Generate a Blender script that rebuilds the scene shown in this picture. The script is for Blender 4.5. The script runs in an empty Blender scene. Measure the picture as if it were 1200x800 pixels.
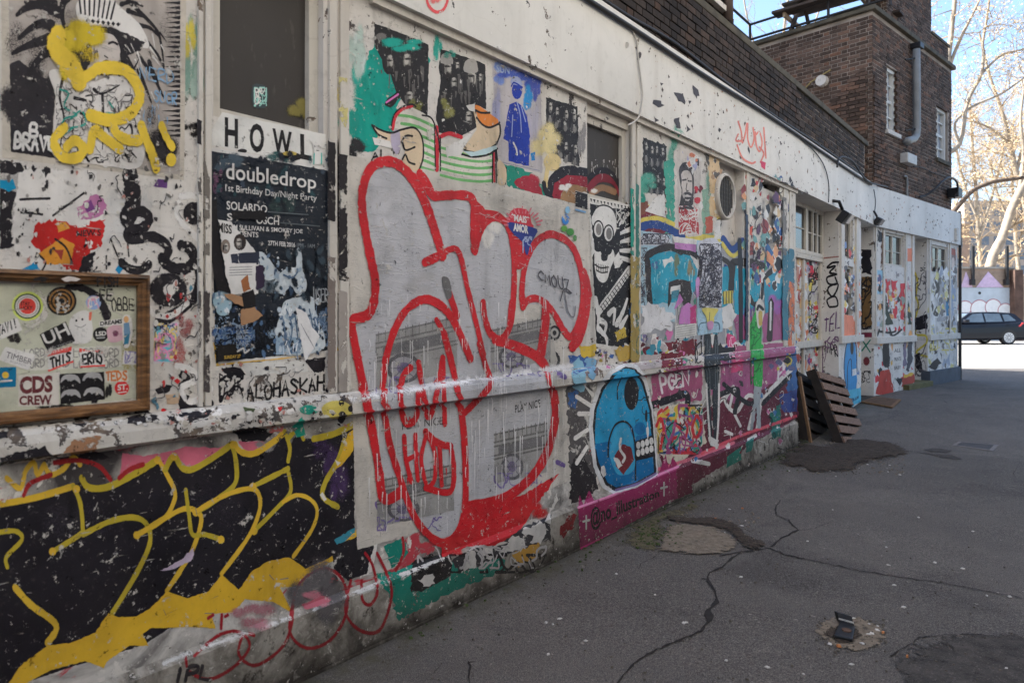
import bpy, bmesh, math, random
from mathutils import Vector, Matrix, noise as mnoise
from mathutils.geometry import delaunay_2d_cdt

# ------------------------------------------------------------------ camera, sky, sun, exposure
sc = bpy.context.scene
FPX, CX, HY, EYE = 820.0, 600.0, 371.0, 1.45      # focal length and horizon measured on the 1200 x 800 photo
cam = bpy.data.cameras.new('camera'); cam_o = bpy.data.objects.new('camera', cam)
sc.collection.objects.link(cam_o); sc.camera = cam_o
cam_o.location = (0, 0, EYE); cam_o.rotation_euler = (math.pi/2, 0, 0)
cam.sensor_width = 36; cam.lens = FPX/1200*36; cam.shift_y = (HY-400)/1200
cam.dof.use_dof = True; cam.dof.focus_distance = 5.0; cam.dof.aperture_fstop = 3.5
cam.clip_start = .05; cam.clip_end = 1500
SUN_EL, SUN_AZ = math.radians(44), math.radians(-75)
w = bpy.data.worlds.new('World'); sc.world = w; w.use_nodes = True
_sky = w.node_tree.nodes.new('ShaderNodeTexSky'); _sky.sky_type = 'NISHITA'; _sky.sun_disc = False
_sky.sun_elevation = SUN_EL; _sky.sun_rotation = SUN_AZ; _sky.dust_density = 3.0; _sky.air_density = 1.0; _sky.ozone_density = 1.0
_bg = w.node_tree.nodes['Background']; _bg.inputs[1].default_value = .115
w.node_tree.links.new(_sky.outputs[0], _bg.inputs[0])
sun = bpy.data.lights.new('sun', 'SUN'); sun.energy = 4.8; sun.angle = math.radians(.5); sun.color = (1, .94, .85)
sun_o = bpy.data.objects.new('sun', sun); sc.collection.objects.link(sun_o)
_sd = Vector((math.sin(SUN_AZ)*math.cos(SUN_EL), math.cos(SUN_AZ)*math.cos(SUN_EL), math.sin(SUN_EL)))
sun_o.rotation_euler = _sd.to_track_quat('Z', 'Y').to_euler()
sc.view_settings.view_transform = 'Standard'; sc.view_settings.look = 'None'
sc.view_settings.use_white_balance = True; sc.view_settings.white_balance_temperature = 5900; sc.view_settings.white_balance_tint = 7
sc.view_settings.exposure = 1.88; sc.view_settings.gamma = 1
sc.cycles.max_bounces = 6; sc.cycles.transparent_max_bounces = 24; sc.cycles.use_denoising = True

R = random.Random(7)
COL = sc.collection
# ------------------------------------------------------------------ small helpers
def link(name, me, mat=None, parent=None):
    o = bpy.data.objects.new(name, me); COL.objects.link(o)
    if mat is not None and me is not None:
        for m in (mat if isinstance(mat, (list, tuple)) else [mat]): me.materials.append(m)
    if parent is not None: o.parent = parent
    return o
def empty(name, label, cat, group=None, loc=(0, 0, 0)):
    o = bpy.data.objects.new(name, None); COL.objects.link(o); o.location = loc
    o.empty_display_size = .1
    return tag(o, label, cat, group)
def tag(o, label=None, cat=None, group=None, kind=None):
    if label: o['label'] = label
    if cat: o['category'] = cat
    if group: o['group'] = group
    if kind: o['kind'] = kind
    return o
class MB:
    """collects faces of one mesh"""
    def __init__(s): s.v = []; s.f = []; s.m = []
    def quad(s, a, b, c, d, m=0):
        i = len(s.v); s.v += [tuple(a), tuple(b), tuple(c), tuple(d)]; s.f.append((i, i+1, i+2, i+3)); s.m.append(m)
    def hexa(s, p, m=0):                     # 8 corners: bottom 4 (ccw from above), top 4
        i = len(s.v); s.v += [tuple(q) for q in p]
        for f in ((3, 2, 1, 0), (4, 5, 6, 7), (0, 1, 5, 4), (1, 2, 6, 5), (2, 3, 7, 6), (3, 0, 4, 7)):
            s.f.append(tuple(i+k for k in f)); s.m.append(m)
    def box(s, x0, x1, y0, y1, z0, z1, m=0):
        s.hexa([(x0, y0, z0), (x1, y0, z0), (x1, y1, z0), (x0, y1, z0), (x0, y0, z1), (x1, y0, z1), (x1, y1, z1), (x0, y1, z1)], m)
    def tube(s, pts, rad, n=8, m=0, cap=True):
        pts = [Vector(p) for p in pts]; k = len(pts)
        rads = rad if isinstance(rad, (list, tuple)) else [rad]*k
        base = len(s.v); prev = None
        for i, p in enumerate(pts):
            t = (pts[min(i+1, k-1)]-pts[max(i-1, 0)])
            t = t.normalized() if t.length > 1e-9 else Vector((0, 0, 1))
            if prev is None: a = t.orthogonal().normalized()
            else:
                a = prev - t*prev.dot(t)
                a = a.normalized() if a.length > 1e-6 else t.orthogonal().normalized()
            prev = a; b = t.cross(a)
            for j in range(n):
                an = 2*math.pi*j/n
                s.v.append(tuple(p+(a*math.cos(an)+b*math.sin(an))*rads[i]))
        for i in range(k-1):
            for j in range(n):
                s.f.append((base+i*n+j, base+i*n+(j+1) % n, base+(i+1)*n+(j+1) % n, base+(i+1)*n+j)); s.m.append(m)
        if cap:
            s.f.append(tuple(base+j for j in reversed(range(n)))); s.m.append(m)
            s.f.append(tuple(base+(k-1)*n+j for j in range(n))); s.m.append(m)
    def build(s, name, mat=None, parent=None, smooth=False, bevel=0):
        me = bpy.data.meshes.new(name); me.from_pydata(s.v, [], s.f)
        for p, m in zip(me.polygons, s.m): p.material_index = m
        if bevel:
            bm = bmesh.new(); bm.from_mesh(me)
            bmesh.ops.remove_doubles(bm, verts=bm.verts, dist=1e-5)
            bmesh.ops.bevel(bm, geom=bm.edges[:], offset=bevel, segments=2, profile=.6, affect='EDGES')
            bm.to_mesh(me); bm.free()
        if smooth:
            for p in me.polygons: p.use_smooth = True
        me.update()
        return link(name, me, mat, parent)

# ------------------------------------------------------------------ materials
def lin(c): c /= 255; return c/12.92 if c <= .04045 else ((c+.055)/1.055)**2.4
GAIN = 1.12
def C(*c):
    if len(c) == 1:
        h = c[0]; c = (int(h[0:2], 16), int(h[2:4], 16), int(h[4:6], 16))
    return tuple(min(.85, lin(x)*GAIN) for x in c)+(1,)
class Mat:
    def __init__(s, name, rough=.6, spec=.4, metal=0):
        s.m = bpy.data.materials.new(name); s.m.use_nodes = True; s.nt = s.m.node_tree
        s.b = s.nt.nodes['Principled BSDF']; s.b.inputs['Roughness'].default_value = rough
        s.b.inputs['Specular IOR Level'].default_value = spec; s.b.inputs['Metallic'].default_value = metal
    def node(s, t, **k):
        n = s.nt.nodes.new(t)
        for a, v in k.items(): setattr(n, a, v)
        return n
    def put(s, sock, v):
        if hasattr(v, 'is_linked'): s.nt.links.new(v, sock)
        else: sock.default_value = v
    def pos(s, scale=(1, 1, 1), obj=False):
        if obj: o = s.node('ShaderNodeTexCoord').outputs['Object']
        else: o = s.node('ShaderNodeNewGeometry').outputs['Position']
        mp = s.node('ShaderNodeMapping'); mp.inputs['Scale'].default_value = scale
        s.nt.links.new(o, mp.inputs[0]); return mp.outputs[0]
    def noise(s, scale=5, detail=4, rough=.55, vec=None, dist=0, color=False):
        n = s.node('ShaderNodeTexNoise'); n.inputs['Scale'].default_value = scale; n.inputs['Detail'].default_value = detail
        n.inputs['Roughness'].default_value = rough; n.inputs['Distortion'].default_value = dist
        s.put(n.inputs['Vector'], vec if vec is not None else s.pos()); return n.outputs[1 if color else 0]
    def voro(s, scale, vec=None, feature='F1', out='Distance', rand=1):
        n = s.node('ShaderNodeTexVoronoi', feature=feature); n.inputs['Scale'].default_value = scale
        n.inputs['Randomness'].default_value = rand
        s.put(n.inputs['Vector'], vec if vec is not None else s.pos()); return n.outputs[out]
    def ramp(s, fac, stops, interp='LINEAR'):
        n = s.node('ShaderNodeValToRGB'); cr = n.color_ramp; cr.interpolation = interp
        while len(cr.elements) < len(stops): cr.elements.new(.5)
        for e, (p, c) in zip(cr.elements, stops):
            e.position = p; e.color = c if hasattr(c, '__len__') else (c, c, c, 1)
        s.put(n.inputs[0], fac); return n.outputs[0]
    def step(s, fac, a, b): return s.ramp(fac, [(a, 0.0), (b, 1.0)] if a < b else [(b, 1.0), (a, 0.0)])
    def mix(s, fac, a, b, mode='MIX'):
        n = s.node('ShaderNodeMix', data_type='RGBA', blend_type=mode)
        s.put(n.inputs[0], fac); s.put(n.inputs[6], a); s.put(n.inputs[7], b); return n.outputs[2]
    def math(s, op, a, b=0.0):
        n = s.node('ShaderNodeMath', operation=op); s.put(n.inputs[0], a); s.put(n.inputs[1], b); return n.outputs[0]
    def bump(s, h, strength=.3, dist=.01):
        n = s.node('ShaderNodeBump'); n.inputs['Strength'].default_value = strength; n.inputs['Distance'].default_value = dist
        s.put(n.inputs['Height'], h); s.nt.links.new(n.outputs[0], s.b.inputs['Normal']); return s
    def color(s, c): s.put(s.b.inputs['Base Color'], c); return s
    def alpha(s, a): s.put(s.b.inputs['Alpha'], a); return s
_mc = {}
def simple(name, col, rough=.6, var=.25, scale=6, metal=0, bump=.15, bscale=60, spec=.4):
    if name in _mc: return _mc[name]
    m = Mat(name, rough, spec, metal)
    n = m.noise(scale, 5, .6)
    d = tuple(x*(1-var) for x in col[:3])+(1,); l = tuple(min(1, x*(1+var*.5)) for x in col[:3])+(1,)
    m.color(m.ramp(n, [(.3, d), (.7, l)]))
    if bump: m.bump(m.noise(bscale, 3), bump, .004)
    _mc[name] = m.m; return m.m

# ------------------------------------------------------------------ the two wall planes
class Wall:
    def __init__(s, P, d):
        s.P = Vector(P); s.d = Vector(d).normalized(); s.n = Vector((s.d.y, -s.d.x))
    def at(s, u, z, off=0.0):
        p = s.P+s.d*u+s.n*off; return Vector((p.x, p.y, z))
    def hit(s, px, py, off=0.0):
        rx = (px-CX)/FPX; den = s.n.x*rx+s.n.y
        t = (off+s.n.dot(s.P))/den
        p = Vector((rx*t, t)); return (p-s.P).dot(s.d), EYE-(py-HY)/FPX*t
    def U(s, px, off=0.0): return s.hit(px, HY, off)[0]
    def box(s, mb, u0, u1, o0, o1, z0, z1, m=0):
        a, b, c, d = s.at(u0, z0, o1), s.at(u1, z0, o1), s.at(u1, z0, o0), s.at(u0, z0, o0)
        up = Vector((0, 0, z1-z0)); mb.hexa([a, b, c, d, a+up, b+up, c+up, d+up], m)
W1 = Wall((-.723, 2.965), (.624, .7813))
UB = 10.25                                              # where the wall bends
W2 = Wall(W1.at(UB, 0)[:2], (.739, .6735))
U2E = W2.U(1122)
GR = .21
def gz(x, y):
    t = max(0, min(1, (y-7.6)/3.2)); return GR*t*t*(3-2*t)
Z_PL, Z_L0, Z_L1, Z_F, Z_T = .275, 1.02, 1.13, 2.86, 3.485
def prof(u, z):                                          # relief of the front of wall 1
    if z < Z_PL-.01: return .03
    if z < Z_PL+.012: return .03*(Z_PL+.012-z)/.022
    if z < Z_L0: return 0
    if z < Z_L0+.02: return .05*(z-Z_L0)/.02
    if z < Z_L0+.06: return .05
    if z < Z_L1: return .05*math.sqrt(max(0, 1-((z-Z_L0-.06)/(Z_L1-Z_L0-.06))**2))
    if z < Z_F: return 0
    return .055
BREAKS = [Z_PL-.01, Z_PL+.012, Z_L0, Z_L0+.02, Z_L0+.06, Z_L0+.085, Z_L0+.1, Z_L1]
# ------------------------------------------------------------------ surface materials of the place
def m_white(name, tone=(208, 203, 197), chips=.0, dirt=.5, seed=0.0, darkchip=(70, 66, 66)):
    m = Mat(name, .72, .25)
    p = m.pos()
    big = m.noise(.9, 6, .62, p); fine = m.noise(14, 6, .65, p)
    streak = m.noise(5, 5, .6, m.pos((1, 1, .12)))
    c = m.mix(m.step(big, .35, .72), C(*tone), C(*[int(t*.9) for t in tone]))
    c = m.mix(m.math('MULTIPLY', m.step(streak, .52, .75), dirt*.55), c, C(150, 140, 128))
    c = m.mix(m.math('MULTIPLY', m.step(fine, .56, .75), dirt*.4), c, C(125, 118, 110))
    # hairline cracks
    cr = m.voro(2.3, m.mix(.12, p, m.noise(3, 4, .5, p, color=True)), 'DISTANCE_TO_EDGE')
    c = m.mix(m.math('MULTIPLY', m.ramp(cr, [(0, 1.0), (.006, 0.0)]), .22*dirt), c, C(140, 131, 122))
    h = m.math('ADD', m.math('MULTIPLY', fine, .5), m.math('MULTIPLY', m.noise(90, 2), .25))
    if chips:
        n1 = m.noise(7.5+seed, 8, .72, p, .3)
        k = m.step(n1, 1-chips-.006, 1-chips+.006)
        edge = m.step(n1, 1-chips-.035, 1-chips)
        c = m.mix(m.math('MULTIPLY', edge, .5), c, C(225, 221, 214))
        cc = m.mix(m.step(m.noise(9, 3), .4, .6), C(*darkchip), C(110, 96, 84))
        c = m.mix(k, c, cc); h = m.math('SUBTRACT', h, m.math('MULTIPLY', k, .8))
    m.color(c); m.bump(h, .35, .006); return m.m
MW_FASCIA = m_white('white_masonry_paint', (214, 210, 204), .36, .45)
MW_UP = m_white('chipped_white_render', (206, 201, 195), .40, .7, 1.2)
MW_POST = m_white('white_post_paint', (200, 194, 185), .375, 1.1, 2.0)
def m_lower():
    m = Mat('dirty_painted_render', .7, .3)
    p = m.pos(); n = m.noise(1.7, 8, .65, p, .6); n2 = m.noise(6, 7, .7, p, .4); n3 = m.noise(2.6, 6, .6, m.pos((1, 1, 2.2)), .8)
    c = m.ramp(n, [(.34, C(60, 56, 58)), (.44, C(150, 146, 142)), (.52, C(196, 192, 187)), (.60, C(120, 116, 114)), (.68, C(45, 42, 46))])
    c = m.mix(m.step(n3, .60, .63), c, C(170, 60, 70)); c = m.mix(m.step(n3, .30, .27), c, C(46, 120, 106))
    c = m.mix(m.step(n2, .58, .60), c, C(205, 200, 194)); c = m.mix(m.step(n2, .36, .34), c, C(58, 52, 50))
    z = m.node('ShaderNodeSeparateXYZ'); m.put(z.inputs[0], p)
    foot = m.math('ADD', z.outputs[2], m.math('MULTIPLY', m.noise(5, 6, .7), .22))
    g = m.mix(n2, C(70, 66, 60), C(165, 158, 148))
    c = m.mix(m.ramp(foot, [(.10, 1.0), (.30, 0.0)]), c, g)
    m.color(c); m.bump(m.math('ADD', n2, m.math('MULTIPLY', m.noise(60, 3), .4)), .5, .006); return m.m
M_LOW = m_lower()
def m_plinth():
    m = Mat('stained_plinth_render', .8, .2)
    p = m.pos(); n = m.noise(3, 8, .7, p, .5); n2 = m.noise(11, 6, .7, p)
    z = m.node('ShaderNodeSeparateXYZ'); m.put(z.inputs[0], p)
    c = m.ramp(n, [(.32, C(58, 54, 50)), (.45, C(122, 116, 108)), (.55, C(172, 166, 157)), (.68, C(92, 86, 78))])
    c = m.mix(m.step(n2, .58, .66), c, C(198, 192, 184)); c = m.mix(m.step(n2, .42, .34), c, C(60, 54, 48))
    foot = m.math('ADD', z.outputs[2], m.math('MULTIPLY', n2, .10))
    c = m.mix(m.ramp(foot, [(.05, 1.0), (.13, 0.0)]), c, C(48, 44, 40))
    m.color(c); m.bump(m.math('ADD', n, m.math('MULTIPLY', m.noise(50, 4), .5)), .6, .01); return m.m
M_PLINTH = m_plinth()
M_FRAME = m_white('window_frame_paint', (194, 188, 178), .37, 1.0, 3.0)
def m_painted_glass():
    m = Mat('painted_over_pane', .6, .25)
    p = m.pos(); n = m.noise(2.5, 6, .6, p); s = m.noise(30, 3, .6, m.pos((1, 1, .3)))
    c = m.mix(n, C(50, 47, 45), C(66, 62, 60)); c = m.mix(m.math('MULTIPLY', m.step(s, .62, .8), .35), c, C(120, 115, 108))
    m.color(c); m.bump(m.noise(8, 4), .1, .004); return m.m
M_PANE = m_painted_glass()
M_GLASS = simple('dark_window_glass', C(52, 50, 50), .08, .5, 3, bump=0, spec=.6)
M_DARK = simple('black_plastic', C(30, 28, 28), .45, .3)
M_STEEL = simple('grey_painted_metal', C(120, 120, 118), .5, .2)
M_CABLE = simple('black_cable_rubber', C(34, 31, 31), .55, .3)
M_PALECABLE = simple('painted_over_cable', C(188, 182, 174), .6, .2)
def m_brick(name, dark, light, mort=False):
    m = Mat(name, .85, .2)
    g = m.node('ShaderNodeNewGeometry'); oi = m.node('ShaderNodeObjectInfo')
    r = m.math('FRACT', m.math('ADD', g.outputs['Random Per Island'], oi.outputs['Random']))
    n = m.noise(22, 5, .65); big = m.noise(.9, 4, .6)
    c = m.ramp(r, [(0, C(*dark)), (.45, C(*[int((a+b)/2) for a, b in zip(dark, light)])), (.8, C(*light)), (1, C(int(light[0]*1.12), light[1], int(light[2]*.92)))])
    c = m.mix(m.math('MULTIPLY', m.step(n, .45, .75), .5), c, C(*[int(x*.62) for x in dark]))
    c = m.mix(m.math('MULTIPLY', m.step(big, .5, .7), .6), c, C(*[int(x*.72) for x in dark]))
    m.color(c); m.bump(n, .4, .006); return m.m
M_BRICK = m_brick('sooty_stock_brick', (42, 36, 33), (68, 58, 52))
M_BRICK_T = m_brick('brown_tower_brick', (62, 51, 44), (100, 82, 71))
M_MORTAR = simple('weathered_mortar', C(150, 138, 126), .9, .45, 2.5)
M_COPING = simple('mossy_concrete_coping', C(82, 76, 64), .9, .45, 5)

# ------------------------------------------------------------------ ground
def m_asphalt():
    m = Mat('old_asphalt', .88, .25)
    p = m.pos(); big = m.noise(.55, 5, .6, p); mid = m.noise(3.2, 6, .6, p, .3); fine = m.noise(95, 4, .7, p); v = m.voro(160, p)
    c = m.ramp(big, [(.3, C(78, 73, 69)), (.7, C(104, 97, 91))])
    c = m.mix(m.math('MULTIPLY', m.step(mid, .45, .75), .40), c, C(62, 58, 55))
    c = m.mix(m.math('MULTIPLY', m.step(m.noise(1.3, 6, .7, p, .6), .56, .70), .5), c, C(122, 114, 107))
    c = m.mix(m.math('MULTIPLY', m.step(m.noise(.8, 5, .65, m.pos((1, 1, 1)), .8), .56, .66), .75), c, C(58, 54, 52))
    sp = m.noise(48, 4, .75, p)
    c = m.mix(m.math('MULTIPLY', m.step(sp, .55, .70), .55), c, C(128, 120, 113))
    c = m.mix(m.math('MULTIPLY', m.step(sp, .45, .32), .65), c, C(56, 52, 49))
    c = m.mix(m.math('MULTIPLY', m.step(fine, .55, .75), .5), c, C(164, 157, 150))
    c = m.mix(m.math('MULTIPLY', m.step(m.noise(21, 5, .7, p), .645, .68), .8), c, C(158, 150, 140))
    c = m.mix(m.math('MULTIPLY', m.step(m.noise(17, 5, .7, m.pos((1.1, .9, 1))), .66, .70), .7), c, C(56, 52, 50))
    gr = m.noise(210, 2, .6, p)
    c = m.mix(m.math('MULTIPLY', m.step(gr, .52, .68), .75), c, C(136, 128, 120)); c = m.mix(m.math('MULTIPLY', m.step(gr, .48, .34), .75), c, C(38, 35, 33))
    # moss and dirt along the foot of the wall
    sep = m.node('ShaderNodeSeparateXYZ'); m.put(sep.inputs[0], p)
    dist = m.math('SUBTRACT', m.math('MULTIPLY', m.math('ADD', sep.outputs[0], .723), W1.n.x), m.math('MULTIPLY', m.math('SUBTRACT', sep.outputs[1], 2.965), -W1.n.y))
    dn = m.math('ADD', dist, m.math('MULTIPLY', m.math('SUBTRACT', m.noise(2.2, 6, .7, p), .5), .55))
    mo = m.math('MULTIPLY', m.ramp(dn, [(.03, 1.0), (.30, 0.0)]), m.step(m.noise(7, 5, .7, p), .38, .62))
    c = m.mix(m.math('MULTIPLY', mo, .85), c, C(74, 70, 52))
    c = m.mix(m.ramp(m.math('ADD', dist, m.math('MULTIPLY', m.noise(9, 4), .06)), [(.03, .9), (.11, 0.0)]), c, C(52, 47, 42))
    # pale worn concrete of the yard at the far end
    yard = m.ramp(m.math('MULTIPLY', m.math('ADD', sep.outputs[1], m.math('MULTIPLY', m.noise(1.2, 4), .8)), .01), [(.172, 0.0), (.176, 1.0)])
    c = m.mix(yard, c, m.mix(mid, C(132, 126, 119), C(152, 146, 138)))
    m.color(c)
    h = m.math('ADD', m.math('ADD', m.math('MULTIPLY', fine, .6), sp), m.math('ADD', m.math('MULTIPLY', v, .4), m.math('MULTIPLY', mid, .8)))
    m.bump(h, .8, .01); return m.m
def ground():
    def axis(a, b, near0, near1, step):
        v = [a, a*.4, a*.15]; x = near0
        while x <= near1+1e-6: v.append(x); x += step
        return v+[b*.15, b*.4, b]
    xs = axis(-400, 400, -8, 20, .4); ys = axis(-400, 700, -6, 24, .4)
    vs = [(x, y, gz(x, y)+(.012*mnoise.noise((x*.8, y*.8, 0)) if -8 < x < 20 and -6 < y < 24 else 0)) for y in ys for x in xs]
    n = len(xs)
    fs = [(j*n+i, j*n+i+1, (j+1)*n+i+1, (j+1)*n+i) for j in range(len(ys)-1) for i in range(n-1)]
    me = bpy.data.meshes.new('alley_ground'); me.from_pydata(vs, [], fs)
    for q in me.polygons: q.use_smooth = True
    return tag(link('alley_ground', me, m_asphalt()), 'worn grey asphalt of the alley and yard', kind='structure')
GROUND = ground()
def gh(x, y):
    return gz(x, y)+.012*mnoise.noise((x*.8, y*.8, 0))
def G(px, py):                                            # photo pixel to a point on the ground
    z = 0
    for _ in range(6):
        t = (EYE-z)*FPX/(py-HY); x = (px-CX)/FPX*t; z = gh(x, t)
    return Vector((x, t, z))

# ------------------------------------------------------------------ the painted building
B = empty('graffiti_building', 'long low white building covered in graffiti and pasted posters', 'building', loc=(0, 0, 0))
U0 = -7.0
uR1a, uR1b = W1.U(932), W1.U(983); uR2 = W1.U(1009)
W1L, W1R = W1.U(250), W1.U(379); W2L, W2R = W1.U(688), W1.U(739)
VL, VR = W1.U(843), W1.U(872); PL, PR = W1.U(893), W1.U(916)
zw1 = W1.hit(258, 128)[1]-.03; zw2 = W1.hit(700, 236)[1]; zv = W1.hit(858, 345)[1]; zp = W1.hit(905, 352)[1]
def extrude_profile(wall, mb, u0, u1, prof_pts, back=-.3, m=0, nseg=1):
    pts = [(o, z) for o, z in prof_pts]
    a = [wall.at(u0, z, o) for o, z in pts]; b = [wall.at(u1, z, o) for o, z in pts]
    for i in range(len(pts)-1): mb.quad(a[i], b[i], b[i+1], a[i+1], m)
    for u, rev in ((u0, False), (u1, True)):
        poly = [wall.at(u, z, o) for o, z in pts]+[wall.at(u, pts[-1][1], back), wall.at(u, pts[0][1], back)]
        k = len(mb.v); mb.v += [tuple(p) for p in poly]
        f = tuple(range(k, k+len(poly))); mb.f.append(f[::-1] if not rev else f); mb.m.append(m)
    mb.quad(a[-1], b[-1], wall.at(u1, pts[-1][1], back), wall.at(u0, pts[-1][1], back), m)
# plinth, lower wall and sill as three separate parts, wall 1
mb = MB(); extrude_profile(W1, mb, U0, uR1a, [(.03, -.3), (.03, Z_PL-.01), (0, Z_PL+.012)], back=-.3); mb.build('plinth', M_PLINTH, B)
mb = MB(); extrude_profile(W1, mb, U0, uR1a, [(-.003, Z_PL+.012), (0, Z_PL+.013), (0, Z_L0)], back=-.3); mb.build('lower_wall', M_LOW, B)
_sill = [(0, Z_L0)]+[(prof(0, z), z) for z in (Z_L0+.02, Z_L0+.06, Z_L0+.085, Z_L0+.1, Z_L1-.003)]+[(0, Z_L1)]
mb = MB(); extrude_profile(W1, mb, U0, uR1a, _sill, back=-.3); mb.build('sill', m_white('sill_paint', (196, 191, 184), .45, 1.0, 4.0), B)
mb = MB()
segs = [(U0, W1L, Z_L1), (W1R, W2L, Z_L1), (W2R, VL, Z_L1), (VR, PL, Z_L1), (PR, uR1a, Z_L1)]
for a, b, z0 in segs: W1.box(mb, a, b, -.3, 0, z0, Z_F)
for a, b, zt in ((W1L, W1R, zw1), (W2L, W2R, zw2), (VL, VR, zv), (PL, PR, zp)): W1.box(mb, a, b, -.3, 0, Z_L1, zt)
mb.build('upper_wall', MW_UP, B)
mb = MB(); W1.box(mb, U0, UB-.02, -8, -.3, -.3, 3.40); W2.box(mb, -.02, U2E-.02, -8, -.45, -.3, 3.40)
W1.box(mb, VL, VR, -.3, -.09, zv, Z_F); W1.box(mb, PL, PR, -.3, -.05, zp, Z_F-.09); mb.build('core_wall', MW_UP, B)
mb = MB(); W1.box(mb, PL, PR, -.3, -.16, Z_F-.09, Z_F); mb.build('painted_shadow_gap', M_DARK, B)  # black strip paints the shadow above the recessed panel
# fascia
mb = MB(); W1.box(mb, U0, UB+.004, -.44, .055, Z_F, Z_T); mb.build('fascia', MW_FASCIA, B)
mb = MB(); W2.box(mb, .0, U2E, -.6, .057, Z_F+.001, Z_T-.001); mb.build('fascia', MW_FASCIA, B)
# slender posts with grooves
for a, b in ((231, 236), (239, 246), (384, 393), (397, 407), (739, 743), (745, 749), (917, 922), (924, 931), (874, 877)):
    mb = MB(); W1.box(mb, W1.U(a), W1.U(b), -.02, .014, Z_L1+.001, Z_F); mb.build('post', MW_POST, B, bevel=.003)
mb = MB(); W1.box(mb, W1.U(432), uR1a, -.02, .03, Z_F-.035, Z_F); mb.build('drip_strip', MW_POST, B)
# windows of wall 1
def window(wall, u0, u1, z0, z1, setb, fw, pane_mat, mull=(), bars=(), fmat=None, depth=.05, bar_w=.014):
    root = MB()
    fmat = fmat or M_FRAME
    wall.box(root, u0, u0+fw, -setb-depth, -setb, z0, z1); wall.box(root, u1-fw, u1, -setb-depth, -setb, z0, z1)
    wall.box(root, u0+fw, u1-fw, -setb-depth, -setb-.002, z0, z0+fw); wall.box(root, u0+fw, u1-fw, -setb-depth, -setb-.002, z1-fw, z1)
    wo = root.build('window', fmat, B, bevel=.003)
    ms = [u0+fw]+[u0+fw+(u1-u0-2*fw)*t for t in mull]+[u1-fw]
    for i in range(len(ms)-1):
        p = MB(); wall.box(p, ms[i]+(.012 if i else 0), ms[i+1]-(.012 if i < len(ms)-2 else 0), -setb-depth*.8, -setb-depth*.55, z0+fw, z1-fw)
        p.build('pane', pane_mat, wo)
        if i:
            p = MB(); wall.box(p, ms[i]-.02, ms[i]+.02, -setb-depth, -setb-.004, z0+fw, z1-fw); p.build('mullion', fmat, wo)
    for t in bars:
        z = z0+fw+(z1-z0-2*fw)*t
        p = MB(); wall.box(p, u0+fw, u1-fw, -setb-depth*.55, -setb-depth*.3, z-bar_w/2, z+bar_w/2); p.build('glazing_bar', fmat, wo)
    return wo
window(W1, W1L, W1R, zw1, Z_F, .035, .045, M_PANE)
window(W1, W2L, W2R, zw2, Z_F-.10, .04, .05, M_PANE)
mb = MB(); W1.box(mb, W2L, W2R, -.3, -.02, Z_F-.10, Z_F); mb.build('lintel', MW_POST, B)
# round extractor vent
def vent():
    u, z = W1.hit(859, 230, .08); u -= .02; r = .205
    mb = MB(); n = 40
    ring = []
    for o, rr in ((-.10, r), (.028, r), (.040, r-.010), (.040, r-.022), (.012, r-.03)):
        ring.append([W1.at(u+rr*math.cos(2*math.pi*k/n), z+rr*math.sin(2*math.pi*k/n), o) for k in range(n)])
    for i in range(len(ring)-1):
        for k in range(n): mb.quad(ring[i][k], ring[i][(k+1) % n], ring[i+1][(k+1) % n], ring[i+1][k])
    v = mb.build('round_vent', MW_POST, B)
    for q in v.data.polygons: q.use_smooth = False
    mb = MB()
    for o in (.006,):
        k0 = len(mb.v); mb.v += [tuple(W1.at(u+(r-.03)*math.cos(2*math.pi*k/n), z+(r-.03)*math.sin(2*math.pi*k/n), o)) for k in range(n)]
        mb.f.append(tuple(range(k0, k0+n))); mb.m.append(0)
    mb.build('vent_back', M_DARK, v)
    mb = MB()
    for i in range(-4, 5):
        for sx in (1, -1):
            c = i*.038; h = math.sqrt(max(0, (r-.031)**2-c*c))
            for k in range(2):
                if k == 0 and sx == 1:
                    W1.box(mb, u-h, u+h, .010, .016, z+c-.005, z+c+.005)
                elif k == 1 and sx == -1:
                    W1.box(mb, u+c-.005, u+c+.005, .017, .023, z-h, z+h)
    mb.build('grille', simple('grey_vent_grille', C(84, 80, 76), .6), v)
vent()
# recess 1 with a glazed door, pier, recess 2
RD = -.23
mb = MB(); W1.box(mb, uR1a, uR1b, RD-.22, RD-.06, -.3, Z_F); mb.build('recess_back', MW_UP, B)
def rz(px, py, wall=W1, off=RD): return wall.hit(px, py, off)
ua, ub = uR1a, uR1b
zt = rz(950, 236)[1]; zb = rz(950, 300)[1]
mb = MB()
um = W1.U(941.5, RD)
for a, b in ((ua, um), (um, ub)):
    W1.box(mb, a+.03, b-.03, RD-.055, RD-.02, gz(*W1.at(a, 0)[:2])+.05, zb-.06)
mb.build('door_panel', m_white('door_paint', (190, 184, 176), .43, 1.0, 5.0), B)
window(W1, ua, um+.02, zb, min(zt+.02, Z_F), -RD-.04, .05, M_GLASS, (), (.5,))
window(W1, um+.021, ub-.01, zb, min(zt+.02, Z_F), -RD-.04, .05, M_GLASS, (.36, .68), (.46,))
mb = MB()
for z0, z1, o in ((zb-.06, zb, .035), (1.06, 1.14, .05)): W1.box(mb, ua, ub, RD-.05, RD+o, z0, z1)
mb.build('door_rail', M_FRAME, B, bevel=.004)
mb = MB()
for u in (ua+.015, um, ub-.02): W1.box(mb, u-.03, u+.03, RD-.05, RD+.012, .0, zb-.06)
mb.build('door_stile', M_FRAME, B)
uq0, uq1 = W1.U(990), W1.U(1000); zq0, zq1 = W1.hit(995, 303)[1], W1.hit(995, 256)[1]
zr0, zr1 = W1.hit(996, 372)[1], W1.hit(996, 312)[1]
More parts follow.
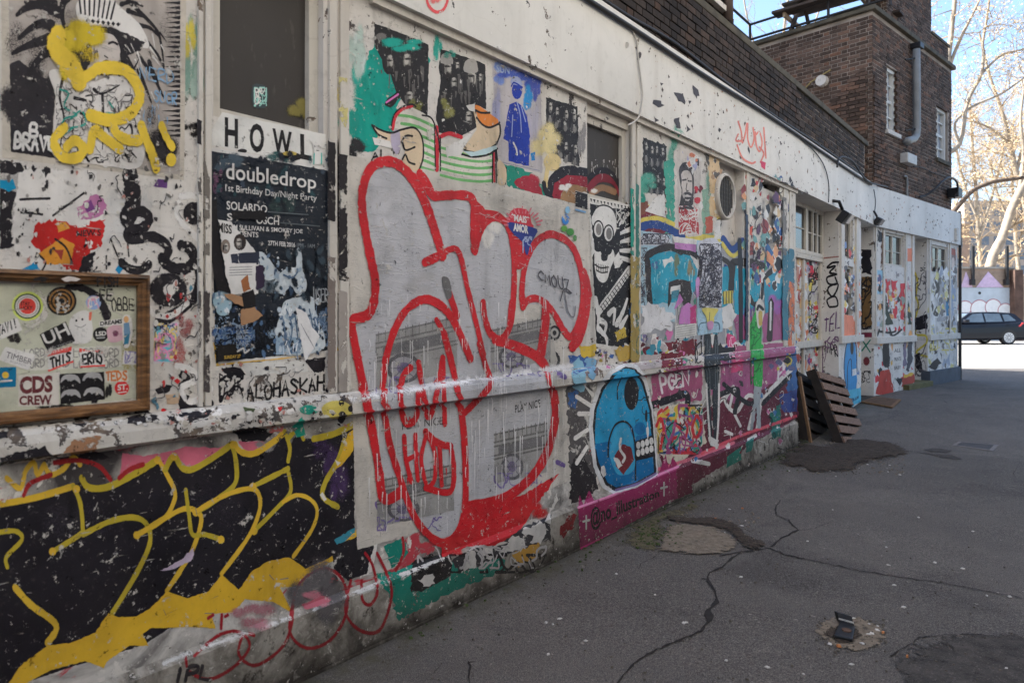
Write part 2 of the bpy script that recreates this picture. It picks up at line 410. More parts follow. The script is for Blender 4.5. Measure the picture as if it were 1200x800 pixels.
mb = MB(); W1.box(mb, uR1b, uq0, -.45, 0, -.3, Z_F); W1.box(mb, uq1, uR2, -.45, 0, -.3, Z_F)
W1.box(mb, uq0, uq1, -.45, 0, -.3, zr0); W1.box(mb, uq0, uq1, -.45, 0, zr1, zq0); W1.box(mb, uq0, uq1, -.45, 0, zq1, Z_F)
mb.build('pier', MW_UP, B)
mb = MB(); W1.box(mb, uR1b, uR2, -.05, .045, Z_L0+.07, Z_L1+.06); mb.build('sill', MW_POST, B, bevel=.008)
window(W1, uq0, uq1, zq0, zq1, .03, .035, M_GLASS); window(W1, uq0, uq1, zr0, zr1, .03, .035, M_GLASS)
for a, b in ((983.5, 986.5), (1001.5, 1004)):
    mb = MB(); W1.box(mb, W1.U(a), W1.U(b), -.02, .03, Z_L1+.06, Z_F); mb.build('post', MW_POST, B)
mb = MB(); W1.box(mb, uR2, UB+.1, -.6, -.35, -.3, Z_F); mb.build('recess_back', MW_UP, B)
# wall 2
sA, sB = W2.U(1071), W2.U(1087)
def pier2(s0, s1, win, back=-.45):
    (wa, wb, zz0, zz1) = win
    mb = MB(); W2.box(mb, s0, wa, back, 0, Z_L1, Z_F); W2.box(mb, wb, s1, back, 0, Z_L1, Z_F)
    W2.box(mb, wa, wb, back, 0, Z_L1, zz0); W2.box(mb, wa, wb, back, 0, zz1, Z_F); mb.build('pier', MW_UP, B)
    mb = MB(); W2.box(mb, s0, s1, back, .004, -.3, Z_L0); mb.build('lower_wall', MW_UP, B)
    mb = MB(); W2.box(mb, s0, s1, back, .055, Z_L0, Z_L1); mb.build('sill', MW_POST, B, bevel=.01)
wa, wb = W2.U(1036.5), W2.U(1059.5)
pier2(0, sA, (wa, wb, W2.hit(1048, 312)[1], W2.hit(1048, 274)[1]))
window(W2, wa, wb, W2.hit(1048, 312)[1], W2.hit(1048, 274)[1], .03, .04, M_GLASS, (.5,), (.45,))
wc, wd = W2.U(1092), W2.U(1111)
pier2(sB, U2E, (wc, wd, W2.hit(1101, 321)[1], W2.hit(1101, 288)[1]))
window(W2, wc, wd, W2.hit(1101, 321)[1], W2.hit(1101, 288)[1], .03, .04, M_GLASS, (.5,), (.5,))
mb = MB(); W2.box(mb, sA, sB, -.6, -.4, -.3, Z_F); mb.build('recess_back', MW_UP, B)
for a, b in ((1025, 1026.5), (1034, 1036), (1060, 1062), (1068, 1070.5), (1088, 1090), (1112, 1113.5)):
    mb = MB(); W2.box(mb, W2.U(a), W2.U(b), -.02, .02, Z_L1, Z_F); mb.build('post', MW_POST, B)
mb = MB(); W2.box(mb, sB-.02, U2E+.02, -.1, .05, -.3, W2.hit(1105, 432)[1]); mb.build('plinth', simple('slate_blue_plinth_paint', C(70, 74, 84), .7, .35, 4), B)
mb = MB(); W2.box(mb, W2.U(1058), sB-.02, -.3, .10, -.1, GR+.09); mb.build('step', simple('mossy_step_concrete', C(96, 90, 58), .9, .4, 6), B, bevel=.01)
# pipe down the far corner
mb = MB(); mb.tube([W2.at(U2E+.05, .1, .03), W2.at(U2E+.05, Z_T-.03, .03), W2.at(U2E+.0, Z_T+.03, .03)], .03, 8); mb.build('corner_pipe', M_CABLE, B)
# cables and lamps fixed to the fascia
def cable(pts, r, mat, parent, name='cable'):
    mb = MB(); out = []
    P = [Vector(p) for p in pts]; P = [P[0]]+P+[P[-1]]
    for i in range(1, len(P)-2):
        for k in range(6):
            t = k/6; a, b, c, d = P[i-1], P[i], P[i+1], P[i+2]
            out.append(.5*((2*b)+(c-a)*t+(2*a-5*b+4*c-d)*t*t+(3*b-a-3*c+d)*t**3))
    out.append(P[-1]); mb.tube(out, r, 6); return mb.build(name, mat, parent, smooth=True)
def wp(px, py, off, wall=W1):
    u, z = wall.hit(px, py, off); return wall.at(u, z, off)
pts = [wp(x, y+R.uniform(-.6, .6), .075) for x, y in ((650, -26), (690, 1), (730, 26), (763, 48), (800, 72), (845, 101), (890, 129), (930, 155), (970, 183), (1000, 203), (1021, 217))]
cable(pts, .016, M_CABLE, B)
pts = [wp(x, y, -.06) for x, y in ((690, -12), (735, 18), (790, 50), (850, 96), (905, 134), (960, 170), (1010, 205))]
cable(pts, .012, M_CABLE, B)
cable([wp(x, y, .065) for x, y in ((739, 31), (746, 48), (748, 70), (752, 100), (753, 118), (748, 138), (736, 147))], .006, M_PALECABLE, B)
cable([wp(x, y, .07) for x, y in ((938, 162), (955, 178), (966, 195), (971, 215), (971, 237))], .006, M_CABLE, B)
cable([wp(x, y, .07) for x, y in ((1024, 222), (1026, 236), (1025, 248))], .006, M_CABLE, B)
cable([wp(x, y, .1) for x, y in ((981, 196), (983, 186), (990, 184), (1000, 190), (1010, 205), (1020, 214), (1040, 219))], .012, M_CABLE, B)
mb = MB(); mb.tube([wp(697+x, 0+y, .06) for x, y in ((37, 53), (37.4, 53.2))], .02, 10); mb.build('fixing_boss', M_PALECABLE, B)
def spotlight(px, py, s, wall, label):
    p = wp(px, py, .10, wall); t = empty('flood_lamp', label, 'lamp', loc=p)
    d = wall.d; n = wall.n; D = Vector((d.x, d.y, 0)); N = Vector((n.x, n.y, 0)); Z = Vector((0, 0, 1))
    mb = MB(); c = [D*.10*a+N*(.02+.0*b)+Z*.0 for a, b in ()]
    def bx(c, a, b, cc, h):
        h0 = [c-a-b-cc, c+a-b-cc, c+a+b-cc, c-a+b-cc, c-a-b+cc, c+a-b+cc, c+a+b+cc, c-a+b+cc]; h.hexa([q*s for q in h0])
    bx(D*.03-Z*.09+N*.05, D*.085, (N*.8-Z*.6)*.045, (Z*.8+N*.6)*.075, mb); mb.build('lamp_body', M_DARK, t, bevel=.004)
    mb = MB(); bx(D*.03-Z*.12+N*.12, D*.07, (N*.8-Z*.6)*.006, (Z*.8+N*.6)*.06, mb); mb.build('lens', simple('lamp_lens', C(120, 120, 122), .2), t)
    mb = MB(); mb.tube([q*s for q in (-D*.12+Z*.10-N*.05, -D*.07+Z*.09+N*.02, D*.0+Z*.0+N*.04)], .02*s, 8); mb.build('bracket', M_DARK, t, smooth=True)
spotlight(983, 246, 1.05, W1, 'black flood lamp on bracket above the first recessed door')
spotlight(1025, 254, .8, W2, 'small dark lamp hanging on cable below the fascia bend')
mb = MB(); W2.box(mb, W2.U(1114.5), W2.U(1117), .057, .10, W2.hit(1116, 283)[1], W2.hit(1116, 268)[1]); mb.build('wall_box', MW_POST, B, bevel=.006)

# ------------------------------------------------------------------ brickwork
BL, BH, BJ = .185, .052, .011
_bm = {}
def brick_mesh(kind):
    if kind not in _bm:
        L = BL if kind == 's' else .087
        mb = MB(); mb.box(-L/2, L/2, -.03, .006, -BH/2, BH/2)
        me = bpy.data.meshes.new('brick'); me.from_pydata(mb.v, [], mb.f); me.materials.append(None); _bm[kind] = me
    return _bm[kind]
def brick_face(origin, du, nrm, width, z0, z1, holes=(), out=None, seed=1):
    rr = random.Random(seed); du = Vector(du); nrm = Vector(nrm); rows = int((z1-z0+.005)/(BH+BJ))
    for r in range(rows):
        z = z0+(r+.5)*(BH+BJ); u = -(.16 if r % 2 else .0); k = 0
        while u < width:
            L = BL if k % 2 == 0 else .087
            a, b = max(0, u), min(width, u+L); k += 1; u += L+BJ
            if b-a < .012: continue
            c = (a+b)/2
            if any(h[0]-.01 < c < h[1]+.01 and h[2] < z < h[3] for h in holes): continue
            p = origin+du*c; out.append((Vector((p.x, p.y, z)), du, nrm, b-a, 's' if L == BL else 'h', rr.uniform(-.004, .004)))
def place_bricks(bricks, parent, mat, keyfn, limit=300):
    full = [b for b in bricks if abs(b[3]-(BL if b[4] == 's' else .087)) < 1e-4]
    full.sort(key=keyfn); single = set(id(b) for b in full[:limit])
    for k in _bm: pass
    for b in full[:limit]:
        me = brick_mesh(b[4]); key = (b[4], mat.name)
        if key not in _bm:
            _bm[key] = me.copy(); _bm[key].materials.clear(); _bm[key].materials.append(mat)
        o = bpy.data.objects.new('brick', _bm[key]); COL.objects.link(o); o.parent = parent
        q = b[0]+Vector((b[2].x, b[2].y, 0))*b[5]
        o.matrix_world = Matrix(((b[1].x, -b[2].x, 0, q.x), (b[1].y, -b[2].y, 0, q.y), (0, 0, 1, q.z), (0, 0, 0, 1)))
    mb = MB()
    for b in bricks:
        if id(b) in single: continue
        c, du, n, L = b[0], Vector((b[1].x, b[1].y, 0)), Vector((b[2].x, b[2].y, 0)), b[3]
        a0, a1 = c-du*L/2, c+du*L/2; o0, o1 = n*(-.03), n*(.006+b[5]); h = Vector((0, 0, BH/2))
        mb.hexa([a0+o1-h, a1+o1-h, a1+o0-h, a0+o0-h, a0+o1+h, a1+o1+h, a1+o0+h, a0+o0+h])
    o = mb.build('brickwork', mat, parent); o['kind'] = 'stuff'; return o
def seen(b):                                               # nearest bricks inside the picture first
    p = b[0]; x = CX+p.x/p.y*FPX; y = HY-(p.z-EYE)/p.y*FPX
    return p.length+(0 if -10 < x < 1210 and -10 < y < 810 else 1000)
# near brick storey: parapet with coping and the taller house wall over it
BS = empty('brick_storey', 'sooty brick parapet and upper storey above the white fascia', 'building')
OFF = -.10
zc = W1.hit(860, 36, OFF)[1]
uT = W1.U(852, -.2)
mb = MB(); W1.box(mb, U0, UB-.16, OFF-.25, OFF, Z_T-.02, zc-.06); W1.box(mb, U0, uT, -9, OFF-.06, zc-.06, 7.2); mb.build('mortar_wall', M_MORTAR, BS)
bricks = []
o1 = W1.at(2.0, 0, OFF)
brick_face(W1.at(1.2, 0, OFF).xy, W1.d, W1.n, UB-.2-1.2, Z_T+.005, zc-.065, (), bricks, 3)
brick_face(W1.at(1.2, 0, OFF-.06).xy, W1.d, W1.n, uT-1.2, zc+.02, 5.6, (), bricks, 4)
place_bricks(bricks, BS, M_BRICK, seen)
mb = MB(); W1.box(mb, U0, UB-.05, OFF-.28, OFF+.035, zc-.06, zc+.01); mb.build('coping', M_COPING, BS, bevel=.008)
mb = MB(); W1.box(mb, uT-2.2, uT-.2, OFF-.06, OFF+.02, W1.hit(842, 8, OFF)[1], W1.hit(842, 8, OFF)[1]+.05); mb.build('window_sill', MW_POST, BS)
mb = MB(); up = W1.U(851, OFF+.0)
mb.tube([W1.at(up, zc+.02, OFF+.02), W1.at(up, zc+.28, OFF+.02), W1.at(up+.02, zc+.36, OFF+.05), W1.at(up+.05, zc+.48, OFF+.06), W1.at(up+.05, 5.5, OFF+.06)], .045, 10)
mb.build('downpipe', simple('brown_painted_pipe', C(84, 70, 62), .6), BS, smooth=True)

# ------------------------------------------------------------------ unseen buildings added outside the picture to shade and bounce light
OP = empty('added_bounce_block', 'unseen tall cream building added on the right to bounce light', 'building')  # added off-frame so its sunlit face bounces light onto the wall
M_CREAM = simple('cream_render', C(186, 180, 170), .9, .15, 1.2)
mb = MB(); W1.box(mb, -9, 8.5, 5.0, 13, 3.2, 12); mb.build('wall', M_CREAM, OP)
mb = MB(); W1.box(mb, -9, 8.5, 4.95, 13, -.3, 3.199); mb.build('base_wall', simple('low_bounce_brick_base', C(60, 52, 47), .9, .35, 4), OP)  # base kept dark so the foot of the added building bounces little light
for r_ in range(4):
    for k in range(6):
        mb = MB(); u = -7.6+k*2.9; W1.box(mb, u, u+1.2, 4.9, 5.05, .9+r_*2.7, 2.6+r_*2.7); mb.build('window', M_GLASS, OP)
TBK = empty('added_shade_block', 'unseen tall block added behind the painted building to shade the brick tower', 'building')  # unseen block added to keep the brick tower's left face in shade
_e = Vector((-.966, .259)); _p = Vector((.259, .966)); _c = Vector((5.6, 11.0))
def tbp(s_, t_, z): q = _c+_e*s_+_p*t_; return Vector((q.x, q.y, z))
mb = MB(); mb.hexa([tbp(s_, t_, z) for z in (0, 17) for s_, t_ in ((6.5, -2.0), (16, -2.0), (16, 4.1), (6.5, 4.1))]); mb.build('wall', M_MORTAR, TBK)

# ------------------------------------------------------------------ brick tower behind the bend
BT = empty('brick_tower', 'brown brick stair tower with roof terrace beyond the white fascia', 'building')
OT = -.10
cT = W2.U(1022, OT); zT = W2.hit(1021.5, 12.5, OT)[1]
LEFT = -W2.d; BACK = -W2.n
corner = W2.at(cT, 0, OT).xy; TD = 6.0
T2 = Wall(corner+BACK*TD, -BACK)                    # left face of the tower, u runs towards the corner, outside = ?
if T2.n.dot(LEFT) < 0: T2.n = -T2.n
widthR = U2E-.03-cT
def tw(px, py, off=OT): return W2.hit(px, py, off)
holes = []
wins = [((1038.5, 84), (1051.5, 152)), ((1097, 131), (1110.5, 185))]
for (x0, y0), (x1, y1) in wins:
    a, zb_ = tw(x0, y1); b, zt_ = tw(x1, y0)
    holes.append((a-cT, b-cT, min(tw(x0, y1)[1], tw(x1, y1)[1])-.0, zt_+.0))
mb = MB()
# mortar body, with window openings left as recesses
def mortar_right(zlo, zhi):
    us = sorted(set([0, widthR]+[h[0] for h in holes]+[h[1] for h in holes]))
    for i in range(len(us)-1):
        a, b = us[i], us[i+1]; mid = (a+b)/2; hh = [h for h in holes if h[0] < mid < h[1]]
        if hh:
            W2.box(mb, cT+a, cT+b, OT-.4, OT, zlo, hh[0][2]); W2.box(mb, cT+a, cT+b, OT-.4, OT, hh[0][3], zhi)
            W2.box(mb, cT+a, cT+b, OT-.4, OT-.16, hh[0][2], hh[0][3])
        else: W2.box(mb, cT+a, cT+b, OT-.4, OT, zlo, zhi)
mortar_right(3.3, zT)
W2.box(mb, cT, cT+widthR, OT-TD, OT-.4, 3.3, zT)
mb.build('mortar_wall', M_MORTAR, BT)
bricks = []
brick_face(corner, W2.d, W2.n, widthR, Z_T-.05, zT-.01, holes, bricks, 5)
brick_face(corner+BACK*4.2, -BACK, LEFT, 4.2, 3.5, zT-.01, (), bricks, 6)
# upper block on the roof
ub0, ub1, ub2 = W2.U(1039, OT-.18), W2.U(1091, OT-.18), W2.U(1111, OT-.18)
zb2 = W2.hit(1101, 48, OT-.18)[1]
mb = MB(); W2.box(mb, ub0, ub1, OT-.55, OT-.18, zT, 9.2); W2.box(mb, ub1, ub2, OT-.55, OT-.18, zT, zb2); mb.build('roof_block', M_MORTAR, BT)
brick_face(W2.at(ub0, 0, OT-.18).xy, W2.d, W2.n, ub1-ub0, zT+.09, 8.6, (), bricks, 7)
brick_face(W2.at(ub1, 0, OT-.18).xy, W2.d, W2.n, ub2-ub1, zT+.09, zb2, (), bricks, 8)
brick_face(W2.at(ub0, 0, OT-.18).xy+BACK*.37, -BACK, LEFT, .37, zT+.09, 8.6, (), bricks, 9)
place_bricks(bricks, BT, M_BRICK_T, seen)
mb = MB(); W2.box(mb, cT-.07, cT+widthR+.06, OT-.35, OT+.07, zT, zT+.075); W2.box(mb, cT-.07, cT+.30, OT-TD, OT-.35, zT, zT+.075)
mb.build('coping', M_COPING, BT, bevel=.01)
mb = MB(); W2.box(mb, ub1-.0, ub2+.03, OT-.58, OT-.15, zb2, zb2+.05); mb.build('block_coping', M_COPING, BT)
for h in holes:
    a, b = cT+h[0], cT+h[1]; z0, z1 = h[2], h[3]; fw = .06
    mb = MB(); W2.box(mb, a, a+fw, OT-.15, OT-.04, z0, z1); W2.box(mb, b-fw, b, OT-.15, OT-.04, z0, z1)
    W2.box(mb, a+fw, b-fw, OT-.15, OT-.042, z0, z0+fw); W2.box(mb, a+fw, b-fw, OT-.15, OT-.042, z1-fw, z1)
    wo = mb.build('window', simple('white_sash_paint', C(198, 196, 190), .5, .12), BT, bevel=.003)
    mb = MB(); W2.box(mb, a+fw, b-fw, OT-.12, OT-.11, z0+fw, z1-fw); mb.build('pane', simple('sky_window_glass', C(150, 156, 164), .1, .35, 3, bump=0, spec=.7), wo)
    mb = MB(); um_ = (a+b)/2
    W2.box(mb, um_-.012, um_+.012, OT-.11, OT-.07, z0+fw, z1-fw)
    for t in (.25, .5, .75):
        zz = z0+(z1-z0)*t; W2.box(mb, a+fw, b-fw, OT-.108, OT-.072, zz-(.012 if t != .5 else .025), zz+(.012 if t != .5 else .025))
    mb.build('glazing_bars', simple('white_sash_paint', None), wo)
    mb = MB(); W2.box(mb, a-.05, b+.05, OT-.14, OT+.05, z0-.07, z0-.001); mb.build('window_sill', M_COPING if h is holes[1] else MW_POST, BT, bevel=.005)
# downpipe with hopper
def tp(px, py, off=OT+.09): u, z = W2.hit(px, py, off); return W2.at(u, z, off)
mb = MB(); mb.tube([tp(1074, 58), tp(1074.3, 100), tp(1074.6, 150), tp(1074, 158), tp(1071, 163), tp(1064, 165), tp(1062, 167)], .062, 12); dp = mb.build('downpipe', simple('grey_soil_pipe', C(128, 128, 126), .5, .2), BT, smooth=True)
mb = MB(); u, z = W2.hit(1074.3, 55, OT+.08); W2.box(mb, u-.10, u+.10, OT, OT+.17, z-.04, z+.05); mb.build('hopper', M_DARK, dp, bevel=.01)
mb = MB()
for y in (69, 152): mb.tube([tp(1061, y+1, OT+.02), tp(1068, y, OT+.06), tp(1074, y-1, OT+.09)], .012, 6)
mb.build('pipe_bracket', M_DARK, dp)
mb = MB(); u0_, z1_ = W2.hit(1058, 179, OT+.05); u1_, z0_ = W2.hit(1069, 195, OT+.05); W2.box(mb, u0_, u1_, OT, OT+.13, z0_, z1_); mb.build('meter_box', simple('pale_meter_box', C(176, 172, 166), .5, .15), BT, bevel=.012)
cable([tp(1059.5, 207, OT+.03), tp(1062, 207, OT+.03), tp(1063, 215, OT+.03), tp(1063, 228, OT+.03), tp(1066, 232, OT+.03), tp(1090, 241, OT+.03), tp(1117, 251, OT+.03)], .018, M_STEEL, BT, 'conduit')
cable([tp(1077, 231, OT+.06), tp(1085, 229, OT+.10), tp(1096, 221, OT+.2), tp(1105, 212, OT+.25), tp(1113, 208, OT+.25), tp(1121, 213, OT+.22), tp(1122, 224, OT+.2), tp(1118, 232, OT+.15)], .02, M_CABLE, BT)
cable([tp(1070, 195, OT+.03), tp(1082, 197, OT+.03), tp(1095, 203, OT+.03), tp(1116, 209, OT+.03)], .008, M_CABLE, BT)
mb = MB(); u, z = W2.hit(1117, 226, OT+.1); W2.box(mb, u-.10, u+.16, OT+.02, OT+.22, z-.10, z+.09); mb.build('junction_box', M_DARK, BT, bevel=.02)
# a small round lamp and a stick on the left face
lf = corner+BACK*1.05
def lp(s, z, o): q = corner+BACK*s+LEFT*o; return Vector((q.x, q.y, z))
mb = MB(); zl = 1.45+(371-92)*11.6/820
mb.tube([lp(.78, zl, -.02), lp(.78, zl, .10)], [.10, .09], 14); mb.build('bulkhead_lamp', MW_POST, BT)
mb = MB(); mb.tube([lp(1.42, zl-.36, .05), lp(.95, zl+.02, .08), lp(.62, zl+.14, .08)], .012, 6); mb.build('stick', simple('pale_stick', C(150, 132, 84), .7), BT)
mb = MB(); q0 = lp(1.95, zl+.02, .005)
W = [lp(1.95, zl-.02, .012), lp(1.80, zl-.02, .012), lp(1.80, zl+.10, .012), lp(1.95, zl+.10, .012)]
mb.hexa([W[0], W[1], W[1]+Vector((.02, .02, 0)), W[0]+Vector((.02, .02, 0)), W[3], W[2], W[2]+Vector((.02, .02, 0)), W[3]+Vector((.02, .02, 0))]); mb.build('air_brick', MW_POST, BT)
# terrace wing carrying the near railing, hidden behind the parapet
wing = corner+BACK*2.05
mb = MB()
def wpnt(a, b, z): q = wing+BACK*a-W1.d*b; return Vector((q.x, q.y, z))
mb.hexa([wpnt(0, 3.0, 3.3), wpnt(0, .02, 3.3), wpnt(4, .02, 3.3), wpnt(4, 3.0, 3.3), wpnt(0, 3.0, 5.35), wpnt(0, .02, 5.35), wpnt(4, .02, 5.35), wpnt(4, 3.0, 5.35)])
mb.build('terrace_wing', M_MORTAR, BT)
RL = empty('roof_railing', 'thin black metal railing along the roof terrace edge', 'railing', loc=wpnt(0, 0, 5.35))
base_r = RL.location.copy()
def rail(name, pts, r):
    mb = MB(); mb.tube([Vector(p)-base_r for p in pts], r, 8); return mb.build(name, M_CABLE, RL)
def top_pt(s, z, o=-.16): return lp(s, z, o)
def ystep(px, py, Y): return EYE-(py-HY)/FPX*Y
zr1_ = ystep(875, 22, 12.5); zr2_ = ystep(875, 40, 12.5)
cR = lp(2.12, 0, -.02)
for nm, zz in (('top_rail', zr1_), ('mid_rail', zr2_)):
    rail(nm, [lp(2.12, zz, -.02), lp(-.3, zz, -.10)], .022)
    e = Vector((cR.x, cR.y, zz)); rail(nm, [e, e-Vector((W1.d.x, W1.d.y, 0))*2.6], .022)
for s_ in (2.12, .72, -.25): rail('post', [lp(s_, zT+.02 if s_ < 2 else 5.35, -.02 if s_ > 2 else -.06), lp(s_, zr1_+.02, -.02 if s_ > 2 else -.06)], .024)
for b_ in (1.2, 2.5):
    q = Vector((cR.x, cR.y, 0))-Vector((W1.d.x, W1.d.y, 0))*b_; rail('post', [(q.x, q.y, 5.35), (q.x, q.y, zr1_)], .024)
# picnic table on the tower roof
PT = empty('picnic_table', 'dark wooden picnic table standing on the tower roof', 'table', loc=lp(.85, zT+.0, -.75))
PT.rotation_euler = (0, 0, math.atan2(BACK.y, BACK.x)+.10); 
M_WOODD = simple('dark_weathered_timber', C(66, 54, 46), .8, .4, 9)
M_WOODP = simple('pale_timber_end', C(170, 150, 126), .8, .25, 9)
for k in range(5):
    mb = MB(); mb.box(-.85, .85, -.36+k*.146, -.36+k*.146+.135, .72, .76); mb.build('table_board', M_WOODD, PT)
for sy in (-1, 1):
    for k in range(2):
        mb = MB(); y0 = sy*(.62+k*.15)-.07; mb.box(-.85, .85, y0, y0+.135, .42, .46); mb.build('seat_board', M_WOODD, PT)
for sx in (-.6, .6):
    for sy in (-1, 1):
        mb = MB(); x0, x1 = sx-.02*sy-.022, sx-.02*sy+.022
        mb.hexa([(x0, sy*.72-.05, .0), (x1, sy*.72-.05, .0), (x1, sy*.72+.05, .0), (x0, sy*.72+.05, .0), (x0, sy*.2-.05, .72), (x1, sy*.2-.05, .72), (x1, sy*.2+.05, .72), (x0, sy*.2+.05, .72)])
        mb.build('leg', M_WOODD, PT)
    mb = MB(); mb.box(sx+.045, sx+.085, -.75, .75, .34, .42); mb.build('cross_beam', M_WOODP, PT)

# ------------------------------------------------------------------ far yard: wall, car, trees, buildings
def FP(px, py, Y): return Vector(((px-CX)/FPX*Y, Y, EYE-(py-HY)/FPX*Y))
YW = 36.5
GW = empty('yard_wall', 'sunlit yard wall with pale bubble letters and purple triangles', 'wall')
def far_box(name, x0, x1, y0, y1, Y, depth, mat, parent, bevel=0):
    a = FP(x0, y1, Y); b = FP(x1, y0, Y); mb = MB(); mb.box(a.x, b.x, Y, Y+depth, a.z, b.z); return mb.build(name, mat, parent, bevel=bevel)
M_TANB = simple('tan_rendered_brick', C(150, 130, 112), .9, .3, 3)
M_PALEB = simple('pale_blue_wall_paint', C(176, 182, 186), .8, .15, 2)
a = FP(1060, 0, YW); 
far_box('wall_lower', 1060, 1189, 337, 407, YW, .3, M_PALEB, GW)
far_box('wall_upper', 1060, 1189, 315, 336.8, YW+.02, .28, M_TANB, GW)
far_box('coping', 1060, 1190, 312.5, 314.8, YW-.06, .42, simple('pale_coping_stone', C(150, 144, 134), .9, .2), GW)
for x in (1141, 1181):
    far_box('post', x-1.4, x+1.4, 288, 333, YW-.2, .12, M_DARK, GW)
    far_box('post_foot', x-2.2, x+2.2, 327, 334, YW-.25, .2, M_DARK, GW)
far_box('pillar', 1189.5, 1199, 316, 407, YW-.4, .7, simple('dark_brick_pillar', C(86, 66, 56), .9, .4, 3), GW)
far_box('wall_lower', 1199.5, 1290, 322, 407, YW, .3, M_TANB, GW)
def far_poly(name, pts, Y, mat, parent, th=.004):
    P = [FP(x, y, Y) for x, y in pts]; bm = bmesh.new()
    f = bm.faces.new([bm.verts.new(p) for p in P]); bmesh.ops.triangulate(bm, faces=[f]); me = bpy.data.meshes.new(name); bm.to_mesh(me); bm.free()
    return link(name, me, mat, parent)
M_PURP = simple('lilac_wall_paint', C(196, 172, 194), .8, .2); M_ROSE = simple('rose_outline_paint', C(170, 110, 112), .8, .15); M_WHITEP = simple('white_wall_paint', C(214, 212, 208), .8, .1)
for t in (((1126, 336.6), (1132, 318), (1140, 336.6)), ((1144, 336.6), (1158, 318), (1176, 336.6)), ((1100, 336.6), (1110, 318), (1122, 336.6))): far_poly('triangle', t, YW-.0, M_PURP, GW)
def ellipse(cx, cy, rx, ry, n=28, a0=0, a1=2*math.pi): return [(cx+rx*math.cos(a0+(a1-a0)*i/n), cy+ry*math.sin(a0+(a1-a0)*i/n)) for i in range(n)]
for i, (cx, cy, rx, ry) in enumerate(((1131, 360, 9, 8), (1148, 362, 11, 11), (1164, 360, 10, 10), (1178, 364, 9, 9), (1112, 361, 10, 9))):
    far_poly('bubble_outline', ellipse(cx, cy, rx, ry), YW-.008-.004*i, M_ROSE, GW); far_poly('bubble', ellipse(cx, cy, rx-1, ry-1), YW-.010-.004*i, M_WHITEP, GW)
far_poly('black_ball', ellipse(1148, 343.3, 1.7, 1.7, 14), YW-.004, M_DARK, GW)
# block of flats beyond the trees
FB = empty('block_of_flats', 'pale many-windowed block of flats far beyond the trees', 'building')
YB = 95
far_box('wall', 1130, 1330, 235, 378, YB, 12, simple('pale_render', C(160, 146, 132), .9, .1, .4), FB)
for r in range(7):
    for c in range(11):
        x = 1137+c*14; y = 243+r*17
        wo = far_box('window', x, x+8, y, y+10, YB-.05, .2, simple('grey_far_glass', C(104, 110, 118), .2, .3, 1, bump=0), FB)
TB = empty('terrace_house', 'dim tan terrace of houses far behind the yard wall', 'building')
far_box('wall', 1040, 1136, 262, 378, 80, 10, simple('tan_far_brick', C(150, 128, 112), .9, .2, .5), TB)
for c in range(6):
    for r in range(3): far_box('window', 1046+c*15, 1053+c*15, 276+r*26, 290+r*26, 79.95, .2, simple('grey_far_glass', None), TB)
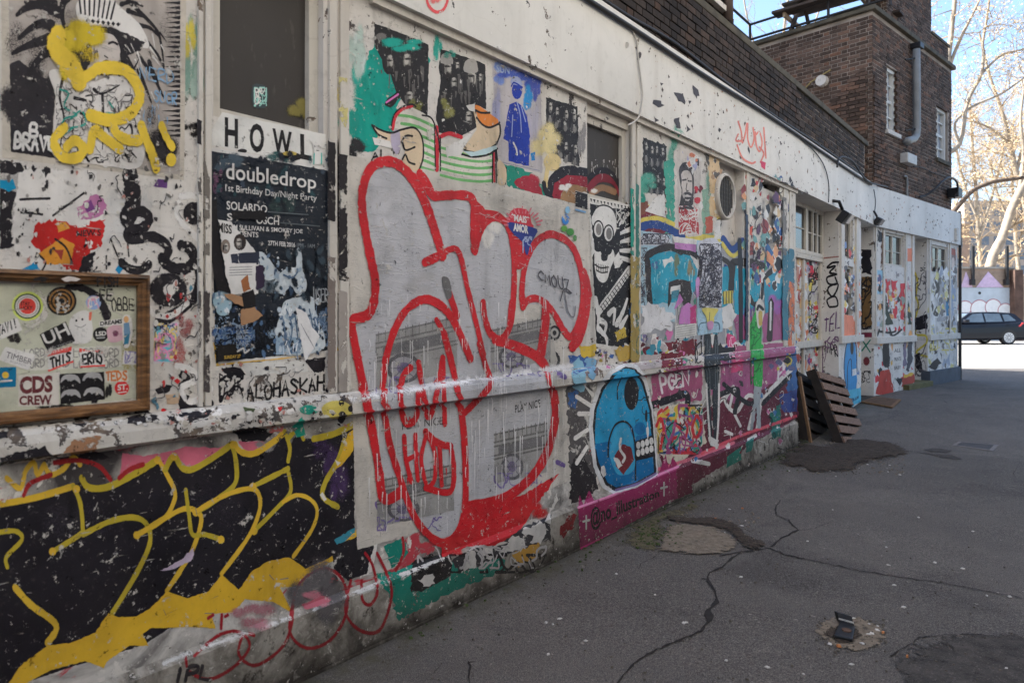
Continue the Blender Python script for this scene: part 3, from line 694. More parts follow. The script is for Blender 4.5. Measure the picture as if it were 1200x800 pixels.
# parked car
def car():
    t = empty('parked_car', 'dark navy hatchback parked in the sunny yard at the alley end', 'car')
    Y = 31.0; g0 = GR; s = 4.35/113.0
    rear = FP(1204.5, 0, Y).x; L = 4.35; Wd = 1.78
    M_P = Mat('navy_car_paint', .35, .3); M_P.color(C(20, 20, 26)); M_P.b.inputs['Coat Weight'].default_value = .15
    MP = M_P.m; MG = simple('car_glass', C(86, 96, 104), .05, .3, 2, bump=0, spec=.8); MT = simple('tyre_rubber', C(38, 36, 36), .8); MR = simple('alloy_wheel', C(190, 190, 190), .35, .1, metal=.3)
    X = lambda d: rear-d                     # d metres forward of the tail
    # lower body: side outline (d,z) lofted across the width with rounded shoulders
    top = [(0, .62), (.03, .95), (.12, 1.02), (.9, .97), (2.0, .93), (3.05, .91), (3.6, .86), (4.05, .74), (4.28, .58), (4.35, .42)]
    bot = [(0, .34), (.03, .27), (.12, .24), (.9, .22), (2.0, .2), (3.05, .2), (3.6, .22), (4.05, .24), (4.28, .26), (4.35, .32)]
    mb = MB(); sec = []
    for (d, zt_), (_, zb_) in zip(top, bot):
        inset = .10 if d < .02 or d > 4.3 else (.05 if d < .1 or d > 4.2 else 0)
        row = []
        for k, (wy, fz) in enumerate(((.5, 0), (.93, .0), (1, .12), (1, .45), (.985, .75), (.95, .95), (.88, 1.0), (.4, 1.03))):
            row.append((X(d), (Wd/2-inset)*wy, g0+zb_+(zt_-zb_)*fz))
        sec.append(row)
    for sgn in (-1, 1):
        for i in range(len(sec)-1):
            for k in range(7):
                q = [sec[i][k], sec[i+1][k], sec[i+1][k+1], sec[i][k+1]]
                mb.quad(*[(p[0], Y+Wd/2+sgn*p[1], p[2]) for p in (q if sgn > 0 else q[::-1])])
    for i in range(len(sec)-1):
        for k in (0, 7):
            q = [sec[i][k], sec[i+1][k]]
            mb.quad(*[(p[0], Y+Wd/2+sg*p[1], p[2]) for p, sg in ((q[0], -1), (q[1], -1), (q[1], 1), (q[0], 1))])
    for i in (0, -1):
        r_ = sec[i]; pts = [(p[0], Y+Wd/2-p[1], p[2]) for p in r_]+[(p[0], Y+Wd/2+p[1], p[2]) for p in r_[::-1]]
        k0 = len(mb.v); mb.v += pts; mb.f.append(tuple(range(k0, k0+len(pts)))); mb.m.append(0)
    mb.build('body', MP, t, smooth=True)
    # greenhouse
    gb = [(.10, 1.0), (.55, .99), (1.45, .96), (2.45, .95), (3.15, .94)]
    gt = [(.38, 1.36), (.62, 1.41), (1.35, 1.455), (2.05, 1.44), (2.42, 1.39)]
    mb = MB()
    for sgn in (-1, 1):
        for i in range(4):
            q = [(gb[i], .80), (gb[i+1], .80), (gt[i+1], .60), (gt[i], .60)]
            q = [(X(p[0]), Y+Wd/2+sgn*w_, g0+p[1]) for p, w_ in q]; mb.quad(*(q if sgn > 0 else q[::-1]))
    for i in range(4):
        mb.quad(*[(X(p[0]), Y+Wd/2+sg*.60, g0+p[1]) for p, sg in ((gt[i], -1), (gt[i+1], -1), (gt[i+1], 1), (gt[i], 1))])
    for i in (0, 4):
        mb.quad(*[(X(p[0]), Y+Wd/2+w_, g0+p[1]) for p, w_ in ((gb[i], -.80), (gb[i], .80), (gt[i], .60), (gt[i], -.60))])
    mb.build('cabin', MP, t)
    def side_pane(name, pts):
        mb = MB(); P = []
        for d, z in pts:
            f = (z-.96)/(1.44-.96); P.append((X(d), Y+Wd/2-(.80-.2*f)-.012, g0+z))
        k0 = len(mb.v); mb.v += P; mb.f.append(tuple(range(k0, k0+len(P)))); mb.m.append(0); mb.build(name, MG, t)
    side_pane('window', [(.42, 1.06), (.95, 1.03), (.98, 1.33), (.70, 1.35)]); side_pane('window', [(1.04, 1.02), (1.78, 1.01), (1.78, 1.39), (1.08, 1.37)])
    side_pane('window', [(1.86, 1.0), (2.85, 1.0), (2.30, 1.36), (1.86, 1.39)])
    mb = MB(); mb.quad(*[(X(d)+.015, Y+Wd/2+w_, g0+z+.012) for d, z, w_ in ((3.12, .96, -.74), (3.12, .96, .74), (2.46, 1.37, .55), (2.46, 1.37, -.55))]); mb.build('windscreen', MG, t)
    mb = MB(); mb.box(X(2.86), X(2.66), Y-.14, Y+.04, g0+.98, g0+1.12); mb.build('mirror', MP, t, bevel=.03)
    mb = MB(); mb.box(X(2.0), X(1.84), Y-.012, Y+.02, g0+.83, g0+.86); mb.box(X(.95), X(.80), Y-.012, Y+.02, g0+.85, g0+.88); mb.build('door_handle', MP, t)
    mb = MB(); mb.hexa([(X(.40), Y+.0, g0+.80), (X(-.012), Y+.05, g0+.80), (X(-.012), Y+.3, g0+.80), (X(.40), Y+.3, g0+.80), (X(.22), Y+.0, g0+.98), (X(.0), Y+.06, g0+.98), (X(.0), Y+.3, g0+.98), (X(.22), Y+.3, g0+.98)])
    mb.build('tail_lamp', simple('red_lamp_plastic', C(176, 54, 58), .25, .1), t)
    for d in (.84, 3.45):
        for yy in (Y+.01, Y+Wd-.21):
            w_ = MB(); n = 28
            w_.tube([(X(d), yy-.012, g0+.315), (X(d), yy+.2, g0+.315)], .315, n); wo = w_.build('wheel', MT, t)
            r_ = MB(); r_.tube([(X(d), yy-.022, g0+.315), (X(d), yy-.013, g0+.315)], .225, n); r_.build('rim', MR, wo)
            sp = MB()
            for k in range(10):
                an = 2*math.pi*k/10; c, s_ = math.cos(an), math.sin(an)
                sp.hexa([(X(d)+c*a_-s_*b_, yy+o_, g0+.315+s_*a_+c*b_) for o_ in (-.030, -.024) for a_, b_ in ((.05, -.012), (.2, -.012), (.2, .012), (.05, .012))])
            sp.build('spokes', simple('dark_wheel_gap', C(96, 96, 98), .4), wo)
        mb = MB(); n = 20; P0 = [(X(d)+.36*math.cos(a_), Y-.004, g0+.315+.36*math.sin(a_)) for a_ in [math.pi*k/n for k in range(n+1)]]
        mb.v += P0; mb.f.append(tuple(range(n+1))); mb.m.append(0); mb.build('wheel_arch', M_DARK, t)
car()
# ---- trees: bare planes with pale buds
M_BARK = simple('pale_plane_bark', C(150, 136, 118), .9, .4, 3, bscale=20); M_BARKD = simple('dark_branch_bark', C(92, 76, 62), .9, .4, 4, bscale=20)
M_TWIG = simple('tan_twigs', C(150, 128, 100), .9, .3, 1, bump=0); M_BUD = simple('tan_buds', C(178, 156, 116), .9, .35, 2, bump=0)
def tree(label, limbs, Y, twigs, seed, bark=M_BARK, group='bare plane trees beyond the yard', spread=2.2, buds=2, lean=(0, 0, 1)):
    rr = random.Random(seed)
    base = FP(limbs[0][0][0], limbs[0][0][1], Y); base.z = GR
    t = empty('plane_tree', label, 'tree', group, loc=base)
    tm = MB(); cm = MB(); bm_ = MB(); tips = []
    def tub(mb, pts, rads, n): mb.tube([p-base for p in pts], rads, n, cap=False)
    def smooth(P):
        Q = [P[0]]+P+[P[-1]]; out = []
        for i in range(1, len(Q)-2):
            for k in range(4):
                s = k/4; a, b, c, d = Q[i-1], Q[i], Q[i+1], Q[i+2]
                out.append(.5*((2*b)+(c-a)*s+(2*a-5*b+4*c-d)*s*s+(3*b-a-3*c+d)*s**3))
        return out+[P[-1]]
    stems = []
    for li, l in enumerate(limbs):
        P = [FP(q[0], q[1], Y+(q[3] if len(q) > 3 else 0)) for q in l]; rad = [q[2]*Y/FPX*.78 for q in l]
        S = smooth(P); rs = []
        for i in range(len(S)):
            f = i/(len(S)-1)*(len(rad)-1); k = min(int(f), len(rad)-2); rs.append(rad[k]+(rad[k+1]-rad[k])*(f-k))
        S = [p+Vector((mnoise.noise(p*.9), mnoise.noise(p*.9+Vector((9, 0, 0))), mnoise.noise(p*.9+Vector((0, 9, 0)))))*rs[i]*.5 for i, p in enumerate(S)]
        tub(tm, S, rs, 10); stems.append((S, rs))
    def grow(p, d, L, r, lvl):
        pts = [p]; n = 4
        for i in range(n):
            d = (d+Vector((rr.gauss(0, .22), rr.gauss(0, .22), rr.gauss(.05, .18)))).normalized(); pts.append(pts[-1]+d*L/n)
        tub(cm, pts, [r*(1-.75*i/n) for i in range(n+1)], 4 if lvl < 2 else 3)
        if lvl >= 3:
            for _ in range(buds):
                q = pts[rr.randint(1, n)]-base+Vector((rr.gauss(0, .07), rr.gauss(0, .07), rr.gauss(0, .07))); s = rr.uniform(.02, .05)
                a = Vector((rr.gauss(0, 1), rr.gauss(0, 1), rr.gauss(0, 1))).normalized()*s; b = a.orthogonal().normalized()*s
                bm_.quad(q-a-b, q+a-b, q+a+b, q-a+b)
            return
        for k in range(rr.randint(3, 4)):
            j = rr.randint(1, n); e = Vector((rr.gauss(0, 1), rr.gauss(0, 1), rr.gauss(.25, .7))).normalized()
            grow(pts[j], (d*.55+e*.75).normalized(), L*rr.uniform(.5, .75), r*.55, lvl+1)
    for k in range(twigs):
        S, rs = rr.choice(stems); i = rr.randint(len(S)//5, len(S)-1); i = max(i, rr.randint(0, len(S)-1))
        e = Vector((rr.gauss(0, 1), rr.gauss(0, 1), rr.gauss(.5, .8))).normalized()
        grow(S[i], e, rr.uniform(.6, 1.1)*spread, max(.02, rs[i]*.35), 1)
    tm.build('trunk', bark, t, smooth=True); cm.build('crown', M_TWIG, t)
    if bm_.v: bm_.build('buds', M_BUD, t)['kind'] = 'stuff'
    return t
tree('leaning pale plane tree trunk rising behind the yard wall', [[(1152, 400, 8), (1156, 340, 7.5), (1162, 308, 7), (1176, 270, 6), (1194, 225, 5.5), (1210, 190, 5), (1226, 140, 4), (1240, 80, 3)], [(1194, 225, 3), (1200, 180, 2.6), (1196, 140, 2), (1202, 90, 1.4)], [(1210, 190, 3), (1230, 175, 2.5), (1262, 150, 2)]], 42, 34, 11, spread=2.4, buds=4)
tree('plane tree with forked upright limbs beside the brick tower corner', [[(1100, 400, 6), (1103, 300, 6), (1106, 180, 5), (1111, 84, 4), (1116, 31, 3.2), (1119, -10, 2.8), (1124, -80, 2)], [(1106, 180, 4), (1125, 169, 3), (1134, 119, 2.6), (1150, 87, 2.4), (1153, 62, 2.2), (1152, 50, 2), (1158, 10, 1.6), (1162, -40, 1)], [(1150, 87, 2), (1175, 64, 1.7), (1203, 56, 1.4), (1240, 30, 1)], [(1111, 84, 2.6), (1128, 40, 2.2), (1146, 4, 1.6), (1160, -40, 1)], [(1125, 169, 2), (1119, 145, 1.8), (1140, 125, 1.8), (1175, 109, 1.5), (1202, 90, 1.2)]], 34, 60, 12, spread=1.9, buds=4)
tree('plane tree throwing one low dark branch across the yard', [[(1088, 400, 6), (1094, 300, 5.5), (1112, 258, 4.5), (1121, 243, 3.6), (1140, 223, 3.2), (1160, 214, 3), (1176, 211, 2.8), (1204, 207, 2.4), (1240, 196, 1.6)], [(1094, 300, 4), (1098, 200, 3), (1105, 120, 2)]], 27, 10, 13, bark=M_BARKD, spread=1.1, buds=2)
tree('slim plane tree at the right with a steep dividing trunk', [[(1214, 400, 6), (1212, 300, 5), (1202, 240, 4.4), (1191, 202, 3.8), (1184, 169, 3.2), (1176, 137, 2.6), (1160, 90, 2), (1148, 40, 1.3)], [(1191, 202, 2.6), (1204, 150, 2.2), (1222, 80, 1.6)], [(1184, 169, 2), (1160, 150, 1.6), (1138, 142, 1.1)]], 47, 52, 14, spread=2.6, buds=4)
tree('thin pale tree crown far behind the terrace railing', [[(905, 400, 3), (910, 150, 2.5), (918, 40, 2), (930, -40, 1.2)], [(910, 150, 1.8), (950, 40, 1.4), (975, -30, 1)], [(912, 120, 1.6), (880, 40, 1.3), (868, -30, 1)]], 60, 40, 15, spread=3.4, buds=1)
tree('hazy far plane tree filling the gap above the yard wall', [[(1148, 400, 3.5), (1150, 330, 3.2), (1146, 260, 2.8), (1140, 180, 2), (1136, 110, 1.2)], [(1146, 280, 2), (1166, 220, 1.7), (1180, 150, 1.1)], [(1146, 260, 2), (1128, 210, 1.5), (1120, 170, 1.1)]], 70, 120, 16, spread=3.8, buds=5)
tree('hazy far plane tree standing by the block of flats', [[(1195, 400, 3.5), (1194, 330, 3), (1190, 270, 2.6), (1186, 200, 1.8), (1188, 140, 1)], [(1192, 290, 2), (1214, 220, 1.6), (1222, 150, 1)], [(1190, 270, 1.8), (1170, 230, 1.4), (1160, 190, 1)]], 76, 120, 17, spread=3.8, buds=5)
# ------------------------------------------------------------------ flat paint and print: traced outlines laid on the wall relief
def crop(x0, y0, s): return lambda *p: [(x0+p[i]/s, y0+p[i+1]/s) for i in range(0, len(p), 2)]
_pm = {}
def paint(rgb, wear=.10, soft=False, rough=.55, var=.28, fade=1.0, grain=.35, metal=0, wrinkle=.0, wscale=7):
    key = (rgb, wear, soft, rough, var, fade, grain, metal, wrinkle, wscale)
    if key in _pm: return _pm[key]
    m = Mat('paint_%02x%02x%02x' % rgb, rough, .18, metal)
    p = m.pos(); n = m.noise(5.3, 6, .62, p, .3); fine = m.noise(55, 4, .65, p)
    c = C(*rgb); d = tuple(x*(1-var) for x in c[:3])+(1,); l = tuple(min(.9, x*(1+var*.45)+.004) for x in c[:3])+(1,)
    col = m.ramp(n, [(.30, d), (.5, c), (.72, l)])
    col = m.mix(m.math('MULTIPLY', m.step(fine, .60, .82), .30), col, C(112, 106, 100))
    m.color(col)
    at = m.node('ShaderNodeAttribute', attribute_name='a').outputs['Fac']
    drop = m.math('SUBTRACT', m.noise(430, 2, .6, p), .5)       # paint lands as droplets, so edges break up instead of fading
    if soft: a = m.math('GREATER_THAN', m.math('ADD', m.math('MULTIPLY', at, fade), m.math('ADD', m.math('MULTIPLY', drop, 1.9), m.math('MULTIPLY', m.math('SUBTRACT', fine, .5), grain))), .5)
    else:
        a = m.math('GREATER_THAN', m.math('ADD', at, m.math('ADD', m.math('MULTIPLY', drop, 1.5), m.math('MULTIPLY', m.math('SUBTRACT', fine, .5), grain))), .5 if fade > .95 else .5+(1-fade)*.9)
    if wear:
        w1 = m.noise(wscale, 8, .72, m.pos((1, 1, 1)), .5); t = .70-.32*wear
        a = m.math('MULTIPLY', a, m.ramp(w1, [(t-.012, 1.0), (t+.012, 0.0)]))
        w2 = m.noise(26, 5, .7, m.pos((1, 1, .35))); t2 = .76-.2*wear
        a = m.math('MULTIPLY', a, m.ramp(w2, [(t2-.02, 1.0), (t2+.02, 0.0)]))
    m.alpha(a)
    h = m.math('ADD', m.math('MULTIPLY', fine, .3), n)
    if wrinkle:
        wr = m.noise(9, 5, .6, m.pos((.6, .6, 3.2)), 1.2); rid = m.math('ABSOLUTE', m.math('SUBTRACT', wr, .5))
        h = m.math('ADD', h, m.math('MULTIPLY', m.ramp(rid, [(0, 1.0), (.03, 0.0)]), 3*wrinkle))
    m.bump(h, .35, .004); _pm[key] = m.m; return m.m
def catmull(P, closed=False, k=5):
    n = len(P)
    if n < 3: return list(P)
    out = []
    rng = range(n) if closed else range(n-1)
    for i in rng:
        if closed: a, b, c, d = P[i-1], P[i], P[(i+1) % n], P[(i+2) % n]
        else: a, b, c, d = P[max(i-1, 0)], P[i], P[i+1], P[min(i+2, n-1)]
        for j in range(k):
            t = j/k
            out.append(tuple(.5*((2*b[q])+(c[q]-a[q])*t+(2*a[q]-5*b[q]+4*c[q]-d[q])*t*t+(3*b[q]-a[q]-3*c[q]+d[q])*t**3) for q in (0, 1)))
    if not closed: out.append(P[-1])
    return out
STROKES = {'A': [[(0, 0), (.5, 1), (1, 0)], [(.2, .4), (.8, .4)]], 'B': [[(0, 0), (0, 1), (.8, .9), (.7, .55), (0, .5), (.9, .4), (.8, .05), (0, 0)]], 'C': [[(1, .85), (.5, 1), (0, .5), (.5, 0), (1, .15)]],
 'D': [[(0, 0), (0, 1), (.8, .8), (.9, .3), (0, 0)]], 'E': [[(1, 1), (0, 1), (0, 0), (1, 0)], [(0, .5), (.8, .5)]], 'F': [[(1, 1), (0, 1), (0, 0)], [(0, .5), (.8, .5)]], 'G': [[(1, .85), (.5, 1), (0, .5), (.5, 0), (1, .2), (1, .5), (.6, .5)]],
 'H': [[(0, 0), (0, 1)], [(1, 0), (1, 1)], [(0, .5), (1, .5)]], 'I': [[(.5, 0), (.5, 1)]], 'J': [[(.8, 1), (.8, .2), (.4, 0), (0, .2)]], 'K': [[(0, 0), (0, 1)], [(1, 1), (0, .45), (1, 0)]], 'L': [[(0, 1), (0, 0), (1, 0)]],
 'M': [[(0, 0), (.1, 1), (.5, .3), (.9, 1), (1, 0)]], 'N': [[(0, 0), (0, 1), (1, 0), (1, 1)]], 'O': [[(.5, 1), (0, .6), (.2, 0), (.8, 0), (1, .6), (.5, 1)]], 'P': [[(0, 0), (0, 1), (.9, .9), (.8, .5), (0, .45)]],
 'Q': [[(.5, 1), (0, .5), (.5, 0), (1, .5), (.5, 1)], [(.6, .3), (1, -.1)]], 'R': [[(0, 0), (0, 1), (.9, .9), (.8, .55), (0, .5), (1, 0)]], 'S': [[(1, .9), (.4, 1), (.05, .75), (.9, .35), (.6, 0), (0, .1)]], 'T': [[(0, 1), (1, 1)], [(.5, 1), (.5, 0)]],
 'U': [[(0, 1), (.05, .2), (.5, 0), (.95, .2), (1, 1)]], 'V': [[(0, 1), (.5, 0), (1, 1)]], 'W': [[(0, 1), (.25, 0), (.5, .7), (.75, 0), (1, 1)]], 'X': [[(0, 0), (1, 1)], [(0, 1), (1, 0)]], 'Y': [[(0, 1), (.5, .5), (1, 1)], [(.5, .5), (.4, 0)]], 'Z': [[(0, 1), (1, 1), (0, 0), (1, 0)]],
 '!': [[(.5, 1), (.5, .35)], [(.5, .08), (.5, 0)]], '.': [[(.5, .05), (.5, 0)]], '*': [[(.5, .9), (.5, .4)], [(.2, .8), (.8, .5)], [(.8, .8), (.2, .5)]]}
def bilin(q, s, t):          # q = bottom-left, bottom-right, top-right, top-left
    return tuple((q[0][i]*(1-s)+q[1][i]*s)*(1-t)+(q[3][i]*(1-s)+q[2][i]*s)*t for i in (0, 1))
_fc = {}
def glyphs(txt, bold=0.0):
    k = (txt, bold)
    if k not in _fc:
        cu = bpy.data.curves.new('lettering', 'FONT'); cu.body = txt; cu.resolution_u = 3; cu.offset = bold
        o = bpy.data.objects.new('lettering', cu); COL.objects.link(o)
        me = o.evaluated_get(bpy.context.evaluated_depsgraph_get()).to_mesh()
        v = [(p.co.x, p.co.y) for p in me.vertices]; f = [tuple(p.vertices) for p in me.polygons]
        bpy.data.objects.remove(o); bpy.data.curves.remove(cu)
        x0 = min(p[0] for p in v); x1 = max(p[0] for p in v); y0 = min(p[1] for p in v); y1 = max(p[1] for p in v)
        _fc[k] = ([((p[0]-x0)/(x1-x0), (p[1]-y0)/(y1-y0)) for p in v], f)
    return _fc[k]
STEP = .00025
class Art:
    """flat marks on one wall; pieces with the same name become one mesh"""
    def __init__(s, wall=W1, off=None, lay=1, seed=1, frame=None):
        s.w = wall; s.off = off; s.p = {}; s.order = []; s.lay = lay; s.r = random.Random(seed); s.frame = frame
    def uv(s, x, y):
        if s.frame: return s.frame(x, y)
        if s.off is not None: return s.w.hit(x, y, s.off)
        o = 0
        for _ in range(4): u, z = s.w.hit(x, y, o+.003); o = .6*o+.4*(prof(u, z) if s.w is W1 else 0)
        u, z = s.w.hit(x, y, (prof(u, z) if s.w is W1 else 0)+.003); return u, z
    def add(s, name, mat, verts, faces):             # verts (px, py, alpha)
        if name not in s.p: s.p[name] = []; s.order.append(name)
        e = s.lay*STEP; s.lay += .03; n = max(1, len(verts)); V = []
        for i, (x, y, a) in enumerate(verts):
            u, z = s.uv(x, y); V.append((u, z, a, e+1.5e-6*i/n))
        xs = [v[0] for v in verts]; ys = [v[1] for v in verts]
        if verts: s.p[name].append((V, faces, mat, [min(xs)-.6, max(xs)+.6, min(ys)-.6, max(ys)+.6]))
        return s
    @staticmethod
    def clusters(sh):                                  # shapes whose boxes touch stay together
        cl = []
        for t in sh:
            b = list(t[3]); m = [t]; rest = []
            for cb, cm in cl:
                if b[0] < cb[1] and cb[0] < b[1] and b[2] < cb[3] and cb[2] < b[3]:
                    m = cm+m; b = [min(b[0], cb[0]), max(b[1], cb[1]), min(b[2], cb[2]), max(b[3], cb[3])]
                else: rest.append((cb, cm))
            cl = rest+[(b, m)]
        cl.sort(key=lambda c: -(c[0][1]-c[0][0])*(c[0][3]-c[0][2])); return [c[1] for c in cl]
    def poly(s, name, mat, pts, smooth=False, rough=.2, k=5):
        pts = catmull(pts, True, k) if smooth else list(pts)
        if rough:
            out = []
            for i, a in enumerate(pts):
                b = pts[(i+1) % len(pts)]; L = math.hypot(b[0]-a[0], b[1]-a[1]); n = max(1, int(L/3))
                for j in range(n): t = j/n; out.append((a[0]+(b[0]-a[0])*t+s.r.gauss(0, rough), a[1]+(b[1]-a[1])*t+s.r.gauss(0, rough)))
            pts = out
        n = len(pts)
        if n > 4:
            ar = sum(pts[i][0]*pts[(i+1) % n][1]-pts[(i+1) % n][0]*pts[i][1] for i in range(n))
            if ar < 0: pts = pts[::-1]
            r_ = delaunay_2d_cdt([Vector(p) for p in pts], [], [list(range(n))], 1, 1e-4)
            return s.add(name, mat, [(p.x, p.y, 1) for p in r_[0]], [tuple(f) for f in r_[2]])
        return s.add(name, mat, [(x, y, 1) for x, y in pts], [tuple(range(n))])
    def stroke(s, name, mat, pts, w, feather=.22, smooth=True, taper=None, cap=True):
        P = catmull(pts, False, 6) if smooth and len(pts) > 2 else list(pts); n = len(P)
        if n < 2: return s
        V = []; F = []
        U = [s.uv(x, y) for x, y in P]
        for i in range(n):
            a = P[max(i-1, 0)]; b = P[min(i+1, n-1)]; dx, dy = b[0]-a[0], b[1]-a[1]; L = math.hypot(dx, dy) or 1
            nx, ny = -dy/L, dx/L; h = w/2*(1+.06*s.r.gauss(0, 1))
            if taper: h *= taper[0]+(taper[1]-taper[0])*i/(n-1)
            hx = h*.72                                  # the wall is seen obliquely: upright strokes look thinner
            for f, al in ((-1-feather, 0), (-1+feather, 1), (1-feather, 1), (1+feather, 0)): V.append((P[i][0]+nx*hx*f, P[i][1]+ny*h*f, al))
        for i in range(n-1):
            for k in range(3): F.append((i*4+k, i*4+k+1, i*4+k+5, i*4+k+4))
        if cap:
            for i in (0, n-1):
                h = w/2*((taper[0] if i == 0 else taper[1]) if taper else 1)
                if h > .3: s.blob(name, mat, P[i][0], P[i][1], h*.72, h, 10, core=1-feather, outer=1+feather)
        s.add(name, mat, V, F)
        return s
    def blob(s, name, mat, cx, cy, rx, ry, n=20, core=.35, outer=1.0, rot=0):
        if core <= .35 and max(rx, ry) > 6.5:            # sprayed haze: a ragged cloud of smaller puffs
            r_ = s.r
            for k in range(7):
                a = r_.uniform(0, 6.283); f = .62*math.sqrt(r_.random()); g = r_.uniform(.38, .66)
                s.blob(name, mat, cx+rx*f*math.cos(a), cy+ry*f*math.sin(a), rx*g, ry*g, 12, core=.36+.001, outer=1.0)
            return s
        V = [(cx, cy, 1)]; F = []; c, q = math.cos(rot), math.sin(rot)
        for f, al in ((core, 1), (outer, 0)):
            for k in range(n):
                a = 2*math.pi*k/n; x, y = rx*f*math.cos(a), ry*f*math.sin(a); V.append((cx+x*c-y*q, cy+x*q+y*c, al))
        for k in range(n):
            F.append((0, 1+k, 1+(k+1) % n)); F.append((1+k, 1+n+k, 1+n+(k+1) % n, 1+(k+1) % n))
        return s.add(name, mat, V, F)
    def disc(s, name, mat, cx, cy, rx, ry, n=24, rot=0): return s.blob(name, mat, cx, cy, rx, ry, n, core=.96, outer=1.02, rot=rot)
    def text(s, name, mat, txt, q, bold=0.0):
        v, f = glyphs(txt, bold); return s.add(name, mat, [bilin(q, a, b)+(1,) for a, b in v], f)
    def hand(s, name, mat, txt, q, w, jit=.12, feather=.25):      # hand-drawn capitals
        n = len(txt)
        for i, ch in enumerate(txt.upper()):
            if ch not in STROKES: continue
            for st in STROKES[ch]:
                pts = [bilin(q, (i+.12+.72*(x+s.r.gauss(0, jit)*.4))/n, y+s.r.gauss(0, jit)*.5) for x, y in st]
                s.stroke(name, mat, pts, w, feather, smooth=ch in 'BCDGJOPQRSU')
        return s
    def face(s, name, cx, cy, w, h, skin, dark, hat=None, beard=True):
        r_ = s.r; side = .12*r_.choice((-1, 1, 1)); g = P_FACE
        s.disc(name, dark, cx, cy-h*.06, w*.62, h*.62, 14)
        s.blob(name, g[0], cx+w*side*.6, cy+h*.02, w*.40, h*.46, 12, core=.45, outer=1.08)
        s.blob(name, g[1], cx+w*(side*1.5+.04), cy-h*.02, w*.22, h*.30, 10, core=.40, outer=1.1)
        s.blob(name, g[2], cx+w*side*.4, cy-h*.10+r_.gauss(0, .2), w*.34, h*.07, 8, core=.4, outer=1.1)
        s.blob(name, g[2], cx-w*side*2.2, cy+h*.05, w*.14, h*.34, 8, core=.4, outer=1.2)
        s.blob(name, g[1], cx+w*side, cy-h*.26, w*.24, h*.10, 8, core=.4, outer=1.2)
        if beard: s.blob(name, g[2], cx+w*side*.5, cy+h*.30, w*.30, h*.20, 10, core=.45, outer=1.15)
        else: s.blob(name, g[2], cx+w*side*.6, cy+h*.24, w*.16, h*.045, 8, core=.4, outer=1.2)
        if hat is not None: s.poly(name, hat, [(cx-w*.42, cy-h*.25), (cx-w*.36, cy-h*.62), (cx+w*.1, cy-h*.72), (cx+w*.4, cy-h*.6), (cx+w*.46, cy-h*.22)], True)
        return s
    def build(s, parent=None, root=None, root_name='poster', label=None, cat=None, group=None, kinds=()):
        """root = name of the piece that becomes the top-level thing; other pieces are its children"""
        objs = {}; ro = None; loc = Vector((0, 0, 0))
        jobs = []
        for nm in s.order:
            cl = s.clusters(s.p[nm]) if nm not in kinds else [s.p[nm]]
            if len(cl) > 14: jobs.append((nm, s.p[nm], True, nm == root))
            else: jobs += [(nm, c, nm in kinds, nm == root and i == 0) for i, c in enumerate(cl)]
        if root: jobs.sort(key=lambda j: not j[3])
        for nm, shapes, stuff, isroot in jobs:
            bm = bmesh.new(); la = bm.verts.layers.float.new('a'); mats = {}; zs = []
            for V, F, mat, _ in shapes:
                mi = mats.setdefault(mat.name, (len(mats), mat))[0]; vs = []
                for u, z, a, e in V:
                    v = bm.verts.new((u, e, z)); v[la] = a; vs.append(v); zs.append(z)
                for f in F:
                    try: q = bm.faces.new([vs[k] for k in f]); q.material_index = mi
                    except ValueError: pass
            big = [q for q in bm.faces if len(q.verts) > 4]
            if big: bmesh.ops.triangulate(bm, faces=big, ngon_method='EAR_CLIP')
            if s.w is W1 and s.off is None and (not s.frame or getattr(s.frame, 'relief', False)) and zs:
                for b in BREAKS:
                    if min(zs) < b < max(zs): bmesh.ops.bisect_plane(bm, geom=bm.verts[:]+bm.edges[:]+bm.faces[:], plane_co=(0, 0, b), plane_no=(0, 0, 1), dist=1e-5)
            for v in bm.verts:
                u, e, z = v.co
                if s.frame: v.co = s.frame.lift(u, z, e)
                else: v.co = s.w.at(u, z, (s.off if s.off is not None else (prof(u, z) if s.w is W1 else 0))+e)
            nrm = Vector((s.w.n.x, s.w.n.y, 0)) if not s.frame else s.frame.n
            bm.normal_update()
            fl = [q for q in bm.faces if q.normal.dot(nrm) < 0]
            if fl: bmesh.ops.reverse_faces(bm, faces=fl)
            if isroot: loc = sum((v.co for v in bm.verts), Vector())/max(1, len(bm.verts))
            if loc.length: bmesh.ops.translate(bm, verts=bm.verts, vec=-loc)
            name = root_name if isroot else nm
            me = bpy.data.meshes.new(name); bm.to_mesh(me); bm.free()
            for i, m in sorted(mats.values(), key=lambda t: t[0]): me.materials.append(m)
            o = bpy.data.objects.new(name, me); COL.objects.link(o)
            if isroot:
                ro = o; o.location = loc; tag(o, label, cat, group)
                if parent: o.parent = parent
            elif ro: o.parent = ro
            elif parent: o.parent = parent
            if stuff: o['kind'] = 'stuff'
            objs[nm] = o
        return ro or objs
BLK = paint((34, 31, 36), .08); BLK0 = paint((30, 28, 30), 0); WHT = paint((208, 204, 200), .10); WHT0 = paint((206, 203, 200), 0)
RED = paint((188, 34, 40), .06); YEL = paint((206, 170, 52), .12); YEL2 = paint((176, 158, 46), .12); SIL = None
def sft(rgb, fade=1.0): return paint(rgb, 0, True, fade=fade)
PAPER = paint((200, 194, 186), .04, wrinkle=.4); 
P_FACE = (sft((120, 116, 112)), sft((172, 167, 160)), sft((44, 41, 42)))
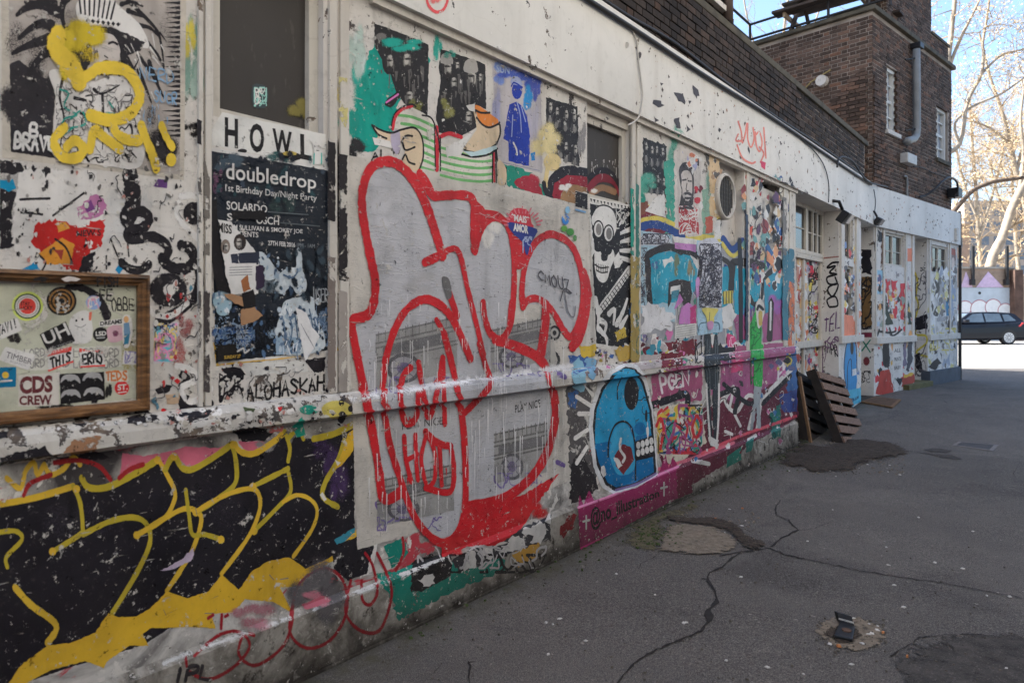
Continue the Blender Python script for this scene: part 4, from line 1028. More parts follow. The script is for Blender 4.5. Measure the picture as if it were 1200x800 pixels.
# crops of the photo used while tracing
cA = crop(0, 0, 4); cB = crop(0, 180, 4); cC = crop(0, 310, 4.2125); cD = crop(0, 480, 2.5); cE = crop(220, 0, 3.333); cF = crop(230, 160, 2.963)
cG = crop(150, 380, 4); cH = crop(200, 480, 2.5); cI = crop(400, 0, 3.479); cJ = crop(560, 60, 4); cK = crop(400, 170, 3.2); cL = crop(400, 380, 2.667)
cM = crop(660, 220, 4); cN = crop(660, 400, 3.335); cO = crop(740, 140, 4); cP = crop(780, 320, 3.077); cQ = crop(900, 220, 5.333); cR = crop(900, 360, 4)
cS = crop(990, 230, 5.333); cT_ = crop(990, 360, 5.714); c6 = crop(745, 250, 4.705); c3 = crop(400, 400, 3.075); c4 = crop(540, 420, 3.075); c2 = crop(540, 190, 3.2); cV = crop(400, 580, 3)
def scraps(art, name, x0, y0, x1, y1, n, pal, size, seed, rough=.6, aspect=1.2):
    rr = random.Random(seed)
    for _ in range(n):
        cx, cy = rr.uniform(x0, x1), rr.uniform(y0, y1); s = rr.uniform(*size); k = rr.randint(5, 9); ph = rr.uniform(0, 6.28)
        pts = [(cx+s*rr.uniform(.45, 1)*math.cos(ph+6.283*i/k)*.75, cy+s*aspect*rr.uniform(.45, 1)*math.sin(ph+6.283*i/k)) for i in range(k)]
        m = rr.choice(pal)
        if rr.random() < .45: art.poly(name, WHT0, [(cx+(x-cx)*1.12+rr.gauss(0, .4), cy+(y-cy)*1.1+rr.gauss(0, .4)) for x, y in pts], rough=rough)
        art.poly(name, m, pts, rough=rough)
def scribble(art, name, mat, x0, y0, x1, y1, n, w, seed, step=8):
    rr = random.Random(seed)
    for _ in range(n):
        x, y = rr.uniform(x0, x1), rr.uniform(y0, y1); a = rr.uniform(0, 6.28); pts = [(x, y)]
        for i in range(rr.randint(3, 6)):
            a += rr.gauss(0, 1.0); x += step*.7*math.cos(a); y += step*math.sin(a); pts.append((min(max(x, x0), x1), min(max(y, y0), y1)))
        art.stroke(name, mat, pts, w*rr.uniform(.6, 1.3))
def drips(art, name, mat, x0, y0, x1, y1, n, L, w, seed):
    rr = random.Random(seed)
    for _ in range(n):
        x, y = rr.uniform(x0, x1), rr.uniform(y0, y1); l = rr.uniform(*L); art.stroke(name, mat, [(x, y), (x+rr.gauss(0, .4), y+l*.5), (x+rr.gauss(0, .7), y+l)], w*rr.uniform(.5, 1.3), taper=(1, .3), cap=False)
def P_(*rgb, wear=.1, **k): return paint(tuple(rgb), wear, **k)

# ================= background stains and washes painted straight onto the building
a = Art(lay=.6, seed=2)
for x, y, rx, ry, c, f in ((30, 250, 60, 90, (150, 148, 146), .6), (120, 260, 70, 60, (196, 194, 192), .8), (225, 60, 14, 60, (120, 150, 138), .8), (222, 40, 10, 30, (190, 175, 70), .8), (226, 150, 16, 12, (40, 36, 36), .9),
        (245, 158, 12, 8, (60, 56, 54), .8), (232, 100, 14, 30, (150, 170, 160), .8), (420, 60, 14, 40, (170, 186, 178), .8), (395, 110, 10, 16, (205, 190, 120), .7), (440, 120, 22, 60, (30, 146, 130), 1), (410, 140, 16, 26, (40, 140, 126), .9), (415, 175, 14, 16, (40, 38, 40), .9),
        (398, 210, 7, 50, (34, 30, 32), 1), (396, 250, 6, 45, (40, 36, 38), .9), (405, 300, 4, 60, (150, 60, 66), .5), (210, 420, 20, 30, (170, 100, 96), .6), (215, 380, 16, 20, (150, 90, 90), .6), (640, 165, 26, 26, (205, 190, 140), .8), (600, 205, 20, 10, (30, 130, 110), .9), (752, 225, 10, 30, (40, 140, 118), .95),
        (760, 215, 20, 14, (90, 160, 140), .7), (788, 170, 8, 40, (90, 160, 140), .6), (830, 230, 10, 40, (120, 160, 140), .6)):
    a.blob('wash', sft(c, f), x, y, rx, ry, 18, core=.25)
a.build(B, root='wash', root_name='paint_wash', label='soft sprayed colour washes on the white wall')

# ================= top-left poster
a = Art(lay=3, seed=3)
a.poly('paper', P_(186, 178, 166, wear=.03, wrinkle=.3), [(2, -30), (3, 185), (110, 198), (216, 211), (219, -30)])
a.poly('print', P_(164, 156, 150, wear=.03), [(10, -30), (13, 177), (211, 205), (212, -30)])
DK = P_(36, 33, 38, wear=.06)
a.poly('print', P_(44, 41, 47, wear=.03), cA(46, 300, 52, 712, 262, 742, 250, 560, 262, 450, 240, 380, 150, 330, 90, 280), rough=.3)
for x, y, rx, ry, f in ((25, 110, 26, 50, .9), (50, 95, 24, 40, .8), (30, 50, 34, 46, .5), (60, 20, 40, 30, .4), (190, 180, 26, 34, .9), (178, 150, 20, 30, .5), (200, 30, 20, 50, .35)): a.blob('print', sft((40, 37, 42), f), x, y, rx, ry)
for k in range(30):
    y = k*23-40; L = 90-30*abs(math.sin(k*1.7)); a.poly('rays', DK, cA(846, y, 846, y+16, 846-L, y+8))
FE = [((120, 10), (190, 20), (230, 40), (280, 60)), ((90, 180), (150, 130), (200, 110), (240, 120)), ((60, 250), (130, 215), (200, 190), (250, 180)), ((130, 360), (160, 310), (200, 260), (250, 230)), ((80, 70), (120, 40), (180, 20), (250, 20)), ((300, 120), (290, 60), (300, 10), (330, -30))]
for f in FE: a.stroke('headdress', DK, cA(*[c for p in f for c in p]), 13, taper=(.4, 1.2))
for f in (((600, 0), (640, 40), (690, 90), (740, 150), (760, 230), (770, 330)), ((570, 20), (620, 10), (670, 30)), ((640, 120), (700, 130), (745, 170)), ((690, 200), (740, 260), (765, 310)), ((650, 260), (700, 330), (740, 400)), ((650, 330), (680, 400), (710, 480)), ((700, 290), (720, 350), (750, 420), (770, 460)), ((600, 50), (650, 70), (680, 80))): a.stroke('headdress', DK, cA(*[c for p in f for c in p]), 6, taper=(1.1, .4))
a.poly('headdress', WHT, cA(370, 0, 380, 110, 520, 120, 640, 210, 700, 220, 660, 120, 560, 30, 520, 0), True)
for k in range(8): a.stroke('headdress', DK, cA(372+k*24, -10+k*3, 380+k*20, 62+k*4), 3)
for k in range(7): a.poly('headdress', DK, cA(402+k*24, 96+k*3, 412+k*24, 86+k*3, 422+k*24, 97+k*3, 412+k*24, 108+k*3))
a.poly('hair', DK, cA(250, 130, 380, 118, 520, 128, 600, 160, 680, 200, 660, 240, 600, 260, 640, 330, 600, 320, 575, 340, 560, 240, 470, 160, 420, 300, 400, 340, 330, 330, 270, 260), rough=.4)
for _ in range(26):
    x, y = a.r.uniform(560, 760), a.r.uniform(120, 440); a.stroke('headdress', WHT if _ % 2 else DK, cA(x, y, x+a.r.uniform(10, 40), y+a.r.uniform(30, 80)), a.r.uniform(1, 3.4), taper=(1, .2))
a.poly('figure', P_(186, 178, 172, wear=.03), cA(430, 190, 470, 158, 530, 166, 562, 230, 556, 300, 520, 334, 475, 325, 440, 270), True); a.blob('figure', sft((90, 84, 82), .8), *cA(450, 250)[0], 4, 12); a.blob('figure', sft((80, 74, 74), .7), *cA(500, 345)[0], 10, 4)
for q, ww in (((510, 205, 530, 198, 550, 208), 3), ((485, 290, 500, 285, 515, 292), 2.4), ((490, 262, 505, 272), 1.6)): a.stroke('hair', DK, cA(*q), ww)
a.poly('figure', WHT, cA(230, 340, 300, 330, 430, 380, 480, 370, 560, 350, 640, 420, 660, 560, 680, 700, 640, 790, 450, 770, 260, 740, 250, 600, 260, 450), True)
for q in ((300, 350, 280, 450, 300, 560, 280, 700), (480, 440, 485, 560, 480, 700), (440, 420, 480, 440, 560, 400), (560, 350, 620, 330, 650, 280), (380, 530, 410, 550, 440, 600), (600, 560, 620, 620, 590, 700), (350, 460, 400, 470, 430, 480), (390, 720, 420, 760), (600, 700, 640, 740)): a.stroke('figure_lines', DK, cA(*q), 4, taper=(1.2, .4))
scribble(a, 'figure_lines', DK, 66, 112, 165, 190, 24, 1.6, 31, 6); scribble(a, 'figure_lines', P_(110, 104, 104), 66, 100, 165, 190, 40, 1.1, 32, 6); scribble(a, 'figure_lines', DK, 66, 100, 160, 190, 40, .8, 33, 4)
for q in ((280, 420, 320, 440, 300, 500, 360, 540, 300, 560, 280, 640, 340, 600), (330, 560, 380, 520, 400, 580, 330, 600), (510, 480, 540, 530, 500, 530)): a.stroke('teal_scribble', P_(60, 150, 136), cA(*q), 2.2)
a.hand('blue_scribble', P_(130, 164, 196), 'NERD', cA(650, 370, 820, 390, 820, 330, 650, 315), 2); a.hand('blue_scribble', P_(130, 164, 196), 'SUCR', cA(720, 475, 830, 490, 830, 440, 720, 425), 1.8)
drips(a, 'blue_scribble', P_(130, 164, 196), 168, 120, 196, 140, 10, (6, 14), 2, 5)
tones_ = [sft((196, 190, 184)), sft((140, 134, 130)), sft((70, 66, 66)), sft((44, 41, 44))]
for _ in range(120):
    x, y = a.r.uniform(255, 665), a.r.uniform(350, 780); q_ = cA(x, y)[0]; s_ = a.r.uniform(.8, 3.4); a.blob('figure_lines', tones_[a.r.randint(0, 3) if a.r.random() < .6 else 0], q_[0], q_[1], s_*.7, s_*a.r.uniform(.7, 2.2), 8, core=.4, rot=a.r.uniform(-.7, .7))
a.hand('lettering', WHT0, 'B.', cA(135, 640, 230, 650, 230, 585, 135, 578), 4.2)
a.hand('lettering', WHT0, 'BRAVE', cA(62, 690, 262, 715, 262, 650, 66, 625), 4.4)
YS = P_(214, 184, 58, wear=.0, grain=.3)
a.blob('yellow_spray', sft((186, 164, 30)), 92, 48, 34, 34); a.blob('yellow_spray', sft((200, 176, 40)), 76, 62, 22, 34); a.blob('yellow_spray', sft((196, 170, 40), .5), 106, 66, 14, 18)
for q, ww in (((270, 170, 260, 230, 330, 310, 370, 380), 26), ((360, 380, 420, 350, 470, 320, 580, 330, 640, 400, 650, 470, 600, 540, 510, 565, 420, 540), 15), ((300, 600, 250, 660, 290, 735, 360, 740, 390, 700, 350, 660, 310, 690), 13), ((420, 700, 440, 610, 480, 640, 560, 700), 13), ((530, 570, 540, 620, 590, 655, 650, 660), 13), ((660, 590, 680, 650, 710, 720, 730, 790), 13), ((755, 590, 775, 640, 805, 690), 11)): a.stroke('yellow_spray', YS, cA(*q), ww)
a.disc('yellow_spray', YS, *cA(800, 750)[0], 6, 8)
a.build(None, 'paper', 'poster', 'black and white poster of a feathered headdress figure sprayed with yellow', 'poster')

# ================= left torn paper and black loops under it
a = Art(lay=1.2, seed=4)
a.poly('black_patch', BLK, cB(0, 160, 80, 180, 60, 260, 55, 380, 90, 430, 0, 450), rough=.8); a.poly('blue_scrap', P_(30, 130, 170), cB(0, 125, 60, 120, 78, 160, 40, 180, 0, 160), rough=.5)
a.poly('black_patch', BLK, cB(0, 30, 100, 45, 115, 85, 60, 100, 0, 90), rough=.6)
a.poly('torn_paper', P_(206, 202, 198, wear=.25), cB(90, 90, 150, 70, 455, 75, 460, 200, 490, 290, 470, 420, 420, 550, 180, 545, 60, 440, 60, 330), rough=1.0)
a.poly('red_scrap', P_(180, 36, 34, wear=.25), cB(170, 330, 260, 310, 380, 340, 490, 300, 480, 420, 420, 470, 370, 550, 330, 540, 210, 480, 150, 420), rough=1.2)
a.poly('orange_scrap', P_(206, 140, 48), cB(180, 470, 290, 395, 350, 420, 330, 520, 220, 520), rough=.6); a.poly('orange_scrap', P_(206, 150, 60), cB(265, 320, 310, 320, 330, 350, 275, 370), rough=.4)
a.stroke('ink_lines', BLK, cB(260, 400, 310, 440, 340, 510), 3); a.stroke('ink_lines', BLK, cB(185, 475, 215, 510, 200, 545), 3); a.poly('orange_scrap', P_(150, 60, 50), cB(255, 450, 300, 450, 290, 500, 270, 470))
a.poly('blue_scrap', P_(40, 130, 180), cB(100, 545, 170, 505, 190, 545), rough=.4); a.poly('blue_scrap', P_(40, 130, 180), cB(540, 545, 560, 520, 580, 540, 560, 565))
a.poly('pink_scrap', P_(170, 110, 150, wear=.4), cB(360, 260, 440, 190, 490, 215, 500, 280, 430, 310, 380, 310), rough=1); a.poly('pink_scrap', P_(110, 60, 120), cB(390, 240, 430, 220, 450, 260, 410, 280), rough=.6)
a.poly('black_patch', BLK, cB(390, 480, 450, 460, 430, 550, 370, 555), rough=.8); a.text('lettering', BLK, 'NEW S', cB(360, 390, 475, 385, 475, 352, 360, 360), .02)
for q in ((95, 215, 160, 212, 235, 210), (100, 275, 150, 278, 200, 285), (250, 290, 320, 240, 400, 180), (280, 260, 340, 230)): a.stroke('ink_lines', BLK, cB(*q), 3)
scraps(a, 'ink_specks', 30, 195, 60, 205, 5, [BLK], (2, 6), 8); scraps(a, 'ink_specks', 20, 245, 30, 300, 8, [BLK], (1, 4), 9)
a.poly('purple_scrap', P_(92, 58, 116), cB(720, 155, 740, 118, 785, 125, 785, 162))
a.build(B, 'black_patch', 'torn_poster_layers', 'torn red, white and orange poster scraps below the headdress poster')
a = Art(lay=3.6, seed=5)
a.stroke('tag', BLK, cB(610, 100, 620, 160, 625, 230, 600, 300), 26, .1)
a.stroke('tag', BLK, cB(580, 290, 660, 270, 700, 300, 680, 340, 600, 370, 620, 400, 720, 390, 790, 440, 770, 500), 13, .12)
a.stroke('tag', BLK, cB(760, 490, 800, 530, 870, 540, 910, 500, 900, 450, 850, 430), 14, .12)
a.stroke('tag', BLK, cB(890, 440, 935, 560, 920, 660, 850, 730, 740, 800), 14, .12)
a.blob('tag', BLK, *cB(790, 640)[0], 24, 22, core=.85, outer=1); a.blob('tag', BLK, *cB(910, 280)[0], 14, 15, core=.8)
a.stroke('halo', P_(214, 211, 208), cB(840, 230, 830, 280, 860, 330, 930, 400, 945, 420), 8, .3); a.stroke('halo', P_(214, 211, 208), cB(850, 200, 900, 195, 950, 210), 8, .3)
a.blob('halo', WHT, *cB(795, 640)[0], 9, 9, core=.6); a.stroke('halo', P_(214, 211, 208), cB(690, 640, 710, 740, 800, 760, 880, 700), 7, .3)
a.stroke('tag', BLK, cB(570, 510, 610, 540, 660, 545, 700, 520), 11, .1)
for q in ((520, 400, 540, 450, 560, 500), (600, 420, 605, 480), (500, 480, 500, 540)): a.stroke('tag', BLK, cB(*q), 2.5)
# tail of the tag beside the frame and white outline shapes
a.stroke('tag', BLK, cG(250, 230, 280, 260, 250, 290), 10, .1); a.poly('tag', BLK, cG(230, 330, 330, 370, 390, 350, 400, 400, 330, 455, 270, 440, 240, 380), True)
a.stroke('halo', P_(214, 211, 208), cG(230, 195, 300, 215, 320, 260, 250, 300, 290, 360, 350, 340, 390, 300), 8, .2); a.stroke('halo', P_(214, 211, 208), cG(310, 470, 380, 450, 430, 410), 9, .2)
a.poly('grime', BLK, cG(0, 430, 60, 420, 140, 425, 110, 450, 0, 465), rough=.7); a.poly('grime', BLK, cG(130, 300, 180, 280, 210, 290, 190, 320, 140, 330), rough=.7)
for x, y, s in ((232, 265, 4), (210, 250, 3), (236, 405, 3), (120, 355, 3), (170, 400, 3)): a.poly('red_fleck', RED, [(q[0]+dx, q[1]+dy) for q in cG(x, y) for dx, dy in ((-s, 0), (0, -s*.8), (s, 0), (0, s))], rough=.4)
a.poly('tan_patch', P_(186, 160, 134), cG(175, 330, 245, 320, 240, 370, 190, 375), rough=.5)
a.build(B, 'tag', 'black_loop_tag', 'fat black looping tag right of the wooden frame')

a = Art(lay=7, seed=105)
_g = [BLK, P_(96, 92, 90), P_(150, 146, 142), WHT, P_(60, 56, 58), P_(170, 120, 110, wear=.3), P_(190, 186, 176)]
scraps(a, 'fleck', 0, 190, 230, 318, 150, _g, (.8, 4.5), 41, aspect=1.1); scraps(a, 'fleck', 180, 320, 235, 480, 70, _g+[P_(170, 60, 60), P_(90, 130, 150)], (.8, 5), 42, aspect=1.3); scraps(a, 'fleck', 0, 482, 410, 505, 90, _g, (1, 5), 43, aspect=.6); scraps(a, 'fleck', 250, 425, 405, 470, 60, _g, (.8, 5), 44, aspect=.8); scraps(a, 'fleck', 410, 20, 700, 190, 40, [WHT, P_(150, 146, 142), P_(90, 86, 84)], (.6, 2.6), 45)
scribble(a, 'fleck', BLK, 100, 200, 232, 318, 12, 1.2, 46, 6); scribble(a, 'fleck', P_(80, 76, 78), 182, 330, 236, 470, 10, 1.3, 47, 7); scribble(a, 'fleck', BLK, 255, 430, 400, 470, 8, 1, 48, 5)
a.build(B, 'fleck', 'flaking_flecks', kinds=('fleck',))
a = Art(off=.0142, lay=1, seed=106)
for x0, x1, y0, y1, m in ((231, 236, 140, 170, BLK), (239, 246, 180, 300, P_(110, 104, 98, wear=.5)), (232, 236, 200, 440, P_(90, 86, 84, wear=.6)), (239, 246, 320, 460, P_(70, 64, 64, wear=.6)), (384, 393, 165, 260, P_(36, 32, 34, wear=.35)), (397, 407, 180, 330, P_(40, 36, 38, wear=.4)), (384, 393, 300, 460, P_(120, 110, 104, wear=.5)), (397, 407, 90, 150, P_(190, 180, 120, wear=.5)), (397, 407, 340, 460, P_(150, 142, 136, wear=.5)), (739, 743, 220, 300, P_(40, 130, 112, wear=.3)), (745, 749, 215, 420, P_(60, 110, 100, wear=.4)), (739, 749, 300, 425, P_(150, 130, 70, wear=.5)), (917, 931, 290, 400, P_(60, 110, 130, wear=.4)), (917, 922, 230, 300, P_(110, 104, 100, wear=.5)), (924, 931, 330, 410, P_(196, 110, 70, wear=.5)), (874, 877, 250, 400, P_(50, 60, 80, wear=.3))):
    a.poly('post_smear', m, [(x0, y0), (x1, y0+2), (x1, y1), (x0, y1-2)], rough=.35)
a.build(B, 'post_smear', 'post_smear', 'dark rubbed paint on the slender posts')

# ================= collage of stickers inside the wooden frame
a = Art(lay=1.0, seed=6)
a.poly('paper', P_(182, 182, 164, wear=.25), cC(-60, 90, 690, 100, 700, 660, -60, 735))
a.blob('grime', sft((150, 140, 90), .6), *cC(640, 480)[0], 14, 40); a.blob('grime', sft((40, 36, 36), 1), *cC(200, 75)[0], 18, 6); a.blob('grime', sft((40, 36, 36), .9), *cC(70, 360)[0], 12, 12)
a.stroke('grime', BLK, cC(330, 110, 420, 120, 490, 170, 530, 250), 12, .3, taper=(.5, 1.2)); a.blob('grime', sft((36, 34, 34)), *cC(300, 705)[0], 30, 4); a.blob('grime', sft((36, 34, 34)), *cC(540, 620)[0], 6, 14)
a.hand('doodle', BLK, 'OBBE', cC(550, 225, 665, 225, 665, 170, 550, 165), 2); a.hand('doodle', BLK, 'FISH', cC(480, 105, 585, 105, 585, 65, 480, 60), 2.6)
a.hand('doodle', BLK, 'FE', cC(490, 175, 560, 180, 560, 125, 490, 120), 2.4)
a.build(B, 'paper', 'sticker_backing', 'grubby paper patch inside the wooden frame')
def sticker(label, fn, lay=2.6, seed=1):
    a = Art(lay=lay, seed=seed); fn(a); a.build(None, a.order[0], 'sticker', label, 'sticker', 'stickers in and around the wooden frame')
def rings(a, c, specs):
    for i, (rx, ry, m) in enumerate(specs): a.disc('base' if i == 0 else 'ring', m, c[0], c[1], rx, ry, 30)
def f(a):
    c = cC(137, 205)[0]; rings(a, c, ((18.5, 17.5, P_(196, 208, 104)), (16, 15, P_(70, 84, 60)), (14.2, 13.2, WHT0), (12.6, 11.6, P_(120, 120, 110)), (11.8, 10.8, WHT0), (10, 9.4, P_(206, 70, 62))))
    a.text('lettering', BLK0, 'STAY', cC(103, 200, 150, 202, 150, 184, 103, 182), .03); a.text('lettering', BLK0, 'LUCKY', cC(95, 222, 162, 224, 162, 204, 95, 202), .03)
sticker('round lime-rimmed sticker with a red centre reading STAY LUCKY', f)
def f(a):
    c = cC(305, 180)[0]; rings(a, c, [(17.8, 17, BLK0)]+[(15.2-k*2.3, 14.4-k*2.2, P_(150, 110, 60) if k % 2 == 0 else BLK0) for k in range(6)])
sticker('round black sticker with fine gold rings', f)
def f(a):
    c = cC(463, 187)[0]; rings(a, c, ((9, 8.5, P_(140, 160, 200)), )); scribble(a, 'pattern', P_(206, 150, 170), c[0]-6, c[1]-6, c[0]+6, c[1]+6, 5, 2, 4, 4); scribble(a, 'pattern', WHT0, c[0]-6, c[1]-6, c[0]+6, c[1]+6, 5, 1.6, 5, 4)
sticker('small round blue and pink patterned sticker', f)
def f(a):
    a.poly('base', BLK0, cC(195, 345, 325, 280, 372, 378, 238, 430)); a.text('lettering', WHT0, 'UH', cC(228, 398, 350, 345, 322, 285, 205, 345), .015); a.text('lettering', P_(150, 150, 150), 'HOLYHOOD', cC(245, 425, 362, 385, 358, 373, 240, 412))
sticker('tilted black square sticker with big white letters UH', f, 5)
def f(a):
    a.poly('base', WHT0, cC(28, 405, 182, 445, 140, 522, -6, 470)); a.text('lettering', P_(70, 66, 74), 'TIMBER', cC(28, 458, 156, 494, 162, 468, 36, 428)); a.text('lettering', P_(150, 146, 150), 'BOARDS', cC(50, 482, 128, 502, 131, 492, 53, 471))
sticker('white oblong sticker reading TIMBER', f, 5)
def f(a):
    a.poly('base', P_(196, 190, 182), cC(92, 548, 290, 530, 292, 692, 92, 700)); a.text('lettering', P_(96, 44, 48), 'CDS', cC(98, 640, 262, 630, 262, 545, 98, 552), .05); a.text('lettering', P_(96, 44, 48), 'CREW', cC(96, 694, 258, 692, 258, 640, 96, 648), .04)
sticker('cream sticker with maroon block letters CDS CREW', f)
def f(a):
    a.poly('base', BLK0, cC(295, 540, 515, 528, 520, 665, 300, 690))
    for x, y in ((350, 575), (460, 565), (352, 650), (465, 640)):
        a.poly('print', P_(160, 158, 158), cC(x-50, y+10, x-40, y-22, x-5, y-35, x+35, y-25, x+48, y+10, x+20, y-8, x-5, y+2, x-25, y-10), True); a.blob('print', BLK0, *cC(x, y+20)[0], 7, 8)
sticker('black four-panel photo sticker at the bottom of the frame', f, 2.8)
def f(a):
    a.disc('base', P_(196, 40, 44), *cC(603, 608)[0], 8.6, 8.4); a.text('lettering', WHT0, 'ST.', cC(582, 622, 632, 616, 632, 588, 582, 592), .03); a.stroke('lettering', WHT0, cC(585, 632, 625, 627), 1.2)
sticker('round red sticker reading ST.', f)
def f(a):
    a.disc('base', BLK0, *cC(498, 345)[0], 9.2, 8.6); a.text('lettering', WHT0, 'LSD', cC(474, 352, 526, 350, 526, 328, 474, 330), .03); a.stroke('lettering', P_(150, 150, 150), cC(480, 362, 518, 360), 1.6)
sticker('round black sticker with white letters LSD', f, 2.9)
def f(a):
    a.poly('base', WHT0, cC(350, 262, 440, 232, 452, 372, 352, 380), True); a.disc('lettering', BLK0, *cC(378, 276)[0], 1.3, 1.6, 8); a.disc('lettering', BLK0, *cC(408, 270)[0], 1.3, 1.6, 8)
    a.stroke('lettering', P_(120, 120, 122), cC(372, 300, 400, 310, 425, 295), .9); drips(a, 'lettering', P_(150, 150, 150), 86, 384, 104, 394, 16, (1, 2), .8, 3); a.poly('orange_strip', P_(206, 106, 84), cC(440, 235, 455, 232, 450, 275, 440, 275))
sticker('white die-cut sticker of a dotted cartoon face', f, 4)
def f(a):
    a.poly('base', P_(200, 198, 188), cC(112, 420, 600, 400, 602, 505, 150, 522))
    for y in (418, 470):
        for k, wd in enumerate(('LORD', 'LORD', 'LORD', 'LORD')): a.hand('lettering', P_(130, 128, 126), wd, cC(118+k*122, y+38, 226+k*122, y+34, 226+k*122, y-4, 118+k*122, y), 1.6, .03)
sticker('wide white strip printed with outlined letters LORD', f, 2.3)
def hello(x, y, tg, lab, sk):
    def f(a):
        a.poly('base', WHT0, cC(x, y, x+120, y-28*sk, x+128, y+70-20*sk, x+6, y+96)); a.poly('band', P_(206, 76, 70), cC(x, y, x+120, y-28*sk, x+121, y-6*sk, x+1, y+22)); a.text('lettering', WHT0, 'HELLO', cC(x+14, y+18-6*sk, x+108, y-4-18*sk, x+108, y-15-16*sk, x+14, y+4-4*sk))
        a.hand('tag', BLK0, tg, cC(x+16, y+78, x+116, y+55-12*sk, x+116, y+6-6*sk, x+12, y+34), 3.0); a.poly('band', P_(206, 76, 70), cC(x+4, y+88, x+127, y+60-20*sk, x+128, y+70-20*sk, x+6, y+96))
    sticker(lab, f, 5.4)
hello(235, 432, 'THIS', 'hello name sticker with a bold black tag, left of the pair', 1); hello(392, 412, 'ERMS', 'hello name sticker with a scribbled tag, right of the pair', -1)
def f(a): a.poly('base', WHT0, cC(-10, 300, 85, 262, 112, 322, 0, 372)); a.hand('lettering', BLK0, 'TAVI!', cC(-10, 350, 90, 305, 78, 262, -10, 305), 2)
sticker('white sticker at the left edge with thin letters TA.VI', f)
def f(a): a.poly('base', P_(30, 110, 150), cC(-10, 508, 82, 505, 80, 602, -10, 608)); a.disc('print', P_(214, 178, 60), *cC(28, 545)[0], 4, 4); a.stroke('print', WHT0, cC(5, 575, 60, 572), 2)
sticker('blue sticker with a yellow sun at the left edge', f)
def f(a): a.poly('base', P_(200, 196, 184), cC(515, 530, 632, 520, 636, 575, 520, 582)); a.hand('lettering', P_(196, 116, 60), 'TEDS', cC(522, 572, 632, 568, 632, 525, 522, 530), 2.6)
sticker('cream sticker with an orange tag near the frame corner', f)
def f(a):
    a.poly('base', WHT0, cC(490, 282, 600, 265, 606, 296, 494, 308)); a.text('lettering', BLK0, 'DREAMS', cC(496, 302, 604, 290, 604, 268, 496, 282), .04)
    a.poly('print', P_(196, 160, 170), cC(535, 310, 600, 305, 605, 370, 540, 380), True); a.blob('print', P_(110, 60, 84), *cC(572, 340)[0], 5, 5)
sticker('paper sticker lettered DREAMS over a pink mouth', f, 4.2)
def f(a):
    a.poly('base', WHT0, cC(608, 255, 645, 255, 655, 320, 640, 400, 612, 405, 605, 320), True); a.disc('print', P_(206, 160, 110), *cC(624, 270)[0], 3, 4); a.poly('print', P_(110, 140, 170), cC(610, 290, 640, 285, 645, 340, 615, 345)); a.poly('print', P_(60, 120, 150), cC(615, 345, 643, 340, 635, 392, 612, 395))
sticker('small cut-out sticker of a standing figure in blue', f, 4.8)
def f(a): a.poly('base', WHT0, cC(612, 425, 680, 432, 685, 495, 605, 490)); scribble(a, 'doodle', P_(130, 124, 170), 147, 412, 161, 425, 9, 1.3, 3, 4)
sticker('white square sticker with a violet doodle', f)
def f(a):
    a.poly('base', P_(196, 190, 200), cC(756, 285, 882, 282, 884, 478, 762, 488))
    for m, sd in ((P_(226, 140, 190), 1), (P_(110, 180, 200), 2), (P_(222, 200, 120), 3), (P_(60, 70, 120), 4), (P_(226, 150, 190), 5)): scribble(a, 'doodle', m, 182, 380, 207, 422, 7, 3 if sd != 4 else 1.2, sd, 9)
sticker('pastel scribbled sticker just right of the wooden frame', f)
# the frame itself
def pic_frame():
    uo, ui = W1.U(177, .03), W1.U(163, .03); z_t = W1.hit(170, 322, .03)[1]; z_b = W1.hit(176, 481, .03)[1]; ul = W1.U(-90, .03)
    fwz = .055; t = empty('picture_frame', 'dark wooden picture frame fixed around a patch of stickers', 'frame', loc=W1.at(uo, z_b, 0))
    m = Mat('varnished_oak', .45, .4); n = m.noise(14, 6, .6, m.pos((1, 1, 5)), .6); n2 = m.noise(3, 4)
    c = m.ramp(n, [(.3, C(62, 42, 26)), (.55, C(112, 79, 48)), (.75, C(146, 108, 70))]); c = m.mix(m.step(n2, .58, .66), c, C(44, 36, 32)); m.color(c); m.bump(n, .3, .004)
    base = t.location.copy(); prf = [(0, .004), (0, .022), (.005, .034), (.012, .036), (.015, .027), (.025, .026), (.029, .018), (.036, .016), (.036, .004)]
    def bar(p0, p1, inx, inz, m0, m1):          # p0,p1 outer corners (u,z); inward direction; mitre slope at both ends
        mb = MB(); A = []; Bq = []
        for w_, o in prf:
            A.append(W1.at(p0[0]+inx*w_+m0[0]*w_, p0[1]+inz*w_+m0[1]*w_, o)-base); Bq.append(W1.at(p1[0]+inx*w_+m1[0]*w_, p1[1]+inz*w_+m1[1]*w_, o)-base)
        for i in range(len(prf)-1): mb.quad(A[i], Bq[i], Bq[i+1], A[i+1])
        mb.build('frame_bar', m.m, t)
    bar((ul, z_t), (uo, z_t), 0, -1, (1, 0), (-1, 0)); bar((uo, z_b), (ul, z_b), 0, 1, (-1, 0), (1, 0)); bar((uo, z_t), (uo, z_b), -1, 0, (0, -1), (0, 1)); bar((ul, z_b), (ul, z_t), 1, 0, (0, 1), (0, -1))
pic_frame()
a = Art(lay=1, off=.038, seed=8)
a.blob('paint_smear', sft((36, 32, 32)), *cC(205, 68)[0], 12, 5); a.poly('paint_smear', P_(206, 196, 190), cC(300, 70, 340, 58, 395, 70, 380, 82, 320, 84), rough=.4); a.hand('paint_smear', BLK0, 'FISH', cC(478, 104, 584, 106, 584, 66, 478, 62), 2.4)
o = a.build(None, 'paint_smear', 'paint_smear'); o.parent = bpy.data.objects['picture_frame']; o.matrix_parent_inverse = Matrix.Translation(-Vector(bpy.data.objects['picture_frame'].location))

